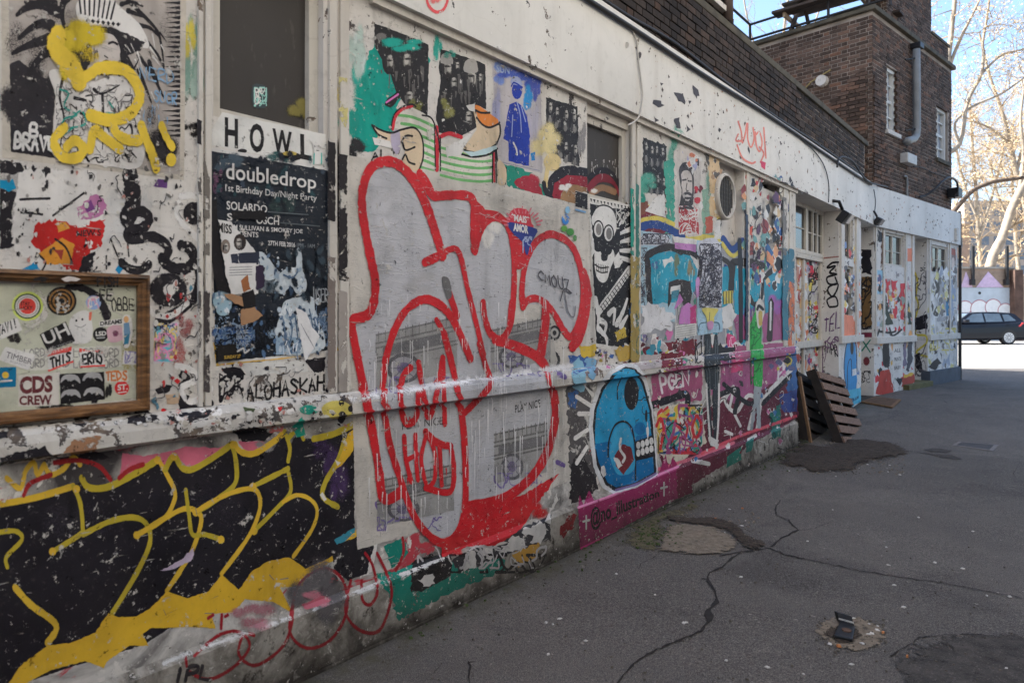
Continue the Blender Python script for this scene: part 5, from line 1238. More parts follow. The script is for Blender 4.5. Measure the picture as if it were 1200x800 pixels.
# ================= window sticker, HOWL strip, big gig poster
a = Art(off=-.0605, lay=1, seed=9)
a.poly('base', P_(60, 70, 74), [(296, 101), (305, 99), (314, 105), (312, 124), (304, 127), (296, 123)], True); scribble(a, 'print', P_(150, 196, 186), 298, 103, 312, 124, 12, 1.6, 6, 6); scribble(a, 'print', WHT0, 299, 104, 311, 122, 8, 1.4, 7, 5)
a.build(None, 'base', 'sticker', 'small teal and white sticker on the dark painted window pane', 'sticker', 'stickers on windows')
a = Art(off=-.0605, lay=.5, seed=9); a.blob('spray', sft((120, 112, 60), .8), 356, 130, 20, 20); a.blob('spray', sft((150, 140, 90), .5), 362, 118, 10, 24); a.build(B, 'spray', 'spray_haze')
a = Art(lay=2, seed=10)
a.poly('paper', P_(206, 204, 200, wear=.03), cE(137, 438, 540, 525, 545, 655, 60, 560))
a.text('lettering', BLK0, 'H', cE(146, 572, 198, 580, 198, 465, 146, 457), .035); a.text('lettering', BLK0, 'O', cE(243, 592, 300, 600, 300, 485, 243, 480), .035); a.text('lettering', BLK0, 'W', cE(332, 605, 410, 614, 408, 516, 332, 500), .035); a.text('lettering', BLK0, 'L', cE(442, 620, 485, 630, 485, 530, 440, 522), .035)
a.blob('smear', BLK0, *cE(395, 612)[0], 18, 6, core=.8); a.blob('smear', P_(200, 178, 90), *cE(400, 600)[0], 10, 3.5, core=.6); a.blob('smear', BLK0, *cE(215, 590)[0], 6, 3, core=.8)
a.build(None, 'paper', 'paper_sign', 'white paper strip with black letters HOWL under the window', 'sign')
a = Art(lay=15, seed=11)
a.poly('base', WHT0, cE(488, 560, 505, 545, 525, 555, 522, 590, 524, 635, 494, 640, 492, 590), True)
for x, y in ((497, 570), (511, 572)): a.disc('print', BLK0, *cE(x, y)[0], 1.1, 1.5, 8)
a.stroke('print', P_(90, 170, 160), cE(494, 600, 492, 640), 2); a.stroke('print', P_(90, 170, 160), cE(522, 600, 522, 640), 2); a.stroke('print', WHT0, cE(476, 545, 545, 612), 2.4); a.stroke('print', BLK0, cE(502, 588, 512, 589), 1)
a.build(None, 'base', 'sticker', 'little white skull and crossbones sticker above the gig poster', 'sticker', 'stickers on the wall')
a = Art(lay=3, seed=12)
NAVY = P_(36, 41, 50, wear=.02, wrinkle=.3, rough=.4)
a.poly('paper', P_(206, 168, 70, wear=.05), cF(60, 715, 70, 796, 300, 772, 497, 742, 488, 715, 470, 700, 80, 720))
a.poly('print', NAVY, cF(48, 42, 260, 78, 468, 115, 480, 430, 490, 738, 300, 762, 70, 786, 58, 400))
a.poly('edge', WHT0, cF(44, 36, 260, 72, 472, 110, 470, 120, 260, 83, 50, 50)); a.poly('edge', WHT0, cF(78, 782, 300, 760, 490, 738, 490, 746, 300, 768, 80, 789))
for x, y, rx, ry, c, fd in ((120, 90, 60, 40, (70, 84, 96), .8), (75, 150, 26, 60, (110, 74, 100), .6), (300, 70, 60, 26, (54, 90, 92), .7), (300, 230, 60, 60, (56, 74, 74), .6), (130, 680, 90, 60, (70, 100, 150), .9), (430, 660, 60, 70, (90, 112, 140), .7), (90, 580, 50, 46, (60, 100, 130), .8), (330, 690, 90, 60, (150, 170, 190), .8), (250, 500, 60, 50, (120, 130, 140), .7)):
    q = cF(x, y)[0]; a.blob('print', sft(c, fd), q[0], q[1], rx/2.963, ry/2.963)
scribble(a, 'print', P_(130, 150, 176), 252, 372, 298, 412, 70, 1.3, 3, 3); scribble(a, 'print', P_(20, 24, 30), 252, 370, 300, 414, 60, 1.5, 4, 3); scribble(a, 'print', P_(120, 140, 166), 372, 365, 392, 405, 40, 1.3, 5, 3); scribble(a, 'print', P_(24, 26, 32), 300, 368, 330, 412, 50, 1.6, 6, 3)
PW = P_(186, 194, 200, wear=.1)
a.poly('figure', PW, cF(270, 500, 300, 465, 345, 455, 375, 480, 380, 530, 350, 550, 330, 520, 300, 545, 275, 535), True, .3); a.poly('figure', PW, cF(346, 400, 362, 398, 368, 470, 366, 540, 350, 540), True)
a.poly('figure', PW, cF(310, 570, 400, 555, 410, 600, 430, 650, 440, 740, 300, 755, 272, 690, 290, 620), True, .4); a.poly('figure', PW, cF(190, 430, 225, 400, 270, 450, 285, 480, 250, 500, 200, 470), True); a.poly('figure', P_(140, 160, 180), cF(275, 690, 365, 700, 360, 752, 275, 758))
a.poly('figure', P_(150, 176, 190), cF(55, 555, 90, 535, 125, 560, 110, 610, 75, 620), True, .4)
def tones(a, name, cf, x0, y0, x1, y1, n, cols, rs, seed):
    rr = random.Random(seed)
    for _ in range(n):
        q_ = cf(rr.uniform(x0, x1), rr.uniform(y0, y1))[0]; s_ = rr.uniform(*rs); a.blob(name, rr.choice(cols), q_[0], q_[1], s_*.7, s_*rr.uniform(.6, 1.8), 8, core=.4, rot=rr.uniform(-.6, .6))
_t = [sft((206, 212, 216)), sft((150, 166, 182)), sft((96, 116, 142)), sft((60, 76, 100)), sft((180, 190, 200))]
tones(a, 'figure', cF, 285, 565, 430, 745, 70, _t, (2, 6), 1); tones(a, 'figure', cF, 270, 460, 375, 545, 36, _t, (1.5, 4.5), 2); tones(a, 'figure', cF, 190, 410, 285, 495, 26, _t, (1.5, 4.5), 3); tones(a, 'figure', cF, 55, 540, 125, 615, 22, _t, (1.5, 4), 4)
_d = [sft((22, 26, 34)), sft((50, 64, 86)), sft((80, 104, 136)), sft((34, 42, 56))]
tones(a, 'print', cF, 80, 600, 480, 760, 90, _d, (1.5, 5), 5); tones(a, 'print', cF, 230, 380, 470, 560, 40, [sft((30, 36, 44), .8), sft((58, 70, 80), .7)], (3, 8), 6); tones(a, 'print', cF, 60, 60, 460, 240, 40, [sft((30, 34, 44), .8), sft((56, 66, 80), .7), sft((48, 74, 80), .6)], (3, 9), 7)
for q in ((310, 600, 330, 660, 320, 730), (360, 590, 380, 660, 400, 730), (300, 480, 330, 490, 350, 470), (340, 620, 350, 700), (300, 640, 310, 720), (390, 600, 410, 700)): a.stroke('figure', P_(84, 104, 130), cF(*q), 2)
for k in range(40):
    x, y = a.r.uniform(282, 425), a.r.uniform(560, 745); a.stroke('figure', P_(214, 218, 222) if k % 2 else P_(110, 130, 154), cF(x, y, x+a.r.gauss(0, 8), y+a.r.uniform(10, 34)), a.r.uniform(.6, 1.8))
T = lambda s, q, b=.0, m=WHT0: a.text('lettering', m, s, cF(*q), b)
T('doubledrop', (100, 166, 413, 198, 413, 138, 100, 90), .01); T('1st Birthday Day/Night Party', (98, 198, 415, 231, 415, 204, 98, 166)); T('SOLARDO', (102, 254, 243, 266, 243, 240, 102, 224), .012); T('S', (104, 292, 122, 294, 122, 268, 104, 266), .012); T('OSCH', (205, 303, 284, 308, 284, 282, 205, 276), .012)
T('SAM SULLIVAN & SMOKEY JOE', (104, 328, 366, 341, 366, 323, 104, 304), .01); T('RESIDENTS', (108, 344, 212, 351, 212, 333, 108, 325), .01); T('27TH FEB 2016', (246, 378, 340, 385, 340, 369, 246, 361), .02); T('1PM - 1AM', (346, 385, 408, 387, 408, 374, 346, 370), 0, P_(130, 134, 138))
for k, s_ in enumerate(('FEET', 'EAST', 'BRICK', 'LANE')): T(s_, (136, 667+k*20-k*1, 136+(40, 42, 54, 44)[k], 664+k*19, 136+(40, 42, 54, 44)[k], 650+k*19, 136, 653+k*19), 0, P_(170, 182, 196))
for q in ((246, 262, 385, 272), (290, 300, 425, 312)): a.stroke('lettering', P_(90, 96, 100), cF(*q), 1.4)
a.text('lettering', P_(206, 170, 70), 'SATURDAY', cF(94, 768, 150, 764, 150, 755, 94, 758), .02); a.poly('corner', P_(34, 32, 30), cF(68, 724, 130, 720, 152, 772, 72, 782)); a.text('lettering', P_(206, 170, 70), 'SUNDAY 27', cF(94, 772, 150, 767, 150, 756, 94, 760), .02)
a.hand('scribble', P_(150, 154, 158), 'USERS', cF(402, 572, 468, 576, 468, 530, 402, 530), 1.6); a.stroke('lettering', WHT0, cF(140, 745, 160, 735, 165, 750, 180, 740), 2.4)
a.poly('tape', BLK0, cF(35, 222, 68, 220, 72, 330, 90, 470, 112, 545, 66, 530, 44, 400), rough=.5); a.poly('tape', BLK0, cF(118, 258, 230, 258, 245, 275, 235, 290, 122, 284), rough=.4); a.poly('tape', BLK0, cF(462, 370, 485, 375, 488, 485, 464, 480), rough=.4)
a.poly('torn_flyer', WHT0, cF(72, 288, 118, 300, 205, 400, 215, 450, 205, 545, 118, 548, 98, 470), rough=.5); a.text('torn_flyer_print', BLK0, 'MISS', cF(72, 332, 120, 340, 120, 308, 72, 296), .03)
a.face('torn_flyer_print', *cF(98, 385)[0], 9, 14, P_(176, 160, 150), P_(120, 108, 100), None, False); a.face('torn_flyer_print', *cF(148, 370)[0], 12, 16, P_(176, 150, 136), P_(50, 42, 40), None, False); a.poly('torn_flyer_print', P_(46, 50, 64), cF(115, 410, 145, 405, 215, 400, 212, 445, 120, 440)); a.poly('torn_flyer_print', WHT0, cF(100, 442, 205, 440, 212, 545, 118, 548))
for k in range(4): a.stroke('torn_flyer_print', P_(110, 110, 114), cF(112, 455+k*9, 190, 452+k*9), .8)
a.poly('torn_flyer_print', P_(150, 96, 60), cF(150, 500, 175, 480, 185, 530, 160, 540), rough=.3); a.poly('torn_flyer_print', P_(50, 40, 60), cF(200, 450, 230, 445, 235, 520, 205, 535), rough=.5)
a.poly('cardboard', P_(160, 124, 92), cF(150, 600, 190, 585, 228, 622, 200, 642, 152, 656), rough=.4); a.poly('cardboard', P_(160, 124, 92), cF(85, 545, 120, 545, 165, 560, 160, 590, 120, 575), rough=.5); a.poly('tape', BLK0, cF(155, 545, 195, 530, 205, 590, 160, 600), rough=.3)
a.poly('loose_paper', P_(214, 212, 212, wear=0), cF(343, 594, 380, 612, 398, 660, 426, 692, 404, 735, 375, 778, 362, 720, 352, 660), rough=.4)
for k in range(5): a.stroke('torn_flyer_print', P_(140, 140, 144), cF(360+k*8, 650+k*14, 380+k*7, 690+k*12), .7)
a.build(None, 'paper', 'poster', 'dark blue gig poster headed doubledrop with torn scraps over it', 'poster')
a = Art(lay=1.5, seed=13)
for q in ((440, 200, 520, 200, 560, 240, 480, 250, 450, 230), (830, 165, 925, 150, 925, 222, 870, 220)): a.poly('patch', BLK, cG(*q), rough=.8)
a.stroke('patch', BLK, cG(580, 180, 640, 195), 8); scribble(a, 'patch', BLK, 258, 438, 285, 470, 14, 3, 4, 8); a.poly('patch', P_(200, 198, 194), cG(530, 180, 830, 170, 850, 220, 560, 240), rough=.5)
a.hand('lettering', BLK0, 'ALOHASKAH!', cG(555, 358, 968, 296, 968, 238, 555, 285), 3.4, .10)
a.build(B, 'patch', 'marker_tag', 'black marker tag reading ALOHASKAH below the gig poster')
# ================= black and yellow throw-up on the lower left wall
a = Art(lay=1, seed=20)
BK2 = P_(33, 30, 36, wear=.05, var=.3)
a.poly('fill', BK2, cD(-60, 285, 100, 255, 215, 225, 245, 205, 290, 238, 380, 200, 460, 145, 490, 170, 515, 138, 550, 178, 620, 155, 680, 105, 720, 128)+cG(640, 592, 740, 500, 765, 560, 800, 500, 830, 535, 900, 535, 1050, 462)+cH(538, 60, 540, 352, 470, 432, 400, 490, 300, 520, 200, 560, 60, 600)+cD(420, 690, 250, 740, 60, 805, -60, 830), rough=.3)
a.blob('violet_haze', sft((76, 54, 96), .6), *cH(480, 200)[0], 20, 50); a.blob('violet_haze', sft((70, 50, 90), .5), *cH(450, 120)[0], 22, 26); a.blob('violet_haze', sft((64, 60, 70), .35), 90, 610, 60, 30); a.blob('violet_haze', sft((64, 60, 70), .3), 240, 600, 60, 40)
a.poly('pink_patch', P_(196, 104, 126, wear=.15), cD(360, 128, 420, 135, 500, 122, 545, 108, 640, 112, 690, 95, 640, 140, 560, 172, 515, 138, 490, 168, 462, 145, 380, 198, 350, 205), rough=.4)
a.poly('pink_patch', P_(196, 104, 126, wear=.15), cG(520, 548, 640, 548, 660, 575, 570, 605, 520, 560), rough=.4); a.blob('pink_patch', sft((130, 128, 130), .8), *cG(640, 560)[0], 16, 10)
Yk = [(cD, (-20, 280, 100, 258, 215, 224), 8), (cD, (215, 224, 235, 270, 243, 340, 235, 365, 155, 415), 6.5), (cD, (240, 200, 262, 228, 320, 225, 400, 185, 465, 145), 8.5), (cD, (465, 145, 490, 190, 512, 235, 510, 270, 480, 320, 402, 367), 6.5), (cD, (485, 175, 510, 135, 535, 170, 570, 172, 640, 130, 680, 100), 8), (cD, (245, 365, 320, 328, 390, 315, 430, 335, 440, 390, 400, 480, 330, 595), 7),
  (cD, (402, 367, 470, 325, 540, 290, 580, 300, 590, 330, 560, 420, 490, 530), 6.5), (cD, (545, 235, 555, 310, 565, 365, 600, 365, 650, 380), 6), (cD, (575, 300, 640, 260, 690, 215, 692, 150, 680, 100), 7), (cH, (190, 100, 205, 122, 245, 128, 300, 95, 335, 65), 7.5), (cH, (335, 65, 350, 110, 345, 150), 6), (cH, (345, 85, 375, 55, 390, 85), 6), (cH, (75, 298, 150, 255, 220, 232, 255, 240, 262, 290, 230, 370, 150, 480), 6),
  (cH, (240, 225, 300, 195, 345, 172), 6.5), (cH, (345, 180, 352, 240, 310, 290, 245, 355), 5.5), (cH, (330, 270, 370, 250, 410, 262, 430, 295, 415, 350, 360, 430), 5), (cH, (420, 85, 480, 70, 538, 42), 8), (cD, (-10, 360, 45, 355, 65, 380, 20, 430, 22, 460), 6), (cD, (45, 520, 90, 570, 165, 630, 140, 682), 9), (cH, (510, 90, 490, 150, 455, 210, 447, 255, 490, 284), 7)]
for i, (c, q, ww) in enumerate(Yk): a.stroke('yellow_line', YEL2 if i % 3 else YEL, c(*q), ww, .14)
for c, x, y in ((cD, 155, 415), (cD, 402, 367), (cD, 462, 147), (cD, 510, 137), (cD, 575, 300), (cH, 245, 355), (cD, 684, 102), (cD, 225, 232), (cD, 648, 380), (cH, 242, 225)): a.blob('yellow_line', YEL, *c(x, y)[0], 4.5, 5, 12, core=.8, outer=1.1)
a.poly('yellow_splash', P_(208, 168, 46, wear=.08, var=.15), cD(0, 840, 60, 750, 140, 690, 210, 682, 280, 652, 318, 596, 350, 607, 400, 605, 440, 582, 490, 532, 550, 552, 610, 532, 650, 482, 700, 527)+cH(240, 472, 290, 442, 350, 432, 395, 466, 470, 432, 545, 350, 545, 378, 480, 440, 400, 488, 388, 515, 320, 520, 360, 596, 300, 562, 220, 555, 182, 592, 120, 598, 132, 640)+cD(560, 636, 440, 640, 420, 656, 436, 692, 380, 690, 312, 740, 305, 756, 250, 735, 150, 762, 50, 815), rough=.3)
a.poly('yellow_splash', P_(208, 168, 46, wear=.08), cH(540, 55, 536, 120, 500, 165, 480, 175, 505, 120, 520, 70))
a.poly('scuff', WHT, cH(462, 450, 500, 440, 510, 480, 500, 505, 470, 470), rough=.6); a.poly('scuff', WHT, cH(585, 395, 608, 392, 590, 480, 565, 488, 575, 430), rough=.3); a.poly('scuff', P_(60, 130, 150), cH(480, 380, 540, 345, 540, 360, 490, 400), rough=.4); a.poly('scuff', P_(186, 170, 190), cD(470, 470, 540, 435, 570, 400, 565, 440, 500, 470), rough=.6)
a.poly('scuff', WHT, cH(445, 240, 458, 262, 450, 268, 438, 250)); a.poly('scuff', WHT, cH(480, 145, 500, 155, 490, 165))
for _ in range(40):
    x, y = a.r.uniform(0, 400), a.r.uniform(545, 720); a.stroke('scuff', P_(120, 116, 120), [(x, y), (x+a.r.gauss(0, 4), y+a.r.gauss(0, 3))], a.r.uniform(.5, 1.4), smooth=False)
a.build(B, 'fill', 'black_and_yellow_throwup', 'black bubble lettering with yellow outlines and a yellow splash base', kinds=('scuff',))
a = Art(lay=6, seed=21)
YT = P_(214, 176, 60)
for q in ((20, 200, 60, 230, 75, 180, 100, 155, 110, 190, 130, 160), (130, 160, 150, 190, 190, 170, 215, 140, 235, 160)): a.stroke('yellow_tag', YT, cD(*q), 7)
a.stroke('red_arc', P_(150, 40, 44, wear=.2), cD(160, 155, 230, 148, 290, 165, 325, 205), 6, .4); a.stroke('red_arc', P_(150, 40, 44, wear=.2), cD(70, 250, 90, 215, 150, 190), 6, .4); a.stroke('red_arc', P_(150, 40, 44, wear=.2), cD(350, 200, 380, 175, 420, 160), 6, .4)
a.build(B, 'yellow_tag', 'small_yellow_tag', 'small yellow scrawl over the black lettering')
# grime and colour on the sill above it
a = Art(lay=5, seed=22)
for q in ((0, 140, 60, 125, 130, 105, 150, 135, 60, 150, 0, 165), (200, 130, 280, 120, 330, 140, 250, 150), (365, 10, 430, 0, 470, 30, 400, 45), (520, 15, 600, 0, 620, 25, 550, 40), (700, 65, 750, 60, 750, 78, 700, 85), (230, 10, 270, 18, 250, 50, 210, 40), (-10, 50, 30, 50, 20, 80, -10, 90)): a.poly('black_grime', BLK, cD(*q), rough=.9)
a.poly('black_grime', BLK, cG(480, 490, 600, 480, 690, 500, 640, 545, 540, 545), rough=.9); a.poly('tan_patch', P_(150, 112, 84, wear=.3), cD(185, 125, 220, 85, 300, 75, 280, 120, 220, 130), rough=.8)
a.blob('ochre_patch', P_(196, 180, 90, wear=.2), *cG(980, 400)[0], 20, 12, core=.8); a.blob('teal_patch', P_(40, 140, 120, wear=.3), *cG(850, 400)[0], 14, 7, core=.6); a.poly('teal_patch', P_(40, 140, 120), cG(770, 480, 820, 430, 835, 520, 790, 530), rough=.5)
for x, y, r_ in ((1002, 367, 4), (962, 418, 2.5), (1005, 430, 6), (1045, 395, 4), (1000, 445, 5)): a.disc('black_dot', BLK, *cG(x, y)[0], r_*.8, r_, 14)
a.poly('pink_fleck', P_(196, 110, 110), cG(650, 480, 740, 475, 720, 500, 660, 505), rough=.6); a.poly('green_fleck', P_(70, 80, 50), cG(540, 385, 600, 395, 590, 410, 550, 405), rough=.4); a.poly('red_fleck', RED, cG(700, 390, 725, 385, 720, 405, 705, 405), rough=.3)
scraps(a, 'chip', 5, 495, 400, 478, 40, [WHT, P_(170, 164, 156), P_(60, 56, 54), P_(190, 186, 178)], (2, 7), 23, aspect=.6); scraps(a, 'chip', 180, 488, 330, 500, 26, [WHT, BLK, P_(180, 172, 160)], (2, 8), 24, aspect=.7)
a.build(B, 'black_grime', 'sill_grime', 'flaking black and ochre paint along the sill', kinds=('chip', 'black_grime'))
# red loops, teal and torn paper on the plinth
a = Art(lay=5, seed=25)
a.poly('teal_patch', P_(36, 128, 112, wear=.35), cV(170, 310, 240, 238, 420, 232, 575, 222, 580, 262, 400, 335, 200, 440), rough=1); a.poly('teal_patch', P_(36, 128, 112, wear=.3), cH(600, 480, 660, 470, 745, 450, 740, 520, 650, 560), rough=1)
a.poly('teal_patch', P_(36, 120, 106, wear=.3), cV(150, 180, 220, 150, 240, 200, 180, 260), rough=.8)
a.poly('ochre_patch', P_(196, 150, 60, wear=.3), cV(600, 205, 650, 175, 702, 160, 690, 215, 625, 252), rough=.8)
a.poly('black_patch', BLK, cH(470, 400, 550, 370, 600, 380, 575, 480, 520, 500, 480, 470), rough=.6); a.poly('black_patch', P_(40, 36, 38), cV(250, 230, 345, 205, 392, 235, 388, 285, 300, 330, 245, 342), rough=1.1)
a.poly('torn_print', P_(60, 58, 62), cV(388, 225, 500, 160, 640, 110, 740, 70, 735, 150, 600, 200, 415, 278), rough=1)
for q in ((420, 270, 440, 200, 470, 190, 480, 250), (495, 205, 515, 150, 535, 190, 530, 235), (560, 200, 600, 140, 640, 150, 650, 190), (640, 130, 700, 90, 730, 120, 700, 160), (270, 300, 320, 270, 330, 310, 290, 325), (540, 180, 560, 150, 590, 170), (660, 170, 690, 150, 720, 140, 700, 165)): a.poly('torn_print', WHT, cV(*q), rough=1.2)
a.poly('torn_edge', WHT, cV(735, 60, 765, 15, 758, -10, 745, 30, 715, 90, 735, 100), rough=.7)
scribble(a, 'torn_print', BLK0, 485, 650, 640, 670, 24, 3, 5, 9); scribble(a, 'torn_print', P_(190, 186, 186), 490, 640, 640, 665, 22, 2.4, 6, 8)
a.poly('red_smear', P_(130, 34, 38, wear=.3), cV(760, 130, 800, 70, 830, 60, 815, 110, 780, 150), rough=1)
LR = P_(150, 34, 42, wear=.12)
for q in ((45, 720, 55, 765, 115, 788, 190, 748, 232, 690, 200, 650, 140, 660, 70, 720), (212, 655, 200, 715, 248, 748, 320, 702, 352, 640, 362, 545), (362, 545, 350, 650, 400, 697, 470, 672, 516, 590, 505, 500, 450, 464, 385, 500, 360, 545), (528, 500, 512, 590, 555, 645, 612, 645, 645, 560, 642, 500, 605, 420), (560, 500, 562, 555, 585, 570, 606, 530, 592, 455, 570, 420), (660, 470, 682, 420, 680, 375), (110, 610, 125, 600), (160, 605, 168, 600), (150, 600, 148, 640), (230, 655, 245, 660)): a.stroke('red_loop', LR, cH(*q), 4.2, .4)
a.stroke('scuffed_edge', paint((214, 212, 210), .6, True, fade=.8, grain=.7), cH(-20, 742, 100, 695, 300, 625, 500, 556, 640, 505, 750, 458), 6, .9); a.stroke('scuffed_edge', paint((214, 212, 210), .6, True, fade=.8, grain=.7), cV(0, 362, 150, 300, 360, 222), 4, .3)
a.blob('grey_haze', sft((96, 92, 94), .7), *cH(430, 560)[0], 40, 50); a.blob('pink_haze', sft((176, 110, 124), .7), *cH(420, 560)[0], 26, 14); a.blob('pink_haze', sft((176, 120, 130), .6), *cH(240, 600)[0], 30, 20)
a.poly('pink_haze', P_(170, 90, 104, wear=.4), cH(380, 570, 450, 545, 470, 560, 400, 585), rough=.7); a.hand('ink_tag', P_(50, 46, 50), 'IPL', cH(0, 800, 120, 790, 130, 735, 10, 760), 5)
a.build(B, 'teal_patch', 'plinth_paint', 'teal paint, torn black prints and thin red loops low on the wall')

# ================= big red and silver throw-up on pasted paper
a = Art(lay=9, seed=30)
a.poly('paper', P_(190, 184, 176, wear=.02, wrinkle=.5, rough=.45), [(408, 182), (440, 187), (506, 200), (576, 214), (637, 229), (689, 243), (690, 330), (687, 402), (671, 440), (670, 500), (669, 562), (600, 590), (500, 620), (419, 644), (416, 560), (413, 470), (409, 300)], rough=.25)
# grey bus prints
def bus(x, y, w_, h_, seed, dk):
    r_ = random.Random(seed); m = P_(*dk); q = lambda s, t: (x+w_*s, y+h_*t-w_*s*.22)
    a.poly('bus_print', P_(150, 148, 146), [q(0, .25), q(1, .25), q(1, .95), q(0, .95)])
    for t in (.25, .36, .42, .55, .6): a.stroke('bus_print', m, [q(0, t), q(1, t)], 2.4, smooth=False)
    for k in range(12): a.stroke('bus_print', m, [q(k/12+.03, .22), q(k/12+.03, .36)], 1.5, smooth=False)
    a.poly('bus_print', P_(110, 108, 110), [q(.08, .43), q(.9, .43), q(.9, .54), q(.08, .54)])
    c = q(.34, .76); a.disc('bus_print', P_(90, 88, 92), c[0], c[1], w_*.22, h_*.2, 22); a.disc('bus_print', P_(150, 148, 152), c[0], c[1], w_*.17, h_*.155, 22); a.disc('bus_print', P_(110, 100, 130), c[0], c[1], w_*.09, h_*.08, 18)
    for k in range(8):
        an = k*.785; a.stroke('bus_print', P_(96, 92, 104), [(c[0], c[1]), (c[0]+w_*.16*math.cos(an), c[1]+h_*.15*math.sin(an))], 1.2, smooth=False)
    scribble(a, 'bus_print', P_(118, 104, 156), q(0, .8)[0], q(0, .8)[1], q(.9, .9)[0], q(0, 1)[1], 10, 2, seed, 6)
for q in ((110, 560, 130, 600, 150, 590), (125, 580, 120, 620), (150, 590, 180, 600), (675, 430, 695, 440), (670, 150, 700, 165)): a.stroke('violet_tuft', P_(112, 92, 150), cL(*q), 6, .3)
c = c2(355, 640)[0]
for k, r_ in enumerate((9, 6, 3)): a.disc('bus_print', P_(50, 48, 50) if k % 2 == 0 else P_(170, 166, 160), c[0]-1, c[1], r_*.8, r_, 16); a.disc('bus_print', P_(50, 48, 50) if k % 2 == 0 else P_(170, 166, 160), c[0]-4, c[1]+32, r_*1.1, r_*1.3, 16)
silv2 = paint((176, 175, 179), .05, rough=.34, wrinkle=1.6, var=.16, fade=.9)
a.poly('silver_fill', silv2, cK(72, 230, 84, 120, 130, 72, 190, 62, 245, 90, 290, 140, 330, 195, 470, 195, 488, 230, 490, 400, 520, 320, 570, 278, 615, 295, 640, 360, 650, 560, 640, 680, 600, 730, 700, 775, 745, 780, 765, 600, 690, 595, 678, 540, 700, 420, 735, 358, 790, 338, 855, 375, 895, 465, 905, 560, 885, 680, 858, 715, 800, 640, 765, 600, 745, 780)+cL(610, 95, 655, 180, 668, 280, 640, 390, 580, 480, 490, 545, 390, 555, 380, 630, 320, 678, 265, 655, 200, 560, 130, 545, 95, 340, 65, 190, 45, 100)+cK(45, 665, 100, 645, 125, 590, 125, 510, 105, 420, 85, 320), rough=.2)
for x, y, rx, ry, c, fd in ((150, 250, 50, 50, (190, 189, 193), .6), (200, 180, 40, 40, (188, 187, 190), .5), (560, 330, 24, 36, (206, 202, 198), .9), (800, 450, 34, 50, (188, 187, 190), .5), (150, 420, 40, 50, (164, 163, 166), .5), (300, 520, 50, 30, (166, 164, 166), .6)): a.blob('silver_fill', sft(c, fd), *cK(x, y)[0], rx/1.6, ry/1.6)
Pq = P_
def P_(*rgb, wear=.1, **kk): return paint(tuple(rgb), wear, fade=.62)
a.text('bus_lettering', Pq(50, 48, 50), 'PLAY NICE', cL(543, 277, 622, 258, 622, 234, 543, 252), .01); a.text('bus_lettering', Pq(70, 68, 70), 'PLAY NICE', cL(190, 330, 318, 312, 318, 288, 190, 305), .0)
bus(*cL(478, 290)[0], 62, 82, 3, (100, 98, 96)); bus(*cL(112, 440)[0], 90, 76, 4, (100, 98, 96)); bus(*cK(130, 640)[0], 95, 90, 5, (112, 110, 110)); bus(*cK(560, 640)[0], 70, 70, 6, (112, 110, 110))
P_ = Pq
RS = [(cK, (378, 415, 355, 340, 320, 235, 272, 135, 215, 76, 165, 62, 112, 84, 82, 150, 76, 230, 90, 330, 110, 430, 126, 510, 120, 590, 95, 638, 40, 658, 45, 720, 60, 800), 11), (cL, (48, 100, 70, 205, 95, 330, 115, 450, 132, 545, 188, 522), 11), (cK, (292, 108, 320, 160, 345, 190, 400, 188, 468, 190, 494, 216, 495, 300, 497, 392), 9.5),
 (cK, (500, 400, 515, 340, 540, 292, 575, 272, 612, 288, 636, 340, 646, 430, 645, 560, 630, 680, 590, 730, 555, 702, 535, 640, 530, 590), 7.5), (cK, (680, 608, 676, 540, 690, 440, 730, 362, 790, 335, 860, 375, 895, 460, 906, 560, 890, 660, 860, 718, 830, 690, 790, 622, 740, 578, 700, 580, 680, 605), 7.5), (cK, (905, 480, 922, 560, 898, 700, 866, 755), 11), (cK, (596, 732, 660, 760, 722, 785), 7), (cK, (765, 600, 762, 680, 745, 792), 11),
 (cK, (312, 440, 345, 425, 372, 410), 9), (cK, (372, 410, 420, 388, 446, 420, 470, 530, 500, 650, 532, 785), 6.5), (cL, (430, 60, 450, 130, 466, 182, 440, 220, 385, 275), 7), (cK, (165, 800, 195, 700, 240, 620, 300, 580, 350, 588, 400, 630, 440, 700, 482, 800), 9), (cL, (137, 107, 130, 200, 145, 350, 182, 480, 222, 590, 270, 655, 320, 682, 365, 645, 386, 560, 385, 400, 375, 280, 350, 150, 320, 30), 8.5),
 (cK, (392, 510, 405, 560, 432, 640), 8), (cK, (355, 655, 385, 710, 412, 800), 6), (cL, (390, 60, 396, 105), 5), (cL, (480, 48, 560, 75, 622, 112, 655, 180, 668, 280, 645, 390, 590, 480, 500, 545, 390, 568), 10.5), (cL, (530, -70, 520, 20, 500, 50, 470, 30), 6)]
REDP = paint((186, 36, 42), .03, rough=.42, wrinkle=.5)
for c, q, ww in RS: a.stroke('red_outline', REDP, c(*q), ww*1.2, .2)
a.poly('red_outline', REDP, cK(468, 182, 500, 205, 540, 252, 522, 330, 500, 402, 487, 380, 490, 235), True); a.poly('red_outline', REDP, cK(520, 245, 590, 252, 640, 310, 690, 362, 692, 440, 655, 462, 642, 360, 600, 285, 550, 272), True); a.poly('red_outline', REDP, cK(285, 95, 310, 105, 345, 165, 340, 195, 310, 160), True)
a.poly('red_outline', REDP, cL(385, 560, 450, 568, 560, 535, 680, 465, 610, 560, 560, 640, 480, 690, 400, 690, 315, 728, 310, 690, 372, 640), rough=.5)
a.blob('red_haze', sft((190, 44, 46), .8), *cL(580, 590)[0], 30, 18); a.blob('red_haze', sft((190, 44, 46), .7), *cL(360, 690)[0], 22, 14); a.blob('red_haze', sft((190, 50, 50), .6), *cK(30, 680)[0], 5, 14)
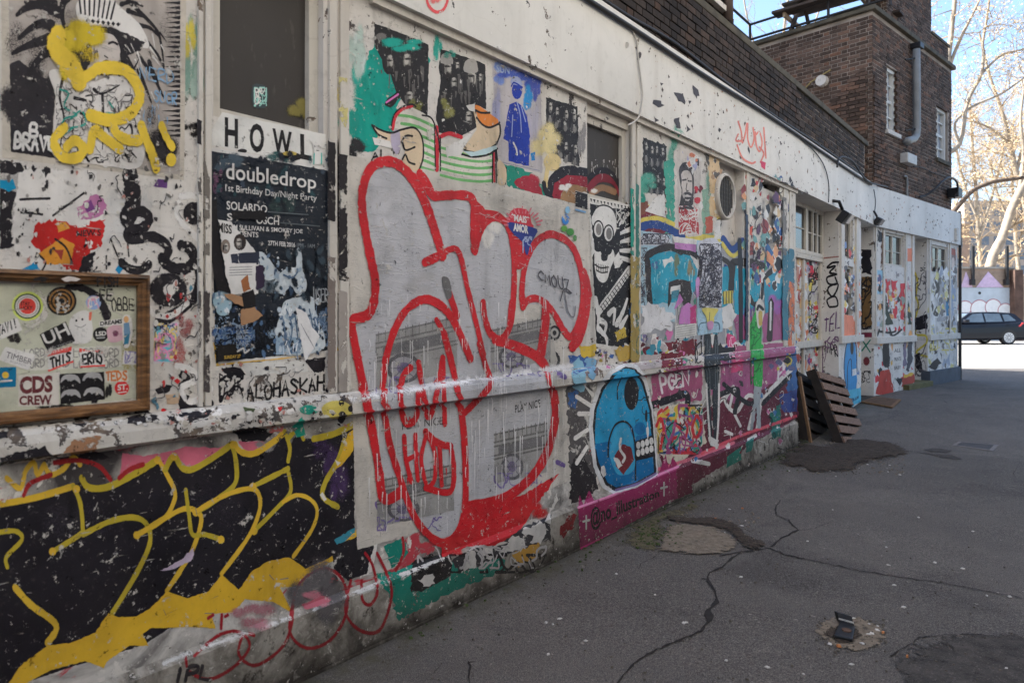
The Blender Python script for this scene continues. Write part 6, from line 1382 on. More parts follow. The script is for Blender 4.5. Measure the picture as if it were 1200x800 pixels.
for q, ww in (((215, 135, 190, 165, 184, 240, 200, 308, 232, 290, 240, 215), 9), ((240, 120, 252, 200, 270, 290, 292, 235, 316, 105), 8.5), ((316, 105, 318, 200, 322, 310), 7.5), ((195, 350, 200, 420, 217, 490), 7), ((230, 345, 232, 420, 238, 485), 6.5), ((200, 425, 236, 405), 6), ((265, 342, 248, 420, 266, 502, 290, 480, 290, 400, 268, 345), 6.5), ((262, 335, 300, 370, 340, 380), 9), ((305, 375, 312, 500), 7), ((340, 380, 350, 450, 338, 522, 262, 510), 7.5)): a.stroke('red_letters', REDP, cL(*q), ww, .2)
for x, y in ((326, 450), (212, 290), (318, 300), (205, 480), (545, 600), (480, 650)):
    c_ = cL(x, y)[0]; a.stroke('red_letters', REDP, [c_, (c_[0]+.5, c_[1]+8)], 2, taper=(1, .3))
a.poly('grey_smudge', P_(100, 98, 98), cK(375, 500, 400, 500, 412, 560, 395, 575), True); a.poly('grey_smudge', P_(170, 166, 160), cL(660, 40, 672, 140, 668, 200, 650, 150), True)
drips(a, 'white_drip', P_(212, 210, 210, wear=.25), 425, 395, 530, 585, 70, (8, 46), 1.5, 7); drips(a, 'white_drip', P_(212, 210, 210, wear=.25), 545, 400, 660, 550, 70, (8, 50), 1.4, 8); drips(a, 'white_drip', P_(212, 210, 210, wear=.3), 430, 345, 660, 400, 40, (5, 20), 1.3, 9)
for _ in range(46):
    x, y = a.r.uniform(425, 660), a.r.uniform(215, 350); L = a.r.uniform(8, 30); a.stroke('crease', P_(196, 194, 196, wear=.3), [(x, y), (x+L*.5, y+a.r.gauss(L*.1, 2)), (x+L, y+a.r.gauss(L*.18, 2))], a.r.uniform(.5, 1.1), taper=(.3, .3), cap=False)
a.stroke('painted_sill_highlight', paint((222, 220, 222), .55, True, fade=.75, grain=.6), [(412, 467), (450, 462), (520, 450), (600, 438), (669, 429)], 9, .9)  # pale stroke paints the highlight where the paper bulges over the sill
c = c2(228, 232)[0]
a.poly('badge', P_(184, 54, 66), c2(172, 215, 185, 185, 215, 172, 250, 185, 262, 225, 265, 245, 175, 225), True); a.poly('badge', P_(46, 56, 124), c2(175, 225, 265, 245, 285, 260, 262, 300, 245, 350, 228, 300, 190, 265), True)
for k in range(15):
    an = math.pi*(1.02+k/14*.96); a.stroke('badge', P_(196, 110, 120, wear=.3), [(c[0]+17*math.cos(an), c[1]+2+15*math.sin(an)), (c[0]+(21+3*(k % 2))*math.cos(an), c[1]+2+(19+3*(k % 2))*math.sin(an))], 2)
a.text('badge_lettering', WHT0, '*MAIS*', c2(186, 220, 254, 232, 254, 204, 186, 192), .04); a.text('badge_lettering', WHT0, 'AMOR', c2(194, 258, 250, 270, 250, 238, 194, 228), .05); scribble(a, 'badge_lettering', P_(150, 160, 190), 612, 278, 622, 296, 6, 1.6, 4, 5)
for x, y, rx, ry, cc in ((390, 215, 6, 8, (60, 120, 190)), (398, 180, 4, 6, (130, 170, 200)), (385, 250, 5, 5, (90, 140, 60)), (408, 262, 6, 6, (70, 130, 60)), (425, 285, 3, 5, (80, 130, 70))): a.blob('stencil', P_(*cc, wear=.4), *c2(x, y)[0], rx, ry, 12, core=.5)
a.stroke('stencil', P_(110, 150, 190), c2(428, 178, 465, 188), 2); a.hand('grey_scrawl', P_(84, 80, 84), 'CMOUZ', c2(285, 438, 412, 488, 405, 445, 285, 408), 1.8); a.stroke('grey_scrawl', P_(84, 80, 84), c2(370, 520, 385, 475, 412, 490), 1.6); a.stroke('grey_scrawl', P_(110, 106, 110), c2(385, 480, 400, 560, 420, 580, 428, 540), 1.4)
a.build(None, 'paper', 'pasted_paper_sheet', 'pasted paper sheets carrying huge silver letters outlined in red', 'poster', kinds=('stencil', 'white_drip', 'crease'))

# ================= striped cartoon figure, teal wash and prints above it
a = Art(lay=1.4, seed=40)
a.poly('teal', P_(30, 142, 128, wear=.12), cI(60, 430, 110, 220, 150, 160, 250, 180, 330, 190, 365, 250, 330, 340, 240, 400, 210, 540, 130, 620, 40, 610), rough=.9); a.blob('teal', sft((60, 160, 145), .8), *cI(90, 330)[0], 18, 50); a.blob('teal', sft((190, 200, 196), .9), *cI(70, 180)[0], 14, 40); a.blob('teal', sft((50, 150, 136), .8), *cI(390, 190)[0], 8, 24)
a.poly('teal', P_(36, 136, 116, wear=.25), cI(650, 670, 720, 680, 830, 760, 835, 800, 700, 770), rough=.8); a.blob('red_dab', P_(160, 44, 60, wear=.3), *cI(760, 740)[0], 18, 12, core=.6)
a.build(B, 'teal', 'teal_wash', 'bright teal sprayed wash behind the striped cartoon figure')
GRY = P_(150, 146, 142, wear=.05); GR2 = P_(110, 106, 104, wear=.05); BLP = P_(36, 34, 36, wear=.06)
a = Art(lay=2.6, seed=41)
a.poly('paper', BLP, cI(137, 95, 250, 138, 358, 182, 356, 350, 352, 492, 290, 445, 230, 392, 200, 300, 137, 190), rough=.3)
for x, y, w_, h_ in ((275, 250, 16, 26), (195, 255, 13, 26), (275, 395, 14, 18)): a.face('faces', *cI(x, y)[0], w_, h_, GRY, BLP)
a.blob('faces', GR2, *cI(165, 150)[0], 8, 6, core=.5); drips(a, 'faces', GR2, 442, 40, 500, 55, 24, (4, 14), 1.2, 3); drips(a, 'faces', sft((92, 88, 86), .75), 452, 75, 500, 115, 16, (8, 22), 5, 9); a.blob('teal_haze', sft((40, 150, 136), .9), *cI(250, 180)[0], 28, 10); a.blob('teal_haze', sft((120, 120, 60), .6), *cI(310, 430)[0], 12, 12)
a.build(None, 'paper', 'poster', 'torn dark photo poster of veiled faces, leftmost of the upper row', 'poster', 'black and white photo posters')
a = Art(lay=2.6, seed=42)
a.poly('paper', BLP, cI(405, 200, 500, 230, 588, 262, 592, 445, 556, 430, 540, 445, 552, 520, 490, 556, 400, 542, 385, 480, 405, 340), rough=.3)
for x, y, w_, h_, hat in ((430, 280, 15, 26, GRY), (528, 320, 17, 32, GRY), (465, 340, 12, 20, None), (478, 270, 8, 14, None), (572, 320, 8, 16, None), (440, 460, 14, 20, None), (525, 480, 13, 22, None)): a.face('faces', *cI(x, y)[0], w_, h_, GRY, BLP, hat)
drips(a, 'faces', sft((92, 88, 86), .75), 518, 85, 566, 135, 18, (8, 22), 5, 10); a.blob('haze', sft((130, 128, 70), .7), *cI(430, 440)[0], 12, 14); a.blob('haze', sft((40, 130, 116), .6), *cI(440, 220)[0], 10, 6)
a.build(None, 'paper', 'poster', 'torn dark photo poster of bearded men in pale hats, above the cartoon chin', 'poster', 'black and white photo posters')
a = Art(lay=8, seed=43)
SKIN = P_(200, 180, 152, wear=.04); GRN = P_(112, 172, 104, wear=.10); INK = P_(32, 28, 30, wear=.02)
a.poly('shirt', P_(206, 200, 190, wear=.08), cI(205, 520, 225, 470, 285, 435, 350, 470, 385, 505, 398, 590, 440, 585, 500, 605, 620, 590, 625, 745, 560, 735, 400, 695, 330, 680, 320, 640, 300, 560, 250, 530), rough=.2)
for k in range(7): a.stroke('stripe', GRN, cI(235+k*10, 470+k*34, 290+k*6, 478+k*34, 345+k*4, 500+k*33, 385+k*2, 520+k*32), 3.6, .2)
for k in range(5): a.stroke('stripe', GRN, cI(405, 602+k*28, 480, 620+k*28, 560, 632+k*27, 618, 628+k*27), 3.2, .2)
a.stroke('brace', P_(186, 44, 56), cI(210, 525, 222, 475, 250, 445, 288, 432), 4.5, .1); a.stroke('brace', P_(186, 44, 56), cI(388, 520, 392, 600, 390, 692), 6, .1); a.stroke('brace', P_(186, 44, 56), cI(400, 560, 440, 545, 490, 560), 5, .2); a.stroke('brace', P_(186, 44, 56), cI(622, 610, 624, 740), 3, .1)
for q in ((203, 525, 216, 468, 250, 436, 288, 426, 305, 436), (330, 470, 370, 485, 395, 560, 402, 620), (380, 510, 384, 690), (404, 560, 404, 696), (618, 608, 616, 744), (630, 612, 632, 744)): a.stroke('ink_outline', INK, cI(*q), 2.2, .15)
a.poly('arm', SKIN, cI(125, 505, 150, 530, 205, 545, 255, 530, 300, 522, 330, 565, 332, 640, 318, 692, 280, 690, 250, 650, 262, 610, 245, 580, 200, 590, 140, 580, 150, 550), True); a.poly('arm', P_(170, 160, 180), cI(205, 540, 235, 535, 240, 600, 225, 630, 205, 590), True)
for q in ((125, 510, 160, 530, 205, 542, 250, 528, 300, 522, 330, 565, 334, 640, 318, 692), (245, 580, 262, 555, 290, 555), (250, 580, 262, 612, 300, 600), (250, 650, 262, 630, 275, 660, 300, 670), (125, 510, 150, 548, 185, 565)): a.stroke('ink_outline', INK, cI(*q), 2.6, .15)
a.poly('cuff', WHT, cI(128, 560, 200, 575, 205, 605, 135, 590)); a.hand('ink_outline', INK, 'AL', cI(120, 655, 195, 645, 195, 615, 120, 622), 2.4)
a.poly('chin', SKIN, cI(540, 455, 560, 480, 590, 515, 640, 505, 646, 540, 630, 590, 590, 622, 520, 630, 495, 612, 530, 560, 552, 520), True); a.poly('mouth', P_(206, 124, 52), cI(545, 428, 580, 445, 642, 495, 600, 516, 570, 500, 552, 465), True); a.poly('mouth', WHT, cI(510, 430, 545, 425, 548, 455, 520, 450), rough=.5)
for q in ((548, 450, 570, 460, 605, 460), (552, 480, 575, 508, 605, 520, 642, 505), (645, 500, 648, 545, 632, 590), (495, 610, 540, 622, 590, 615, 632, 588), (490, 628, 540, 640, 600, 630, 636, 606), (632, 612, 640, 660, 672, 685), (640, 690, 668, 700), (638, 715, 668, 722), (672, 685, 668, 750)): a.stroke('ink_outline', INK, cI(*q), 2.6, .15)
a.poly('collar', P_(176, 196, 200), cI(492, 614, 540, 620, 632, 592, 634, 606, 590, 630, 530, 638)); a.poly('hand', SKIN, cI(640, 650, 672, 690, 668, 750, 640, 745), True); a.poly('cap', INK, cI(176, 428, 185, 405, 232, 372, 240, 395, 215, 430, 200, 440)); a.stroke('cap_band', P_(190, 110, 170), cI(184, 418, 232, 385), 2.4); a.poly('loose_paper', WHT0, cI(425, 600, 480, 575, 540, 532, 500, 605, 488, 632, 430, 640), rough=.3)
a.build(None, 'shirt', 'paste_up', 'pasted cartoon figure in green striped shirt with red braces', 'poster')

# ================= blue robed portrait, two group photos, red and black arches
a = Art(lay=2.6, seed=44)
a.poly('paper', P_(176, 170, 172, wear=.06), cJ(66, 55, 180, 88, 296, 122, 305, 572, 98, 522), rough=.3)
for x, y, rx, ry, c, fd in ((110, 100, 14, 16, (110, 130, 190), .9), (250, 140, 14, 14, (60, 80, 170), 1), (270, 190, 9, 20, (70, 80, 160), .8), (235, 220, 9, 18, (50, 130, 190), .9), (90, 300, 7, 40, (150, 150, 180), .7), (180, 110, 26, 10, (70, 90, 180), .8), (265, 300, 8, 40, (170, 166, 180), .7)): a.blob('wash', sft(c, fd), *cJ(x, y)[0], rx, ry)
BLU = P_(30, 52, 150, wear=.10); BLD = P_(34, 44, 104)
a.poly('figure', BLU, cJ(150, 250, 182, 236, 205, 255, 232, 300, 246, 400, 240, 540, 145, 515, 146, 425, 120, 412, 135, 320), rough=.3); a.blob('figure', BLU, *cJ(185, 185)[0], 6.5, 11, core=.85); a.poly('figure', P_(150, 158, 190), cJ(156, 150, 165, 118, 195, 125, 210, 160), True); a.stroke('figure', BLU, cJ(158, 165, 172, 148, 210, 170), 2)
for x in (178, 196): a.blob('detail', BLD, *cJ(x, 180)[0], 1.6, 1.2, 8)
for q in ((185, 240, 200, 300, 205, 380), (205, 260, 225, 330), (165, 300, 160, 400)): a.stroke('detail', P_(150, 160, 196), cJ(*q), 1.4)
a.stroke('detail', WHT, cJ(168, 430, 182, 460, 185, 485), 2.4); a.poly('detail', P_(40, 120, 180), cJ(250, 480, 270, 470, 268, 510, 252, 512), rough=.3)
a.text('lettering', P_(150, 166, 200), 'SUN', cJ(88, 100, 150, 108, 150, 72, 88, 62), .03); a.stroke('lettering', P_(130, 130, 150), cJ(110, 520, 200, 540, 290, 560), .9)
a.build(None, 'paper', 'poster', 'blue and cream poster of a robed standing figure', 'poster')
def eight(name, quad, label, lay, seed, rows=2, cols=4):
    a = Art(lay=lay, seed=seed); a.poly('paper', BLP, quad, rough=.3)
    bl, br, tr, tl = quad[3], quad[2], quad[1], quad[0]
    for r_ in range(rows):
        for c_ in range(cols):
            s_, t_ = (c_+.5)/cols, .82-r_*.55+a.r.gauss(0, .015); p = bilin((bl, br, tr, tl), s_, t_); ww = abs(br[0]-bl[0])/cols; hh = abs(tl[1]-bl[1])*.26
            a.poly('figures', P_(60, 57, 58), [(p[0]-ww*.45, p[1]+hh*1.0), (p[0]-ww*.3, p[1]+hh*.4), (p[0]+ww*.3, p[1]+hh*.45), (p[0]+ww*.45, p[1]+hh*1.05)]); a.face('figures', p[0], p[1], ww*.75, hh, GRY, BLP, None, a.r.random() < .5)
            a.blob('figures', P_FACE[0], p[0]+a.r.gauss(0, ww*.1), p[1]+hh*.9, ww*.34, hh*.34, 8, core=.4); a.poly('figures', GRY, [(p[0]-ww*.08, p[1]+hh*.55), (p[0]+ww*.1, p[1]+hh*.56), (p[0], p[1]+hh*.85)])
    return a.build(None, 'paper', 'poster', label, 'poster', 'black and white photo posters')
eight('x', cJ(320, 215, 468, 262, 478, 540, 325, 475), 'black and white photo poster of eight people right of the blue poster', 2.6, 45)
eight('y', cO(55, 85, 165, 125, 165, 355, 55, 340), 'black and white photo poster of suited men right of the small window', 2.6, 46)
a = Art(lay=8, seed=47)
a.poly('black', BLK, cJ(320, 690, 330, 600, 370, 550, 420, 535, 515, 550, 518, 600, 440, 590, 370, 640, 350, 695), rough=.5); a.poly('red', P_(140, 34, 48, wear=.1), cJ(345, 695, 360, 620, 420, 580, 515, 590, 515, 640, 440, 625, 395, 660, 385, 705), rough=.4); a.poly('tan', P_(150, 116, 80, wear=.15), cJ(385, 705, 400, 650, 450, 625, 512, 640, 512, 660, 470, 665, 460, 715), rough=.4)
a.blob('white', sft((214, 210, 206)), *cJ(410, 640)[0], 9, 6, rot=-.5); a.blob('cream', P_(206, 186, 134), *cJ(350, 520)[0], 12, 12, core=.7); a.stroke('cream', P_(206, 186, 134), cJ(330, 530, 320, 600, 315, 640), 7, .3); a.poly('red', P_(150, 40, 54, wear=.2), cJ(165, 610, 220, 590, 280, 600, 310, 680, 240, 660, 190, 640), rough=.6); a.poly('green', P_(40, 130, 110, wear=.2), cJ(110, 530, 190, 545, 260, 570, 180, 600, 150, 640, 125, 600), rough=.6)
a.stroke('black', BLK, cJ(310, 620, 320, 660, 345, 690), 7, .3); a.blob('grey', sft((130, 126, 126), .9), *cJ(490, 420)[0], 6, 26)
a.build(B, 'black', 'red_arch_graffiti', 'red and black arched graffiti band below the group photo')
a = Art(off=-.0645, lay=1, seed=48)
a.stroke('arch', P_(120, 34, 46), cJ(525, 640, 560, 600, 610, 595, 650, 620, 675, 680), 10, .3); a.stroke('arch', BLK, cJ(525, 590, 570, 560, 620, 570, 660, 620, 680, 680), 7, .4); a.stroke('arch', P_(140, 108, 80), cJ(530, 670, 580, 640, 640, 660), 8, .3); a.blob('arch', sft((210, 206, 200), .9), *cJ(545, 655)[0], 6, 4); drips(a, 'scratch', P_(170, 166, 164, wear=.3), 692, 185, 725, 205, 22, (2, 10), 1.6, 4)
a.build(B, 'arch', 'pane_graffiti', 'red and black arch sprayed across the small window pane')

# ================= skull poster and narrow neighbours
a = Art(lay=10, seed=50)
a.poly('paper', P_(200, 196, 190, wear=.03), cM(118, 40, 220, 62, 320, 80, 326, 400, 328, 770, 240, 760, 150, 745, 135, 400), rough=.25)
a.poly('black_print', INK, cM(126, 74, 220, 92, 314, 108, 320, 400, 323, 752, 240, 744, 156, 728, 140, 400), rough=.3)
a.poly('skull', WHT0, cM(135, 130, 155, 95, 190, 82, 230, 100, 250, 150, 245, 210, 225, 225, 170, 190, 140, 175), True); a.poly('skull', WHT0, cM(150, 270, 175, 300, 180, 340, 205, 340, 215, 300, 235, 290, 240, 330, 225, 370, 200, 440, 165, 430, 148, 370), True)
for x, y in ((165, 195), (213, 215)): a.disc('goggles', INK, *cM(x, y)[0], 6.5, 11); a.disc('goggles', WHT0, *cM(x, y)[0], 5, 9); a.disc('goggles', P_(120, 116, 114), *cM(x+2, y)[0], 3.4, 7)
for x, y in ((165, 275), (208, 290)): a.disc('goggles', INK, *cM(x, y)[0], 5.5, 6.5)
a.poly('goggles', INK, cM(180, 310, 190, 290, 196, 325, 186, 330)); a.stroke('goggles', INK, cM(150, 360, 175, 375, 212, 372), 2); a.stroke('goggles', INK, cM(155, 385, 180, 398, 208, 394), 1.6)
for k in range(7): a.stroke('goggles', INK, cM(156+k*8.5, 355+k*2, 158+k*8, 395+k*1), 1, smooth=False)
a.stroke('goggles', INK, cM(135, 130, 155, 95, 190, 82, 230, 100, 250, 150, 256, 230), 1.8)
for x0, y0, x1, y1 in ((262, 180, 300, 115), (268, 220, 310, 195), (268, 260, 315, 245), (265, 300, 315, 300), (262, 330, 310, 350)): a.poly('rays', WHT0, cM(x0, y0-14, x1+14, y1-18, x1+14, y1+8, x0, y0+2))
for k in range(12): a.poly('rays', INK, cM(125+k*16, 50+k*3.4, 135+k*16, 52+k*3.4, 132+k*16, 68+k*3.4))
scribble(a, 'rays', INK, 723, 245, 738, 262, 10, 2, 4, 5)
a.poly('rays', WHT0, cM(128, 120, 140, 240, 150, 300, 132, 330, 130, 220), rough=.3); a.poly('rays', WHT0, cM(236, 330, 262, 300, 280, 350, 262, 372, 240, 380), rough=.4); scribble(a, 'rays', P_(190, 186, 180), 722, 245, 739, 268, 12, 1.4, 14, 4)
a.stroke('guitar', WHT0, cM(165, 580, 220, 510, 310, 385), 10, .1); 
for k in range(12): a.stroke('guitar_frets', INK, cM(176+k*11, 555-k*14, 190+k*11, 577-k*14), 1.2, smooth=False)
a.stroke('guitar_frets', INK, cM(180, 575, 230, 510, 312, 400), .7); a.stroke('guitar_frets', INK, cM(172, 560, 222, 495, 305, 382), .7)
for q in ((250, 640, 280, 580, 300, 520), (270, 650, 300, 600), (150, 520, 165, 600, 160, 660), (170, 620, 200, 640, 190, 690), (215, 590, 240, 570, 235, 640), (165, 660, 200, 700, 205, 735), (255, 690, 290, 660)): a.stroke('bones', WHT0, cM(*q), 6, .15, taper=(1.2, .5))
a.poly('bones', P_(186, 160, 60, wear=.4), cM(240, 680, 290, 650, 300, 700, 250, 720), rough=.6)
a.build(None, 'paper', 'poster', 'tall black and white poster of a goggled skeleton playing guitar', 'poster')
a = Art(lay=9.8, seed=51); a.poly('paper', WHT0, cM(58, 12, 112, 28, 116, 95, 60, 80)); 
for k in range(9): a.stroke('print', INK, cM(60, 20+k*8, 112, 34+k*8), 2.2, smooth=False, feather=.1)
a.build(None, 'paper', 'flyer', 'narrow striped black and white flyer tucked beside the skeleton poster', 'flyer')
# ================= colourful stretch between the skeleton poster and the first door
TAN = P_(196, 170, 132, wear=.3); MAG = P_(168, 48, 108, wear=.18); PNK = P_(196, 110, 160, wear=.2); CYA = P_(52, 146, 172, wear=.16); CY2 = P_(70, 130, 150, wear=.3); NVY = P_(40, 66, 130, wear=.15); OCH = P_(200, 184, 80, wear=.2); MAR = P_(110, 32, 44, wear=.2); GRN2 = P_(56, 160, 70, wear=.08); ORG = P_(206, 116, 70, wear=.2); CRM = P_(200, 194, 182, wear=.25)
a = Art(lay=.3, seed=59)
a.poly('coat', P_(150, 150, 156, wear=.3), c6(5, 100, 470, 150, 830, 300, 838, 690, 480, 720, 10, 790), rough=.8); a.poly('coat', P_(170, 160, 120, wear=.4), [(741, 250), (750, 252), (750, 420), (741, 422)], rough=.5)
_pal = [CYA, CY2, PNK, NVY, WHT, BLK, P_(120, 110, 150, wear=.3), P_(110, 60, 70), P_(180, 170, 150), OCH, P_(70, 130, 110)]
scraps(a, 'daub', 748, 300, 930, 425, 150, _pal, (2, 8), 30, aspect=1.7); scraps(a, 'daub', 742, 240, 845, 300, 40, [P_(70, 150, 130), MAR, CRM, TAN, BLK, OCH], (2, 8), 31, aspect=1.6); scraps(a, 'daub', 690, 405, 935, 440, 60, [MAR, BLK, P_(170, 160, 160), PNK, OCH, P_(90, 90, 130)], (2, 7), 32, aspect=.8)
drips(a, 'daub', BLK, 745, 300, 930, 400, 30, (5, 24), 1.2, 33); drips(a, 'daub', P_(200, 196, 192), 745, 300, 930, 400, 30, (5, 24), 1.2, 34)
a.build(B, 'coat', 'mottled_undercoat', 'mottled layers of old paint under the cyan letters', kinds=('daub',))
a = Art(lay=10.0, seed=60)
for q, m in (((0, 320, 30, 320, 40, 470, 0, 480), P_(36, 140, 116)), ((0, 470, 60, 400, 160, 430, 190, 520, 60, 560, 0, 540), MAR), ((150, 200, 200, 180, 205, 480, 170, 500), P_(70, 150, 130, wear=.3)), ((20, 400, 80, 380, 70, 440, 20, 460), P_(120, 70, 50)), ((330, 330, 375, 320, 380, 540, 335, 545), P_(130, 160, 140, wear=.4)), ((345, 460, 385, 455, 380, 530, 350, 530), P_(176, 84, 60))): a.poly('patch', m, cO(*q), rough=.7)
a.stroke('arch', OCH, cO(10, 500, 60, 475, 130, 470, 200, 500, 260, 545, 420, 560), 8, .2); a.stroke('arch', NVY, cO(15, 525, 70, 495, 130, 495, 190, 520, 240, 550), 10, .2); a.stroke('arch', NVY, cO(430, 560, 470, 610, 520, 570), 9, .2); a.stroke('arch', OCH, cO(425, 580, 480, 640, 540, 560), 5, .2)
a.poly('paper', WHT0, cO(65, 430, 110, 370, 155, 350, 160, 460), rough=.5); a.poly('paper', TAN, cO(362, 165, 412, 180, 415, 350, 365, 345), rough=.7); a.poly('paper', TAN, cO(365, 355, 415, 360, 418, 465, 370, 455), rough=.8); a.poly('paper', WHT0, cO(390, 480, 418, 470, 418, 560, 388, 560), rough=.5); a.poly('patch', P_(80, 74, 68), cO(340, 160, 362, 155, 365, 230, 350, 190), rough=.5)
scraps(a, 'scrap', 834, 178, 845, 255, 12, [P_(160, 130, 100), CRM, P_(90, 84, 80)], (2, 6), 5)
a.build(B, 'patch', 'mixed_paint_patch', 'teal, maroon and blue painted bands under the bearded face print')
a = Art(lay=13, seed=61)
a.poly('paper', P_(196, 188, 182, wear=.25), cO(200, 150, 240, 120, 325, 165, 328, 545, 270, 550, 205, 500), rough=.7)
GRB = P_(64, 58, 58, wear=.15)
a.poly('hair', GRB, cO(222, 240, 240, 205, 270, 205, 290, 250, 292, 330, 285, 400, 262, 420, 222, 415, 235, 350, 228, 300), True); a.poly('face', P_(186, 176, 170, wear=.1), cO(236, 250, 262, 240, 282, 265, 284, 340, 268, 385, 244, 370, 236, 310), True)
for q, ww in (((240, 285, 256, 282), 2), ((266, 288, 280, 290), 2), ((260, 300, 256, 330, 266, 334), 1.4), ((248, 350, 262, 345, 278, 352), 3.4), ((250, 368, 262, 372, 274, 368), 2), ((240, 390, 262, 402, 282, 392), 5)): a.stroke('hair', GRB, cO(*q), ww)
scribble(a, 'red_hatching', P_(166, 52, 56, wear=.2), 796, 242, 818, 274, 46, 1.6, 7, 8); scribble(a, 'red_hatching', P_(206, 200, 196), 796, 242, 818, 274, 20, 1.3, 8, 7); scribble(a, 'hair', GRB, 797, 232, 812, 244, 14, 2, 9, 4)
scraps(a, 'scrap', 800, 178, 822, 205, 16, [WHT0, P_(196, 120, 90), P_(60, 54, 60), P_(160, 160, 190)], (2, 6), 10); scraps(a, 'scrap', 814, 215, 822, 250, 8, [MAR, WHT0, P_(180, 50, 60)], (2, 6), 11)
a.build(None, 'paper', 'poster', 'torn print of a bearded man with red hatching below', 'poster')
# pale blue doodle posters and cyan block letters
a = Art(lay=10.5, seed=62)
a.poly('paper', P_(160, 186, 200, wear=.05), c6(4, 90, 200, 118, 200, 300, 225, 420, 215, 600, 60, 540, 20, 560), rough=.3)
a.poly('print', P_(190, 192, 200, wear=.1), c6(24, 140, 60, 110, 150, 115, 195, 150, 190, 180, 60, 175, 28, 178), True); scribble(a, 'doodle', P_(56, 52, 64), 751, 274, 786, 286, 60, .8, 5, 3.5); scribble(a, 'doodle', P_(66, 62, 74), 750, 290, 758, 360, 40, .8, 6, 3.5)
a.poly('violet', P_(176, 120, 176), c6(215, 160, 330, 172, 330, 215, 300, 205, 215, 195)); a.poly('paper2', WHT0, c6(200, 125, 335, 145, 335, 172, 214, 160))
a.poly('torn', P_(206, 204, 206, wear=.05), c6(25, 505, 70, 490, 150, 520, 220, 570, 190, 600, 200, 650, 120, 640, 30, 665, 40, 580), rough=1.2)
a.build(None, 'paper', 'poster', 'pale blue doodle poster half torn behind cyan letters', 'poster', 'pale blue doodle posters')
a = Art(lay=16, seed=63)
a.poly('cyan', CYA, c6(70, 240, 120, 215, 240, 205, 330, 240, 340, 300, 330, 400, 300, 470, 200, 490, 90, 500), rough=.5); a.blob('tint', sft((110, 120, 90), .8), *c6(230, 290)[0], 6, 20); a.blob('tint', sft((90, 90, 150), .6), *c6(110, 280)[0], 6, 8); a.blob('tint', sft((140, 130, 100), .8), *c6(305, 300)[0], 6, 16); drips(a, 'tint', P_(150, 196, 206, wear=.3), 765, 300, 812, 340, 30, (3, 16), 1.8, 4)
BRB = P_(48, 40, 38, wear=.12)
a.stroke('black_letter', BRB, c6(78, 495, 70, 400, 66, 280, 60, 240, 110, 205, 190, 186, 250, 210), 9, .08); a.poly('black_letter', BRB, c6(180, 378, 230, 362, 300, 372, 310, 440, 300, 500, 262, 510, 255, 470, 200, 462, 190, 500, 176, 520)); a.poly('white_gap', WHT0, c6(192, 405, 245, 395, 245, 430, 192, 445)); a.poly('cyan', CY2, c6(196, 430, 240, 420, 230, 470, 196, 470))
a.stroke('black_letter', BRB, c6(255, 205, 320, 230, 355, 280, 350, 350), 7, .1); a.poly('torn_white', WHT0, c6(150, 255, 195, 240, 205, 262, 175, 272, 155, 300), rough=.6); a.poly('torn_white', WHT0, c6(300, 230, 345, 260, 355, 320, 330, 300), rough=.6)
a.poly('violet_tongue', P_(180, 116, 176, wear=.15), c6(235, 610, 250, 520, 290, 490, 315, 510, 320, 590, 300, 610)); a.poly('violet_tongue', P_(180, 116, 176), c6(210, 530, 240, 440, 262, 480, 225, 520)); a.poly('violet_tongue', P_(190, 140, 190), c6(330, 370, 350, 355, 352, 440, 335, 460), True); a.poly('magenta', MAG, c6(300, 520, 330, 500, 332, 605, 300, 608))
a.poly('caption', P_(196, 194, 190), c6(215, 620, 332, 605, 335, 672, 212, 690)); 
for k in range(5): a.stroke('caption_lines', P_(120, 118, 118), c6(222, 632+k*12, 326, 616+k*12), .7, smooth=False)
a.build(B, 'cyan', 'cyan_block_letters', 'cyan letters with thick dark outlines painted over torn posters')
a = Art(lay=17, seed=64)
a.poly('paper', P_(158, 186, 204, wear=.04), c6(335, 145, 400, 152, 472, 158, 475, 520, 478, 652, 400, 665, 340, 672), rough=.3); a.poly('print', P_(190, 190, 200), c6(345, 160, 465, 168, 472, 510, 450, 525, 360, 530, 345, 400, 352, 280), True)
scribble(a, 'doodle', P_(58, 54, 66), 819, 286, 845, 360, 230, .8, 12, 3.6); a.poly('head', P_(200, 188, 96), c6(362, 530, 385, 520, 440, 525, 452, 535, 430, 570, 425, 605, 395, 608, 385, 570), True); a.poly('head', P_(190, 140, 176), c6(392, 600, 422, 596, 420, 636, 395, 638), True)
for q in ((405, 545, 402, 590), (385, 600, 350, 610, 345, 655), (430, 600, 455, 606, 460, 640)): a.stroke('doodle', P_(60, 80, 100), c6(*q), .9)
a.build(None, 'paper', 'poster', 'pale blue doodle poster of a long curly-haired head', 'poster', 'pale blue doodle posters')
# right-hand letters, posts and figures up to the door
a = Art(lay=10.5, seed=65)
a.poly('cyan', CYA, c6(475, 300, 520, 290, 540, 330, 540, 480, 475, 520), rough=.5); a.poly('cyan', CYA, c6(540, 300, 690, 310, 700, 470, 610, 560, 545, 560), rough=.4); a.poly('cyan', P_(60, 140, 168, wear=.2), c6(705, 340, 800, 300, 830, 380, 800, 520, 715, 560), rough=.5)
a.poly('pink', P_(148, 82, 122, wear=.25), c6(540, 560, 640, 560, 640, 690, 560, 700), rough=.6); a.poly('pink', P_(152, 86, 126, wear=.25), c6(700, 560, 830, 500, 840, 690, 700, 710), rough=.5); a.blob('haze', sft((110, 80, 150), .8), *c6(640, 540)[0], 12, 10); a.blob('haze', sft((150, 90, 160), .8), *c6(770, 500)[0], 12, 14); a.blob('haze', sft((130, 170, 110), .5), *c6(660, 360)[0], 8, 14)
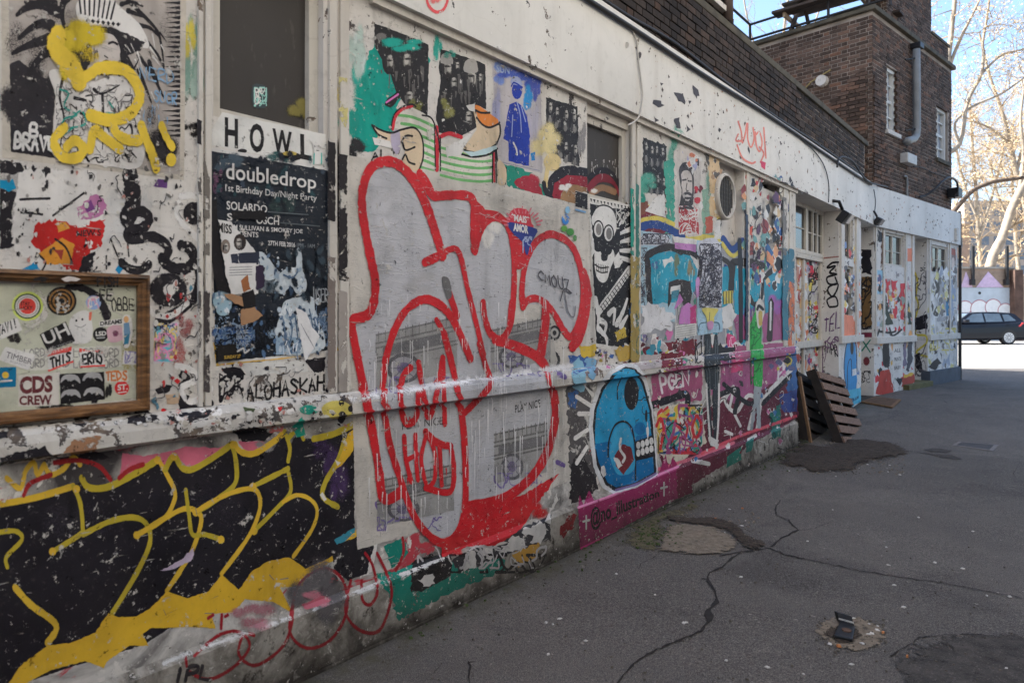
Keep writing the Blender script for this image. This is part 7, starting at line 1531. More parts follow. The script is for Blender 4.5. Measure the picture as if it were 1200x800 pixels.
for q, ww in (((525, 420, 535, 300, 545, 268, 640, 275, 700, 290), 9), ((610, 560, 625, 460, 650, 500, 690, 470, 702, 300), 6), ((712, 350, 760, 310, 810, 290, 830, 350, 825, 500, 830, 600), 7), ((740, 690, 748, 480, 735, 690), 8), ((480, 250, 520, 290, 525, 420), 6)): a.stroke('dark_outline', BRB, c6(*q), ww, .1)
a.poly('white_gap', WHT0, c6(612, 455, 632, 450, 635, 495, 614, 500)); a.stroke('white_gap', WHT0, c6(745, 490, 742, 640), 3); a.stroke('dark_outline', BLK, c6(572, 150, 578, 350, 580, 700), 7, .2)
for q in ((480, 430, 535, 425, 535, 495, 482, 500),): a.poly('yellow_grid', P_(196, 180, 80), c6(*q)); 
for k in range(4): a.stroke('dark_outline', BLK0, c6(484+k*15, 430, 484+k*15, 498), 1.2, smooth=False)
a.poly('torn_white', P_(206, 204, 202), c6(475, 520, 520, 500, 550, 560, 530, 620, 480, 640), rough=1); a.poly('torn_white', P_(206, 200, 198, wear=.3), c6(600, 70, 640, 60, 650, 120, 610, 125), rough=.7)
a.build(B, 'cyan', 'cyan_letters', 'second run of cyan and pink letters left of the door')
a = Art(lay=10.5, seed=66)
scraps(a, 'scrap', 872, 205, 930, 335, 150, [CRM, WHT0, BLK, P_(60, 54, 56), P_(186, 60, 60), P_(206, 150, 110), TAN, P_(110, 150, 150), P_(90, 60, 90), P_(60, 90, 140), P_(130, 60, 60), P_(40, 36, 40)], (1.5, 7), 12, rough=.5, aspect=1.6); scribble(a, 'ink', BLK, 875, 210, 928, 330, 16, 1.2, 13, 5)
a.poly('orange_scrap', P_(206, 140, 100), c6(725, 180, 760, 240, 750, 290, 720, 260), rough=.4); a.poly('orange_scrap', P_(60, 100, 150), c6(720, 165, 760, 215, 750, 240, 722, 200), rough=.4); a.poly('orange_scrap', P_(206, 80, 56), c6(620, 80, 645, 70, 640, 120, 625, 122), rough=.3); a.stroke('orange_tag', ORG, c6(850, 380, 862, 450, 850, 520, 870, 600, 862, 640), 5, .3); a.stroke('orange_tag', ORG, c6(875, 540, 860, 600, 850, 650), 4, .3)
a.build(B, 'scrap', 'shredded_bills', 'shredded paper bills around the round vent', kinds=('scrap', 'ink'))
a = Art(lay=20, seed=67)
a.poly('coat', GRN2, cP(330, 100, 318, 150, 300, 200, 298, 260, 318, 300, 318, 405, 345, 412, 350, 330, 345, 250, 345, 190), True); scribble(a, 'coat_marks', P_(34, 110, 48), 880, 375, 891, 450, 16, 1.4, 4, 5); a.poly('hood', P_(200, 196, 190), cP(325, 110, 338, 92, 352, 110, 352, 160, 335, 200, 326, 150), True); a.poly('face', P_(196, 170, 90), cP(335, 140, 348, 140, 346, 185, 336, 185), True); a.stroke('hair', BLK0, cP(330, 130, 336, 118, 350, 130), 4)
a.poly('legs', P_(150, 156, 160, wear=.3), cP(318, 405, 345, 410, 340, 470, 342, 560, 330, 560, 328, 480, 312, 570, 304, 565, 316, 470), rough=.4)
a.build(None, 'coat', 'paste_up', 'pasted figure in a bright green coat and pale hood', 'poster')
a = Art(lay=20, seed=68)
SUIT = P_(46, 50, 56, wear=.1)
a.poly('suit', SUIT, cP(142, 222, 165, 218, 185, 222, 196, 300, 195, 330, 190, 400, 188, 600, 172, 600, 168, 420, 160, 420, 168, 590, 152, 590, 145, 400, 138, 330), rough=.3); a.stroke('tie', P_(170, 30, 40), cP(166, 222, 168, 265), 2.4); a.poly('shirt', WHT0, cP(160, 220, 176, 219, 168, 270))
for x in (150, 160, 180, 188): a.stroke('seam', P_(96, 104, 110), cP(x, 240, x-2, 320, x, 420), .8)
a.stroke('outline', WHT, cP(146, 400, 152, 500, 160, 600), 3, .3); a.stroke('outline', WHT, cP(192, 400, 190, 520, 182, 630), 3, .3); a.poly('shoes', WHT, cP(152, 590, 190, 600, 188, 632, 160, 620), rough=.5)
a.build(None, 'suit', 'paste_up', 'pasted figure in a dark pinstripe suit with red tie', 'poster')
# lower wall from the creature to the door
a = Art(lay=3, seed=69)
a.poly('base', P_(96, 34, 52, wear=.12), cN(370, 420, 470, 300, 667, 200)+cP(330, 400, 470, 330, 478, 520)+cP(300, 620, 200, 700)+cN(500, 560, 400, 520), rough=.6)
a.poly('base', P_(152, 76, 110, wear=.3), cN(345, 130, 440, 100, 545, 90, 545, 230, 350, 235), rough=.6); a.poly('base', MAR, cN(310, 30, 430, 0, 520, -10, 520, 50, 340, 80), rough=1); a.poly('base', P_(150, 80, 122, wear=.25), cP(200, 300, 330, 290, 440, 260, 450, 360, 350, 420, 250, 470, 195, 440), rough=.6)
a.poly('base', P_(60, 96, 150, wear=.2), cP(430, 270, 470, 240, 475, 420, 440, 430), rough=.6); a.poly('base', P_(56, 70, 130, wear=.25), cP(410, 440, 475, 420, 476, 500, 420, 500), rough=.6)
a.hand('white_tag', P_(214, 206, 210), 'PGEN', cN(385, 195, 495, 165, 495, 115, 375, 140), 3.6); a.hand('white_tag', P_(214, 206, 210), 'FK', cP(405, 395, 440, 360, 440, 315, 405, 340), 3)
a.stroke('black_bar', BLK, cN(345, 250, 420, 225, 485, 208, 480, 290), 9, .1); a.poly('cream', P_(196, 188, 170, wear=.25), cN(360, 270, 470, 240, 470, 330, 500, 300, 545, 260, 560, 400, 480, 450, 440, 500, 370, 430), rough=.8)
for m, sd in ((P_(60, 110, 170), 1), (P_(190, 50, 60), 2), (P_(60, 140, 120), 3), (P_(200, 170, 60), 4), (P_(40, 36, 40), 5), (P_(150, 70, 120), 6)): scribble(a, 'scribble', m, 772, 475, 822, 530, 9, 3.4 if sd != 5 else 2, sd, 10)
a.stroke('ring', P_(190, 44, 50), cN(520, 290, 505, 340, 520, 375, 540, 330, 525, 290), 4); a.stroke('ring', P_(190, 44, 50), cN(365, 330, 380, 300, 392, 340, 380, 420), 4)
for q, ww in (((245, 410, 215, 460, 255, 500, 300, 440, 350, 470), 5), ((190, 470, 240, 420, 230, 490), 4), ((350, 460, 380, 420, 420, 380, 455, 345), 6), ((330, 440, 300, 560), 5), ((345, 460, 330, 560), 5), ((250, 510, 270, 550), 4), ((300, 600, 325, 585), 5), ((215, 570, 240, 580), 4)): a.stroke('white_line', WHT, cP(*q), ww, .2)
for q, ww in (((190, 440, 260, 420, 250, 500), 7), ((350, 470, 400, 420, 450, 370), 6), ((210, 400, 300, 470, 340, 440), 6)): a.stroke('black_bar', BLK, cP(*q), ww, .15)
a.poly('teal_patch', P_(40, 120, 104, wear=.2), cP(222, 660, 272, 625, 274, 672, 220, 702)); a.poly('teal_patch', P_(40, 110, 100, wear=.2), cP(375, 500, 415, 470, 415, 590, 385, 600), rough=.5); a.poly('teal_patch', P_(40, 110, 100), cP(290, 610, 320, 590, 310, 640, 290, 650), rough=.4)
a.stroke('pink_edge', P_(206, 110, 130, wear=.3), cN(300, 520, 480, 465, 600, 420, 667, 395), 4, .4); a.stroke('pink_edge', P_(206, 84, 100, wear=.3), cP(130, 650, 260, 590, 400, 540, 470, 515), 3.5, .4); a.stroke('white_line', WHT, cN(505, 465, 570, 478), 5, .2)
a.poly('pink_poster', P_(196, 70, 120), cP(222, 215, 250, 225, 278, 300, 278, 350, 235, 360, 240, 290, 220, 250), rough=.5); scribble(a, 'scribble', P_(226, 190, 206), 855, 395, 868, 430, 8, 1.2, 14, 5)
a.poly('dark_patch', P_(84, 80, 80, wear=.35), cN(10, 180, 60, 150, 110, 180, 105, 300, 120, 440, 135, 560, 60, 610, 25, 500), rough=1.2); a.poly('dark_patch', P_(42, 38, 40, wear=.25), cN(28, 470, 70, 430, 110, 500, 140, 575, 60, 625, 28, 640), rough=1.2); a.poly('dark_patch', P_(60, 90, 140, wear=.4), cN(20, 200, 60, 190, 50, 260, 22, 250), rough=1)
scraps(a, 'fleck', 745, 430, 930, 545, 90, [WHT, BLK, P_(196, 110, 150), P_(110, 30, 44), P_(206, 190, 180), P_(60, 56, 60), P_(60, 110, 160)], (1, 4), 21, aspect=1.3); scribble(a, 'fleck', WHT, 760, 425, 925, 520, 9, .9, 22, 5); scribble(a, 'fleck', BLK, 745, 425, 925, 530, 14, 1.1, 23, 5)
for q, m in (((20, 60, 90, 40, 110, 100, 40, 130), P_(60, 90, 150)), ((60, 20, 130, 10, 120, 60, 70, 60), P_(200, 170, 60)), ((200, 30, 290, 0, 290, 60, 220, 80), P_(180, 150, 70)), ((30, 100, 60, 60, 90, 110, 80, 200, 40, 180), P_(130, 170, 190)), ((90, 60, 130, 70, 120, 150, 95, 140), P_(120, 160, 190))): a.poly('sill_patch', P_(*[int(x) for x in (128, 128, 128)]) if m is None else m, cN(*q), rough=1)
a.build(B, 'base', 'magenta_zigzag_graffiti', 'magenta, maroon and white zigzag graffiti low on the wall before the door', kinds=('scribble', 'fleck'))
# sill colour run
a = Art(lay=14, seed=70)
for x0, x1, m in ((672, 700, P_(120, 100, 100, wear=.4)), (742, 775, P_(170, 160, 160, wear=.3)), (775, 800, MAR), (840, 862, BLK), (862, 880, P_(150, 80, 110)), (880, 895, GRN2), (895, 932, P_(150, 82, 118, wear=.3))):
    y0 = 372+(1255-x0)*.1115; y1 = 372+(1255-x1)*.1115; a.poly('sill_band', m, [(x0, y0-14+(x0-670)*.02), (x1, y1-13+(x1-670)*.02), (x1, y1+5), (x0, y0+6)], rough=.6)
a.build(B, 'sill_band', 'sill_paint_run', 'bands of dripped colour on the sill before the door')
# blue toothy creature and its magenta caption band
a = Art(lay=16, seed=71)
BLU1 = P_(48, 140, 184, wear=.05); BLU2 = P_(28, 104, 158, wear=.05)
a.poly('white_rim', P_(206, 206, 208, wear=.08), cN(98, 330, 105, 260, 135, 170, 180, 115, 240, 84, 290, 92, 325, 140, 350, 260, 356, 330, 370, 520, 290, 570, 195, 595, 150, 570, 118, 490, 108, 420), rough=.25)
a.poly('black_rim', INK, cN(115, 330, 122, 260, 150, 180, 195, 125, 245, 97, 285, 108, 315, 160, 345, 270, 352, 340, 364, 515, 290, 560, 200, 583, 165, 560, 130, 480), rough=.15)
a.poly('body', BLU1, cN(124, 330, 130, 265, 158, 188, 200, 136, 245, 106, 280, 115, 308, 168, 336, 270, 345, 380, 345, 400, 124, 420), rough=.15); a.poly('body', BLU2, cN(124, 400, 180, 390, 280, 400, 285, 370, 345, 360, 355, 510, 280, 550, 205, 570, 172, 550, 138, 470), rough=.15)
for q in ((255, 330, 285, 330, 275, 380), (300, 320, 340, 300, 335, 360)): a.blob('body', BLU2, *cN(q[0], q[1]+20)[0], 8, 9, core=.7)
a.disc('eye', INK, *cN(266, 203)[0], 8.6, 19.5, 30); a.disc('mark', INK, *cN(324, 290)[0], 1.5, 7.5, 16); a.stroke('mark', INK, cN(228, 140, 212, 180, 212, 225), 1.8, .1); a.poly('mark', P_(70, 160, 200), cN(190, 130, 235, 108, 280, 112, 265, 128, 225, 128), True)
a.stroke('ear_line', INK, cN(175, 450, 178, 390, 200, 330, 235, 312, 265, 335, 280, 400, 282, 450, 282, 540), 2.6, .1); a.poly('inner_ear', P_(64, 150, 190, wear=.05), cN(182, 450, 186, 390, 205, 338, 235, 320, 260, 340, 274, 400, 276, 500, 215, 520), True)
a.poly('mouth', INK, cN(282, 390, 352, 365, 356, 450, 284, 465)); 
for k in range(4):
    for r_ in range(2): x, y = 293+k*17, 405-k*5.5+r_*30; a.disc('tooth', WHT0, *cN(x, y)[0], 2.5, 4.4, 14)
a.stroke('mouth', P_(110, 90, 130), cN(205, 580, 290, 556, 362, 515), 3, .1)
a.poly('torn_patch', P_(110, 40, 46), cN(200, 445, 232, 400, 262, 410, 278, 460, 235, 520, 205, 485), rough=.4); a.poly('torn_patch', WHT0, cN(196, 452, 215, 455, 232, 485, 215, 498), rough=.4); a.stroke('torn_patch', WHT0, cN(225, 380, 222, 420, 240, 450, 232, 470), 3.6); a.poly('torn_patch', WHT0, cN(148, 490, 160, 482, 168, 520, 158, 530, 146, 510), rough=.3); a.poly('torn_patch', WHT0, cN(330, 310, 336, 350, 330, 385, 324, 350), rough=.3)
for q in ((85, 165, 115, 208), (52, 215, 106, 250), (60, 282, 100, 282), (46, 378, 94, 345), (52, 475, 92, 412)): a.stroke('ray', WHT, cN(*q), 5.5, .15)
a.build(B, 'white_rim', 'blue_creature_mural', 'blue one-eyed toothy creature mural with white rays')
a = Art(lay=12, seed=72)
a.poly('band', P_(150, 40, 94, wear=.12), cN(58, 650, 66, 600, 80, 640, 100, 580, 122, 620, 200, 600, 370, 525, 400, 440, 412, 495, 428, 450, 445, 480, 450, 610, 300, 690, 150, 770, 66, 815), rough=.3); a.poly('band', P_(110, 34, 60, wear=.15), cN(440, 500, 500, 480, 505, 590, 448, 615), rough=.6)
a.text('lettering', INK, '@no_illustration', cN(110, 745, 378, 612, 372, 575, 105, 650), .03)
for x, y in ((90, 705), (394, 575)): a.stroke('cross', WHT0, cN(x, y-24, x, y+26), 2.6, smooth=False); a.stroke('cross', WHT0, cN(x-12, y-2, x+12, y-8), 2.6, smooth=False)
a.stroke('pink_edge', P_(214, 130, 170, wear=.3), cN(60, 648, 200, 598, 370, 522, 450, 488), 3, .4)
a.build(B, 'band', 'magenta_caption_band', 'magenta band lettered no_illustration under the blue creature')
a = Art(lay=12.5, seed=73)
scraps(a, 'scrap', 690, 405, 745, 425, 16, [P_(60, 90, 150), OCH, P_(150, 130, 60), WHT0, BLK], (2, 7), 3, aspect=.8); scraps(a, 'scrap', 742, 395, 800, 425, 18, [MAR, P_(80, 30, 36), P_(180, 170, 170), BLK], (2, 7), 4, aspect=.9); scribble(a, 'scrap', BLK, 815, 390, 822, 425, 8, 2, 5, 7)
scraps(a, 'scrap', 738, 300, 748, 410, 14, [OCH, P_(60, 100, 150), P_(180, 60, 60), P_(40, 130, 110)], (2, 6), 6, aspect=2)
a.build(B, 'scrap', 'torn_scraps', kinds=('scrap',))
# chips, scratches and a red tag on the fascia
a = Art(lay=1, off=.0565, seed=74)
for q in ((765, 118, 772, 116, 778, 124, 770, 126), (790, 108, 802, 112, 802, 123, 796, 118), (812, 100, 818, 106, 817, 117, 813, 110), (790, 140, 796, 138, 797, 152, 791, 150), (804, 146, 808, 152, 806, 156), (767, 136, 771, 142, 768, 145), (806, 117, 810, 118, 808, 121), (773, 97, 777, 98, 775, 101), (842, 148, 845, 152, 843, 156), (868, 156, 871, 162, 869, 164), (876, 172, 879, 178, 877, 181), (912, 178, 915, 183, 913, 186)): a.poly('chip', P_(70, 64, 66, wear=0), [(q[i], q[i+1]) for i in range(0, len(q), 2)], rough=.9)
scraps(a, 'chip', 820, 130, 1010, 255, 0, [BLK], (1, 2), 3)
rr = random.Random(5)
for _ in range(200):
    x = rr.uniform(760, 1020); f_ = rr.random()
    yt = .657*(x-690); yb = 74+.456*(x-600); y = yt+4+(yb-yt-6)*f_; s_ = rr.uniform(.3, 1.9)*rr.random()**.5; a.poly('chip', P_(84, 74, 70, wear=0) if rr.random() < .7 else P_(160, 120, 100, wear=0), [(x-s_*.6, y), (x, y-s_*1.5), (x+s_*.7, y+s_*.3), (x+s_*.1, y+s_*1.6)], rough=.4)
a.build(B, 'chip', 'fascia_chips', kinds=('chip',))
a = Art(wall=W2, lay=1, off=.0585, seed=77)
for _ in range(90):
    x = rr.uniform(1027, 1119); yt = 221+.315*(x-1027); yb = 266+.256*(x-1024); y = yt+3+(yb-yt-5)*rr.random(); s_ = rr.uniform(.2, 1.1)
    a.poly('chip', P_(96, 84, 78, wear=0) if rr.random() < .6 else P_(176, 146, 124, wear=0), [(x-s_*.5, y), (x, y-s_*1.6), (x+s_*.6, y+s_*.3), (x, y+s_*1.7)], rough=.2)
a.build(B, 'chip', 'fascia_chips', kinds=('chip',))
a = Art(lay=1.6, off=.0565, seed=75)
PT = P_(216, 128, 112, wear=.3)
for q in ((500, 10, 515, 60, 520, 110, 535, 60, 540, 20), (545, 20, 545, 90, 560, 130, 575, 90, 570, 40), (580, 60, 585, 120, 600, 150, 612, 110, 600, 60, 585, 70), (620, 40, 625, 110, 630, 180), (495, 120, 520, 180, 560, 205, 580, 200), (500, 70, 490, 100, 520, 100), (600, 130, 620, 160, 605, 200)): a.stroke('tag', PT, cO(*q), 2.4, .4)
a.poly('smear', P_(196, 60, 90), cO(603, 195, 628, 200, 625, 235, 606, 222), rough=.5)
a.build(B, 'tag', 'coral_tag', 'thin coral pink scrawl on the white fascia')
a = Art(lay=1.6, off=.0565, seed=76); a.stroke('arc', P_(206, 80, 84, wear=.1), [(499, -6), (502, 6), (510, 14), (519, 12), (524, 2), (524, -8)], 4, .4); a.blob('arc', sft((206, 110, 110), .8), 512, 0, 8, 8); a.build(B, 'arc', 'red_arc_tag', 'piece of a red spray ring at the top edge of the fascia')

# ================= recess, pier and far wall
class Plane:
    """a plane through a point with unit axes, for paint on jambs"""
    def __init__(s, o, d, n): s.o = Vector(o); s.d = Vector((d.x, d.y, 0)); s.n = Vector((n.x, n.y, 0))
    def __call__(s, px, py):
        r_ = Vector(((px-CX)/FPX, 1, -(py-HY)/FPX)); t = s.n.dot(s.o-Vector((0, 0, EYE)))/s.n.dot(r_); p = Vector((0, 0, EYE))+r_*t; return (p-s.o).dot(s.d), p.z
    def lift(s, u, z, e): p = s.o+s.d*u+s.n*e; return Vector((p.x, p.y, z))
a = Art(off=RD-.018, lay=1, seed=80)
a.poly('bill', P_(176, 130, 116, wear=.2), cQ(178, 440, 228, 450, 228, 600, 178, 590)); a.poly('bill', P_(190, 96, 60, wear=.3), cQ(190, 560, 222, 540, 225, 720, 185, 720), rough=.5); a.poly('bill', P_(120, 60, 40), cQ(200, 580, 218, 560, 215, 700, 200, 700), rough=.6); a.poly('bill', P_(190, 60, 74), cQ(250, 480, 285, 480, 285, 560, 250, 560), rough=.4); a.poly('bill', P_(50, 46, 50), cQ(258, 455, 292, 460, 292, 488, 258, 484))
scraps(a, 'scrap', 946, 305, 963, 440, 90, [WHT0, P_(60, 56, 60), P_(190, 60, 70), P_(150, 140, 160), P_(200, 180, 80)], (1.5, 4.5), 3, aspect=1.6); scribble(a, 'ink', BLK0, 948, 312, 962, 390, 30, 1.4, 4, 5); scraps(a, 'scrap', 933, 305, 946, 440, 60, [P_(190, 110, 70), P_(150, 60, 50), WHT0, P_(206, 170, 120)], (1.5, 5), 5, aspect=2)
scraps(a, 'scrap', 936, 400, 962, 440, 16, [P_(110, 60, 120), P_(60, 56, 60), WHT0, P_(196, 130, 90)], (2, 5), 6, aspect=1.6)
a.build(B, 'bill', 'door_bills', 'ragged orange and red bills pasted on the recessed door', kinds=('scrap', 'ink'))
jam = Plane(W1.at(uR1b, 0, 0), -W1.n, -W1.d)
a = Art(frame=jam, lay=1, seed=81)
for q, ww in (((440, 465, 400, 470, 370, 500, 420, 490, 385, 530, 430, 540, 370, 560, 380, 600, 430, 600, 420, 560), 2.6), ((370, 640, 400, 680, 430, 640, 435, 600, 380, 620, 375, 660), 2.6), ((380, 740, 370, 700, 420, 680, 435, 735, 385, 745), 2.4)): a.stroke('tag', BLK0, cQ(*q), ww, .2)
a.hand('tag', P_(90, 50, 100), 'TEL', cR(258, 130, 340, 90, 340, 20, 262, 60), 1.8); a.hand('tag', BLK0, 'INPR', cR(258, 200, 330, 235, 325, 180, 262, 165), 1.6); a.stroke('tag', P_(150, 100, 90, wear=.3), cQ(350, 440, 440, 430), 1.6)
scribble(a, 'scrawl', P_(110, 80, 110), 964, 395, 982, 440, 8, 1.4, 4, 6)
a.build(B, 'tag', 'jamb_tag', 'black vertical scrawl on the white jamb beside the door')
a = Art(lay=1, off=.001, seed=82)
scraps(a, 'scrap', 986, 285, 1008, 440, 110, [WHT0, P_(206, 130, 90), P_(206, 180, 90), P_(110, 130, 170), P_(190, 70, 70), P_(80, 76, 80)], (1.2, 4), 5, aspect=1.7)
a.poly('orange', P_(206, 120, 90, wear=.2), cR(352, 30, 395, 40, 432, 130, 425, 190, 350, 160), rough=.5)
a.poly('figure', P_(60, 130, 184), cR(368, 385, 358, 300, 362, 200, 378, 150, 395, 145, 410, 180, 415, 300, 412, 380), True); a.stroke('rim', P_(200, 200, 202), cR(366, 392, 352, 300, 358, 200, 376, 145, 396, 138, 416, 180, 420, 300), 2.2, .2); a.stroke('rim', INK, cR(368, 388, 356, 300, 362, 200, 378, 149, 396, 143, 413, 180, 417, 300), 1.3, .1); a.disc('eye', INK, *cR(393, 190)[0], 2, 8); a.stroke('rim', INK, cR(372, 380, 372, 290, 380, 248, 390, 250, 392, 320), 1, .1); a.poly('teeth', WHT0, cR(396, 290, 414, 285, 415, 315, 396, 322))
a.poly('base_blue', P_(90, 164, 190), cR(350, 395, 434, 376, 436, 440, 385, 470, 352, 440)); a.hand('tag', P_(40, 60, 90), 'NOLUS', cR(385, 445, 425, 425, 425, 415, 385, 432), 1)
a.build(B, 'scrap', 'pier_graffiti', 'orange patch and small blue toothy creature on the narrow pier', kinds=('scrap',))
jam2 = Plane(W2.at(0, 0, 0), -W2.n, -W2.d)
a = Art(frame=jam2, lay=1, seed=83)
a.poly('black', BLK, cS(105, 330, 165, 330, 165, 480, 105, 480), rough=1); a.poly('brown', P_(110, 84, 50, wear=.2), cS(105, 500, 165, 500, 165, 820, 105, 820), rough=.6); scribble(a, 'scribble', BLK0, 1010, 325, 1021, 385, 18, 2, 4, 6); a.poly('maroon', P_(110, 40, 60), cT_(110, 170, 180, 168, 180, 200, 110, 202)); a.stroke('green_mark', P_(40, 110, 90), cT_(115, 215, 170, 300), 2); a.stroke('green_mark', P_(40, 110, 90), cT_(170, 220, 115, 290), 2); a.blob('maroon', P_(110, 50, 56), *cT_(145, 360)[0], 5, 7, core=.5); scribble(a, 'scribble', BLK0, 1010, 435, 1020, 448, 8, 1.2, 5, 4)
a.build(B, 'black', 'jamb_paint', 'black and brown blotches on the jamb where the wall bends')
a = Art(wall=W2, lay=1, off=.0045, seed=84)
a.poly('black', BLK, cS(205, 215, 240, 230, 240, 285, 215, 290), rough=.7); a.poly('black', BLK, cS(182, 280, 205, 270, 205, 340, 188, 350), rough=.6); a.poly('black', P_(90, 60, 40), cS(232, 230, 252, 240, 250, 480, 228, 480), rough=.6)
a.poly('pale_blue_bill', P_(140, 176, 196), cS(192, 460, 242, 462, 240, 610, 194, 610)); a.blob('pale_blue_bill', P_(90, 84, 120), *cS(217, 520)[0], 3, 8, core=.6)
for q in ((258, 515, 280, 518, 280, 790, 262, 790), (290, 525, 328, 528, 325, 760, 300, 760), (345, 540, 375, 540, 375, 770, 350, 770)): a.poly('red', P_(186, 40, 52, wear=.15), cS(*q), rough=.7)
for q in ((235, 800, 240, 640, 258, 610, 270, 700, 290, 660, 300, 800), (370, 800, 375, 640, 390, 630, 420, 760, 425, 800)): a.poly('dark_green', P_(40, 52, 44, wear=.1), cS(*q), rough=.5)
a.stroke('white_line', WHT0, cS(232, 800, 238, 640, 262, 612, 275, 720, 300, 640, 330, 690, 345, 800), 1.6, .2); scraps(a, 'scrap', 1026, 335, 1070, 445, 120, [WHT0, P_(206, 150, 90), P_(186, 50, 60), BLK, P_(200, 160, 80), P_(140, 150, 140)], (1, 4), 6, aspect=1.7); a.poly('orange_square', P_(206, 120, 90), cS(388, 325, 422, 322, 422, 405, 390, 405)); a.stroke('pink_line', P_(206, 130, 140), cS(380, 500, 395, 560, 385, 620), 1.4)
scraps(a, 'scrap', 1026, 318, 1068, 345, 24, [WHT0, P_(150, 140, 140), P_(206, 180, 170)], (1, 3), 7)
a.poly('dark_lady', P_(46, 40, 42), cT_(250, 350, 262, 220, 290, 220, 300, 380, 270, 400), True, .3); a.poly('red_skirt', P_(160, 56, 46, wear=.2), cT_(205, 580, 235, 430, 300, 410, 320, 520, 325, 575, 260, 590), rough=.5); a.poly('dark_lady', P_(30, 26, 28), cT_(250, 280, 275, 260, 295, 330, 270, 390), True)
a.poly('list_bill', P_(196, 190, 184), cT_(322, 200, 388, 195, 388, 465, 318, 475)); 
for k, s_ in enumerate(('LET', 'ALL', 'PRINTS', 'BABY')): a.text('list_lettering', P_(70, 66, 66), s_, cT_(330, 245+k*58, 375, 240+k*58, 375, 215+k*58, 330, 220+k*58), .02)
for q, m in (((390, 200, 410, 200, 412, 380, 392, 400), P_(110, 100, 120)), ((415, 190, 450, 190, 452, 370, 420, 420), P_(60, 60, 70)), ((380, 470, 465, 450, 465, 500, 385, 530), P_(150, 60, 50)), ((395, 450, 462, 432, 462, 455, 395, 470), P_(200, 160, 60)), ((340, 480, 390, 470, 370, 520), P_(40, 40, 44))): a.poly('block', m, cT_(*q), rough=.6)
for q in ((205, 150, 215, 190, 230, 150), (300, 140, 320, 190, 380, 150), (230, 160, 300, 170, 340, 160)): a.stroke('black_mark', BLK0, cT_(*q), 2.4, .2)
a.poly('grey_square', P_(170, 184, 200), cT_(205, 98, 232, 95, 232, 125, 207, 128))
a.build(B, 'black', 'far_wall_graffiti', 'red stripes, dark arches and bills on the bay beyond the bend', kinds=('scrap',))
jam3 = Plane(W2.at(sB, 0, 0), -W2.n, -W2.d)
a = Art(frame=jam3, lay=1, seed=85)
a.stroke('yellow', P_(186, 170, 60), cS(440, 480, 455, 540, 445, 620, 460, 680, 440, 760), 3, .3); a.stroke('yellow', P_(186, 170, 60), cT_(465, 60, 490, 120, 470, 180, 540, 190, 545, 240, 480, 300, 550, 330), 2.6, .3); a.poly('black', BLK, cT_(465, 60, 550, 50, 552, 140, 465, 150), rough=.7); a.poly('black', BLK, cT_(465, 320, 500, 300, 520, 420, 500, 440, 470, 400), rough=.6); a.text('black', BLK0, 'ZAT', cS(470, 468, 505, 470, 505, 445, 470, 443), .04); scribble(a, 'scribble', P_(90, 86, 90), 1073, 318, 1085, 440, 26, 1.3, 4, 6)
a.build(B, 'yellow', 'jamb_paint', 'yellow and black paint on the last recess jamb')
a = Art(wall=W2, lay=1, off=.0045, seed=86)
a.poly('portrait_bill', P_(120, 100, 96), cS(655, 320, 692, 330, 694, 510, 658, 515)); a.blob('portrait_bill', P_(196, 180, 170), *cS(677, 420)[0], 2.4, 9, core=.6); a.poly('portrait_bill', P_(150, 80, 70), cS(660, 325, 690, 335, 690, 370, 660, 365), rough=.4)
a.poly('dark_bill', P_(110, 80, 60), cS(527, 305, 548, 310, 548, 465, 527, 460)); a.blob('dark_bill', P_(200, 160, 110), *cS(538, 400)[0], 1.4, 6, core=.6); a.poly('violet_bill', P_(140, 150, 170), cS(655, 520, 694, 522, 694, 740, 655, 745)); a.poly('tower_bill', P_(150, 148, 150), cS(580, 520, 640, 525, 640, 780, 580, 780), rough=.3); a.poly('tower_bill', P_(60, 56, 54), cS(565, 520, 595, 520, 590, 640, 570, 640), rough=.7); a.poly('blue_mark', P_(40, 110, 150), cS(630, 650, 650, 640, 650, 760, 635, 760), rough=.4); a.stroke('yellow_mark', P_(206, 160, 60), cS(625, 640, 645, 600), 2.4)
scraps(a, 'scrap', 1089, 318, 1121, 432, 140, [P_(170, 166, 160), P_(110, 106, 104), P_(60, 56, 56), P_(190, 180, 120), P_(150, 156, 170), WHT0], (1, 4), 8, aspect=2); scribble(a, 'yellow_mark', P_(190, 176, 90, wear=.3), 1090, 385, 1120, 410, 12, 1.5, 5, 6); a.poly('black_mark', BLK, cT_(562, 400, 620, 330, 640, 370, 600, 420), rough=.8)
a.build(B, 'portrait_bill', 'end_bay_bills', 'weathered grey and violet bills on the last bay', kinds=('scrap',))

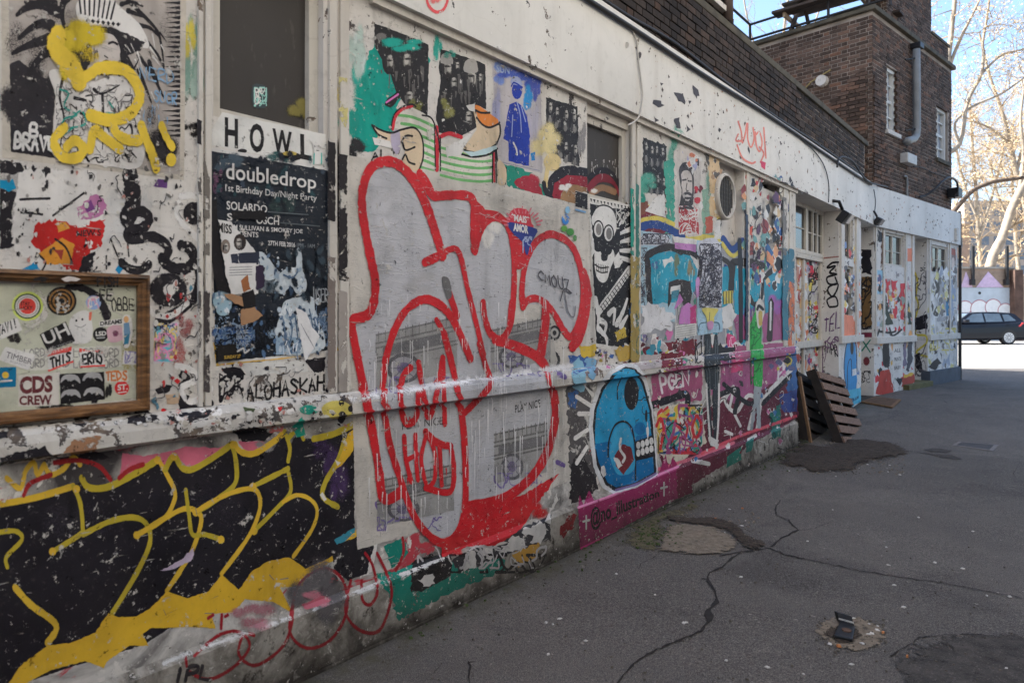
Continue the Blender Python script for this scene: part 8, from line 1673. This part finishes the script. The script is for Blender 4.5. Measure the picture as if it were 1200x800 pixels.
# ------------------------------------------------------------------ pallets, mat and ground detail
M_PAL = Mat('weathered_pallet_wood', .85, .2); _n = M_PAL.noise(18, 6, .65, M_PAL.pos((1, 1, 4)), .5); _g = M_PAL.node('ShaderNodeObjectInfo')
M_PAL.color(M_PAL.mix(M_PAL.math('MULTIPLY', _g.outputs['Random'], .5), M_PAL.ramp(_n, [(.3, C(74, 56, 46)), (.6, C(132, 106, 90)), (.8, C(160, 136, 118))]), C(110, 92, 82))); M_PAL.bump(_n, .4, .004); M_PAL = M_PAL.m
M_PALD = simple('painted_shade_pallet_wood', C(44, 37, 33), .9, .4, 12)  # dark copy of the pallet wood, paints the shade inside the pallets
def pallet(label, bn, bf, tn, w_across=1.15, nb=7, seed=1, dark=False):
    """bn, bf, tn: near bottom, far bottom and near top corners of the outer face"""
    rr = random.Random(seed); ex = (bf-bn).normalized(); ey = (tn-bn); H = ey.length; ey.normalize(); ex = (ex-ey*ex.dot(ey)).normalized(); ez = ex.cross(ey)
    if ez.dot(Vector((W1.n.x, W1.n.y, 0))) < 0: ez = -ez
    t = empty('wooden_pallet', label, 'pallet', 'pallets leaning in the doorway', loc=bn)
    def bx(name, x0, x1, y0, y1, z0, z1):
        mb = MB(); P = [ex*x+ey*y+ez*z for z in (z0, z1) for x, y in ((x0, y0), (x1, y0), (x1, y1), (x0, y1))]; mb.hexa(P); mb.build(name, M_PALD if dark or name != 'deck_board' else M_PAL, t, bevel=.003)
    pitch = H/nb
    for k in range(nb): 
        j = rr.uniform(-.006, .006); bx('deck_board', rr.uniform(0, .01), w_across-rr.uniform(0, .01), k*pitch+.005+j, k*pitch+pitch*.72+j, -.02, 0)
    for x in (0, w_across/2-.045, w_across-.09): bx('stringer', x, x+.09, 0, H, -.115, -.021)
    for k in range(3): bx('bottom_board', 0, w_across, k*(H-.1)/2, k*(H-.1)/2+.1, -.136, -.116)
    return t
bn = G(991, 520); bf = G(1006, 503)
tn = wp(957, 431, .06); pallet('slatted wooden pallet leaning outermost in the doorway', bn, bf, tn, 1.1, 7, 3)
bn2 = G(951, 517)+Vector((0, 0, .005)); d1 = Vector((W1.d.x, W1.d.y, 0)); tn2 = wp(934, 431, -.16); pallet('darker pallet standing nearly upright behind the leaning one', bn2, bn2+d1, tn2, 1.0, 6, 4, True)
sb, st_ = G(950, 518), wp(937, 441, .08); t = empty('timber_batten', 'pale thin timber batten leaning at the left edge of the pallets', 'batten', loc=sb); dv = st_-sb; nv = Vector((W1.d.x, W1.d.y, 0))*.02; qv = Vector((W1.n.x, W1.n.y, 0))*.014
mb = MB(); mb.hexa([-nv-qv, nv-qv, nv+qv, -nv+qv, dv-nv-qv, dv+nv-qv, dv+nv+qv, dv-nv+qv]); mb.build('batten', simple('pale_raw_timber', C(150, 116, 84), .8, .3, 9), t)
P0, P1, P2, P3 = G(1009, 472), G(1046, 478), G(1056, 470), G(1026, 466.5)
t = empty('coir_doormat', 'worn brown coir mat lying at the foot of the bend', 'mat', loc=P0)
mb = MB(); up = Vector((0, 0, .03)); mb.hexa([p-P0+Vector((0, 0, .004)) for p in (P0, P1, P2, P3)]+[p-P0+up for p in (P0, P1, P2, P3)]); mb.build('mat_pile', simple('coir_fibre', C(112, 84, 58), .95, .4, 14, bump=.6), t, bevel=.008)
mb = MB(); q = [(P0*.92+P2*.08), (P1*.92+P3*.08), (P2*.92+P0*.08), (P3*.92+P1*.08)]; mb.quad(*[p-P0+up+Vector((0, 0, .004)) for p in q]); mb.build('mat_centre', simple('darker_coir', C(90, 66, 46), .95, .4, 14, bump=.6), t)
class GArt:
    """sheets lying on the ground, traced in photo pixels"""
    def __init__(s, seed): s.r = random.Random(seed)
    def sheet(s, name, mat, pts, h, rough=1.0, label=None, dome=0.0):
        out = []
        for i, a_ in enumerate(pts):
            b_ = pts[(i+1) % len(pts)]; n = max(1, int(math.hypot(b_[0]-a_[0], (b_[1]-a_[1])*2)/5))
            for j in range(n): t_ = j/n; out.append((a_[0]+(b_[0]-a_[0])*t_+s.r.gauss(0, rough), a_[1]+(b_[1]-a_[1])*t_+s.r.gauss(0, rough*.45)))
        P3 = [G(*p) for p in out]; n = len(P3)
        if sum(P3[i].x*P3[(i+1) % n].y-P3[(i+1) % n].x*P3[i].y for i in range(n)) < 0: P3 = P3[::-1]
        x0, x1 = min(p.x for p in P3), max(p.x for p in P3); y0, y1 = min(p.y for p in P3), max(p.y for p in P3)
        from mathutils.geometry import intersect_point_line
        inner = []
        st = max(.025, (x1-x0)/12) if x1-x0 < .8 else max(.09, (x1-x0)/14)
        def inside(x, y):
            c_ = False; j = n-1
            for i in range(n):
                if (P3[i].y > y) != (P3[j].y > y) and x < (P3[j].x-P3[i].x)*(y-P3[i].y)/(P3[j].y-P3[i].y)+P3[i].x: c_ = not c_
                j = i
            return c_
        x = x0
        while x < x1:
            y = y0
            while y < y1:
                xx, yy = x+s.r.uniform(-.3, .3)*st, y+s.r.uniform(-.3, .3)*st
                if inside(xx, yy) and min((xx-p.x)**2+(yy-p.y)**2 for p in P3) > (st*.5)**2: inner.append((xx, yy))
                y += st
            x += st
        V2 = [Vector((p.x, p.y)) for p in P3]+[Vector(p) for p in inner]
        r_ = delaunay_2d_cdt(V2, [], [list(range(n))], 1, 1e-5)
        me = bpy.data.meshes.new(name)
        edge = set(range(n))
        vs = []
        for i, p in enumerate(r_[0]):
            orig = r_[3][i]; e_ = any(k < n for k in orig) if orig else False
            vs.append((p.x, p.y, gh(p.x, p.y)+h+(0 if e_ else dome*(.5+s.r.random()))))
        me.from_pydata(vs, [], [tuple(f) for f in r_[2]])
        for q in me.polygons: q.use_smooth = True
        at_ = me.attributes.new('a', 'FLOAT', 'POINT')
        for i in range(len(vs)): at_.data[i].value = 0.0 if any(k < n for k in (r_[3][i] or ())) else 1.0
        o = link(name, me, mat, GROUND)
        if label: o['label'] = label
        return o
    def crack(s, pts, w0, w1, h=.004):
        P = []
        for i in range(len(pts)-1):
            a_, b_ = pts[i], pts[i+1]; n = max(2, int(math.hypot(b_[0]-a_[0], b_[1]-a_[1])/4))
            for j in range(n): t_ = j/n; P.append((a_[0]+(b_[0]-a_[0])*t_+s.r.gauss(0, .6), a_[1]+(b_[1]-a_[1])*t_+s.r.gauss(0, .45)))
        P.append(pts[-1]); Q = [G(*p) for p in P]; mb = MB(); L = []
        for i, p in enumerate(Q):
            t_ = (Q[min(i+1, len(Q)-1)]-Q[max(i-1, 0)]); t_.z = 0; t_.normalize(); nn = Vector((-t_.y, t_.x, 0)); f_ = i/(len(Q)-1); w_ = (w0+(w1-w0)*f_)*(.35+1.1*abs(mnoise.noise((i*.31, w0*900, 0)))*2)*s.r.uniform(.5, 1.3); o_ = Vector((0, 0, h))
            L.append((p+nn*w_/2+o_, p-nn*w_/2+o_))
        for i in range(len(L)-1): mb.quad(L[i][1], L[i+1][1], L[i+1][0], L[i][0])
        mb.build('crack', M_CRACK, GROUND)
M_CRACK = simple('crack_dirt', C(40, 35, 32), .95, .4, 20, bump=.4)
def m_rubble(name, dark, light, bump=.8, sc_=26):
    m = Mat(name, .95, .15); n = m.noise(sc_, 6, .72); f_ = m.noise(140, 3, .7); v = m.voro(70)
    c = m.ramp(n, [(.3, C(*dark)), (.65, C(*light))]); c = m.mix(m.math('MULTIPLY', m.step(f_, .58, .75), .6), c, C(150, 142, 132)); c = m.mix(m.math('MULTIPLY', m.step(v, .3, .1), .25), c, C(*dark))
    m.color(c); m.bump(m.math('ADD', n, m.math('ADD', m.math('MULTIPLY', f_, .5), m.math('MULTIPLY', v, .6))), bump, .012)
    at_ = m.node('ShaderNodeAttribute', attribute_name='a').outputs['Fac']; e_ = m.noise(26, 8, .78)
    m.alpha(m.ramp(m.math('ADD', at_, m.math('MULTIPLY', m.math('SUBTRACT', e_, .5), 4.2)), [(.30, 0.0), (.62, 1.0)])); return m.m
M_SOIL = m_rubble('damp_soil', (40, 34, 30), (78, 68, 59)); M_CONC = m_rubble('rough_concrete', (98, 87, 75), (136, 123, 107)); M_MOSS = m_rubble('mossy_concrete', (62, 58, 44), (104, 96, 74)); M_PATCH = m_rubble('dark_tar_patch', (52, 49, 47), (80, 75, 71), .5, 10)
cX = crop(740, 560, 2.609); cY = crop(880, 480, 3.75); g = GArt(5)
g.sheet('moss_strip', M_MOSS, cX(-10, 150, 60, 118, 150, 85, 230, 60, 200, 100, 160, 120, 100, 130, 110, 170, 90, 225, 20, 225, -30, 200), .004, 1.2)
g.sheet('concrete_patch', M_CONC, cX(100, 150, 160, 140, 250, 150, 310, 175, 330, 205, 290, 235, 230, 238, 150, 232, 80, 225, 90, 180), .009, 1.0, 'crumbled pale concrete patch by the wall')
g.sheet('soil_streak', M_SOIL, cX(90, 108, 140, 122, 250, 122, 310, 135, 365, 178, 415, 205, 400, 222, 330, 228, 335, 205, 300, 170, 240, 150, 170, 140, 120, 135), .011, .9)
g.sheet('soil_patch', M_SOIL, cY(115, 238, 150, 190, 210, 150, 300, 158, 420, 135, 540, 130, 620, 150, 722, 186, 700, 197, 600, 226, 500, 240, 492, 266, 400, 281, 310, 286, 240, 266), .006, 1.4, 'dark damp soil spilled around the pallets', .02)
g.sheet('wet_strip', M_PATCH, cY(720, 184, 780, 190, 880, 200, 935, 216, 900, 222, 800, 204), .004, .7); g.sheet('wet_strip', M_PATCH, cY(760, 175, 820, 170, 890, 180, 860, 190, 790, 186), .004, .6)
g.sheet('repair_patch', M_PATCH, [(1040, 775), (1070, 752), (1130, 742), (1215, 738), (1240, 830), (1060, 830), (1052, 800)], .004, 1.2)
g.sheet('broken_concrete', M_CONC, [(953, 740), (960, 728), (980, 722), (1010, 724), (1030, 732), (1041, 745), (1032, 758), (1005, 764), (975, 758)], .004, 1.1, 'broken concrete ring around the sunken drain')
g.sheet('drain_hole', M_SOIL, [(962, 745), (972, 737), (990, 734), (1006, 738), (1010, 746), (1000, 756), (980, 754)], .009, .8)
for q, w0, w1 in (((-46, 630, 0, 575, 50, 540, 100, 515, 160, 490, 210, 470), .012, .018), ((210, 470, 240, 435, 235, 405, 262, 380, 255, 345, 232, 310, 240, 290, 280, 270, 300, 250, 330, 230, 420, 214), .022, .016), ((262, 380, 236, 404, 240, 432), .03, .02), ((420, 214, 470, 235, 580, 258, 700, 285, 830, 305, 950, 320, 1100, 350, 1210, 372), .014, .008), ((425, 212, 450, 190, 510, 160), .014, .012), ((510, 160, 480, 130, 440, 110, 440, 85, 455, 68), .008, .012), ((510, 160, 560, 154, 604, 138), .012, .006), ((215, 308, 232, 310), .006, .008), ((75, 240, 30, 262, 20, 280), .005, .003), ((420, 214, 340, 226, 270, 240), .012, .01), ((870, 490, 960, 480, 1040, 478, 1110, 482), .008, .006), ((790, 545, 830, 520, 880, 492), .006, .006)): g.crack(cX(*q), w0, w1)
for q, w0, w1 in (((445, 585, 456, 600, 447, 630, 452, 668), .008, .010), ((446, 588, 470, 586), .006, .004), ((350, 600, 310, 640, 290, 655), .003, .002)): g.crack(cV(*q), w0, w1)
for q in ((600, 226, 598, 250), (120, 405, 105, 440, 112, 465, 160, 490, 195, 520), (500, 240, 560, 232, 606, 226), (930, 216, 1000, 222, 1100, 226, 1200, 236), (1170, 250, 1150, 280, 1165, 300)): g.crack(cY(*q), .010, .006)
g.crack(cT_(390, 605, 500, 612, 640, 630, 780, 655, 1000, 672, 1210, 684), .012, .008)
# manhole cover
MH = [G(*p) for p in cY(884, 157, 912, 140, 1090, 156, 1064, 182)]
c_ = sum(MH, Vector())/4; t = empty('manhole_cover', 'rusty sunken rectangular manhole cover in the asphalt', 'manhole', loc=c_); z5 = Vector((0, 0, .005))
mb = MB(); inn = [c_+(p-c_)*.80 for p in MH]
for i in range(4): mb.quad(MH[i]-c_+z5, MH[(i+1) % 4]-c_+z5, inn[(i+1) % 4]-c_+z5*1.6, inn[i]-c_+z5*1.6)
mb.build('rim', simple('worn_iron_rim', C(112, 104, 98), .7, .3, 9), t); mb = MB(); mb.quad(*[p-c_+z5*1.2 for p in inn]); mb.build('lid', simple('dark_iron_lid', C(62, 56, 52), .7, .4, 12, bump=.5), t)
# black broken box in the drain
c_ = G(986, 745); t = empty('broken_plastic_box', 'broken black plastic box lying in the hole of the drain', 'box', loc=c_)
def tb(pts): mb = MB(); mb.hexa([Vector(p) for p in pts]); return mb
p0, p1, p2, p3 = [G(*p)-c_ for p in ((977, 749), (999, 754), (1002, 739), (984, 734))]
mb = tb([p+Vector((0, 0, .008)) for p in (p0, p1, p2, p3)]+[p+Vector((0, 0, .022)) for p in (p0, p1, p2, p3)]); lower = mb.build('tray', M_DARK, t, bevel=.004)
mb = tb([p2+Vector((0, 0, .015)), p3+Vector((0, 0, .015)), p3+Vector((0, .03, .015)), p2+Vector((0, .03, .015)), p2+Vector((0, .03, .055)), p3+Vector((0, .03, .055)), p3+Vector((0, .06, .05)), p2+Vector((0, .06, .05))]); mb.build('lid', M_DARK, t, bevel=.003)
mb = MB(); mb.tube([(p0+p2)*.5+Vector((.01, 0, .021)), (p0+p2)*.5+Vector((.01, 0, .026))], .02, 14); mb.build('hole_rim', simple('rusty_rim', C(90, 66, 52), .8), t)
mb = MB(); a0, a1 = p3+Vector((0, .010, .030)), p2+Vector((0, .010, .030)); mb.quad(a0, a1, a1+Vector((0, 0, .008)), a0+Vector((0, 0, .008))); mb.build('white_strip', MW_POST, t)
# scattered litter and grit
def scatter(name, mat, pts, s0, s1, seed, flat=.3):
    rr = random.Random(seed); mb = MB()
    for px, py in pts:
        p = G(px, py); s_ = rr.uniform(s0, s1); an = rr.uniform(0, 3.14); c, q = math.cos(an)*s_, math.sin(an)*s_; k = rr.uniform(.4, .9); hh = s_*flat*rr.uniform(.4, 1)+.003; o_ = Vector((0, 0, .003))
        b = [p+Vector((c, q, 0)), p+Vector((-q*k, c*k, 0)), p-Vector((c, q, 0)), p-Vector((-q*k, c*k, 0))]; mb.hexa([x+o_ for x in b]+[p+(x-p)*.7+Vector((0, 0, hh))+o_ for x in b])
    o = mb.build(name, mat); return o
rr = random.Random(99)
M_LEAF = simple('green_moss', C(66, 78, 40), .95, .4, 30)
def pts_in(n, x0, y0, x1, y1): return [(rr.uniform(x0, x1), rr.uniform(y0, y1)) for _ in range(n)]
o = scatter('litter_scraps', simple('white_litter', C(196, 190, 182), .8, .2), pts_in(34, 560, 590, 1190, 795)+pts_in(26, 905, 515, 1075, 560)+pts_in(12, 790, 600, 880, 640)+pts_in(10, 955, 725, 1040, 765)+[(855, 597), (828, 568), (825, 570), (648, 732), (1003, 486), (640, 730)], .006, .016, 3, .2); tag(o, 'scattered tiny white paper litter on the asphalt', 'litter', kind='stuff')
wall_foot = []
for _ in range(420):
    u = rr.uniform(.2, 6.2); q = W1.at(u, 0, .03+abs(rr.gauss(0, .12))); wall_foot.append((CX+q.x/q.y*FPX, HY+EYE/q.y*FPX))
o = scatter('grit', simple('loose_grit', C(96, 88, 78), .9, .4, 40), wall_foot+pts_in(160, 770, 600, 890, 650)+pts_in(260, 915, 518, 1060, 556)+pts_in(90, 955, 725, 1040, 765)+pts_in(140, 420, 640, 1190, 798), .003, .009, 4, .6); tag(o, 'loose grit and crumbs along the wall foot', 'grit', kind='stuff')
o = scatter('moss_tufts', M_LEAF, pts_in(150, 905, 515, 950, 540)+pts_in(120, 745, 615, 800, 640)+[p for p in wall_foot if rr.random() < .25], .005, .014, 6, .7); tag(o, 'small green moss tufts along the wall and soil', 'moss', kind='stuff')
o = scatter('soil_crumbs', simple('pale_crumbs', C(128, 116, 102), .95, .4, 40), pts_in(220, 915, 518, 1060, 556)+pts_in(90, 790, 600, 890, 640), .004, .012, 8, .7); tag(o, 'pale crumbs and splinters over the dark soil', 'debris', kind='stuff')
o = scatter('cigarette_ends', simple('orange_filter', C(186, 120, 70), .8, .2), [(983, 758), (838, 608), (870, 596), (1035, 742), (1063, 770)], .010, .014, 5, .5); tag(o, 'a few orange cigarette ends on the ground', 'litter', kind='stuff')

# ------------------------------------------------------------------ weathering film over the whole front
class Film:
    relief = True
    n = Vector((W1.n.x, W1.n.y, 0))
    def __call__(s, u, z): return u, z
    def lift(s, u, z, e): return W1.at(u, z, prof(u, z)+e)
def m_grime():
    m = Mat('weather_grime', .85, .15); p = m.pos()
    fl = m.noise(34, 7, .74, p, .2); fd = m.noise(27, 7, .74, m.pos((1.03, .97, 1.1)), .3); st = m.noise(9, 5, .6, m.pos((1, 1, .07))); dn = m.noise(2.1, 7, .66, p, .4); sc1 = m.noise(60, 3, .6, m.pos((.12, .12, 1)), .1); mid = m.noise(11, 8, .75, p, .4)
    pale = m.math('MAXIMUM', m.math('MULTIPLY', m.step(fl, .612, .635), .8), m.math('MULTIPLY', m.step(mid, .625, .645), .8)); pale = m.math('MAXIMUM', pale, m.math('MULTIPLY', m.step(sc1, .66, .72), .5))
    dark = m.math('MULTIPLY', m.step(fd, .625, .65), .75)
    dirt = m.math('ADD', m.math('MULTIPLY', m.step(dn, .52, .82), .18), m.math('MULTIPLY', m.step(st, .55, .78), .22))
    z = m.node('ShaderNodeSeparateXYZ'); m.put(z.inputs[0], p); low = m.ramp(m.math('ADD', z.outputs[2], m.math('MULTIPLY', dn, .35)), [(.15, .55), (.55, 0.0)])
    dirt = m.math('MAXIMUM', dirt, low)
    c = m.mix(m.step(pale, .2, .4), m.mix(m.step(dark, .2, .4), C(66, 60, 54), C(34, 31, 30)), C(196, 191, 184)); m.color(c)
    m.alpha(m.math('MAXIMUM', m.math('MAXIMUM', pale, dark), dirt)); return m.m
M_GRIME = m_grime()
a = Art(frame=Film(), lay=30, seed=1)
def frect(u0, u1, z0, z1): a.add('film', M_GRIME, [(u0, z0, 1), (u1, z0, 1), (u1, z1, 1), (u0, z1, 1)], [(0, 1, 2, 3)])
frect(-2.2, uR1a-.005, .02, Z_L1-.001); 
for u0, u1, z0, z1 in ((-2.2, W1.U(230), Z_L1+.001, Z_F-.04), (W1.U(247), W1.U(383), Z_L1+.001, zw1-.01), (W1.U(408), W2L-.01, Z_L1+.001, Z_F-.04), (W2L, W2R, Z_L1+.001, zw2-.01), (W1.U(750), VL-.01, Z_L1+.001, Z_F-.04), (W1.U(878), PL-.01, Z_L1+.001, Z_F-.04)): frect(u0, u1, z0, z1)
a.build(B, 'film', 'grime_film', 'flecks, scratches and streaky dirt over the painted front', kinds=('film',))
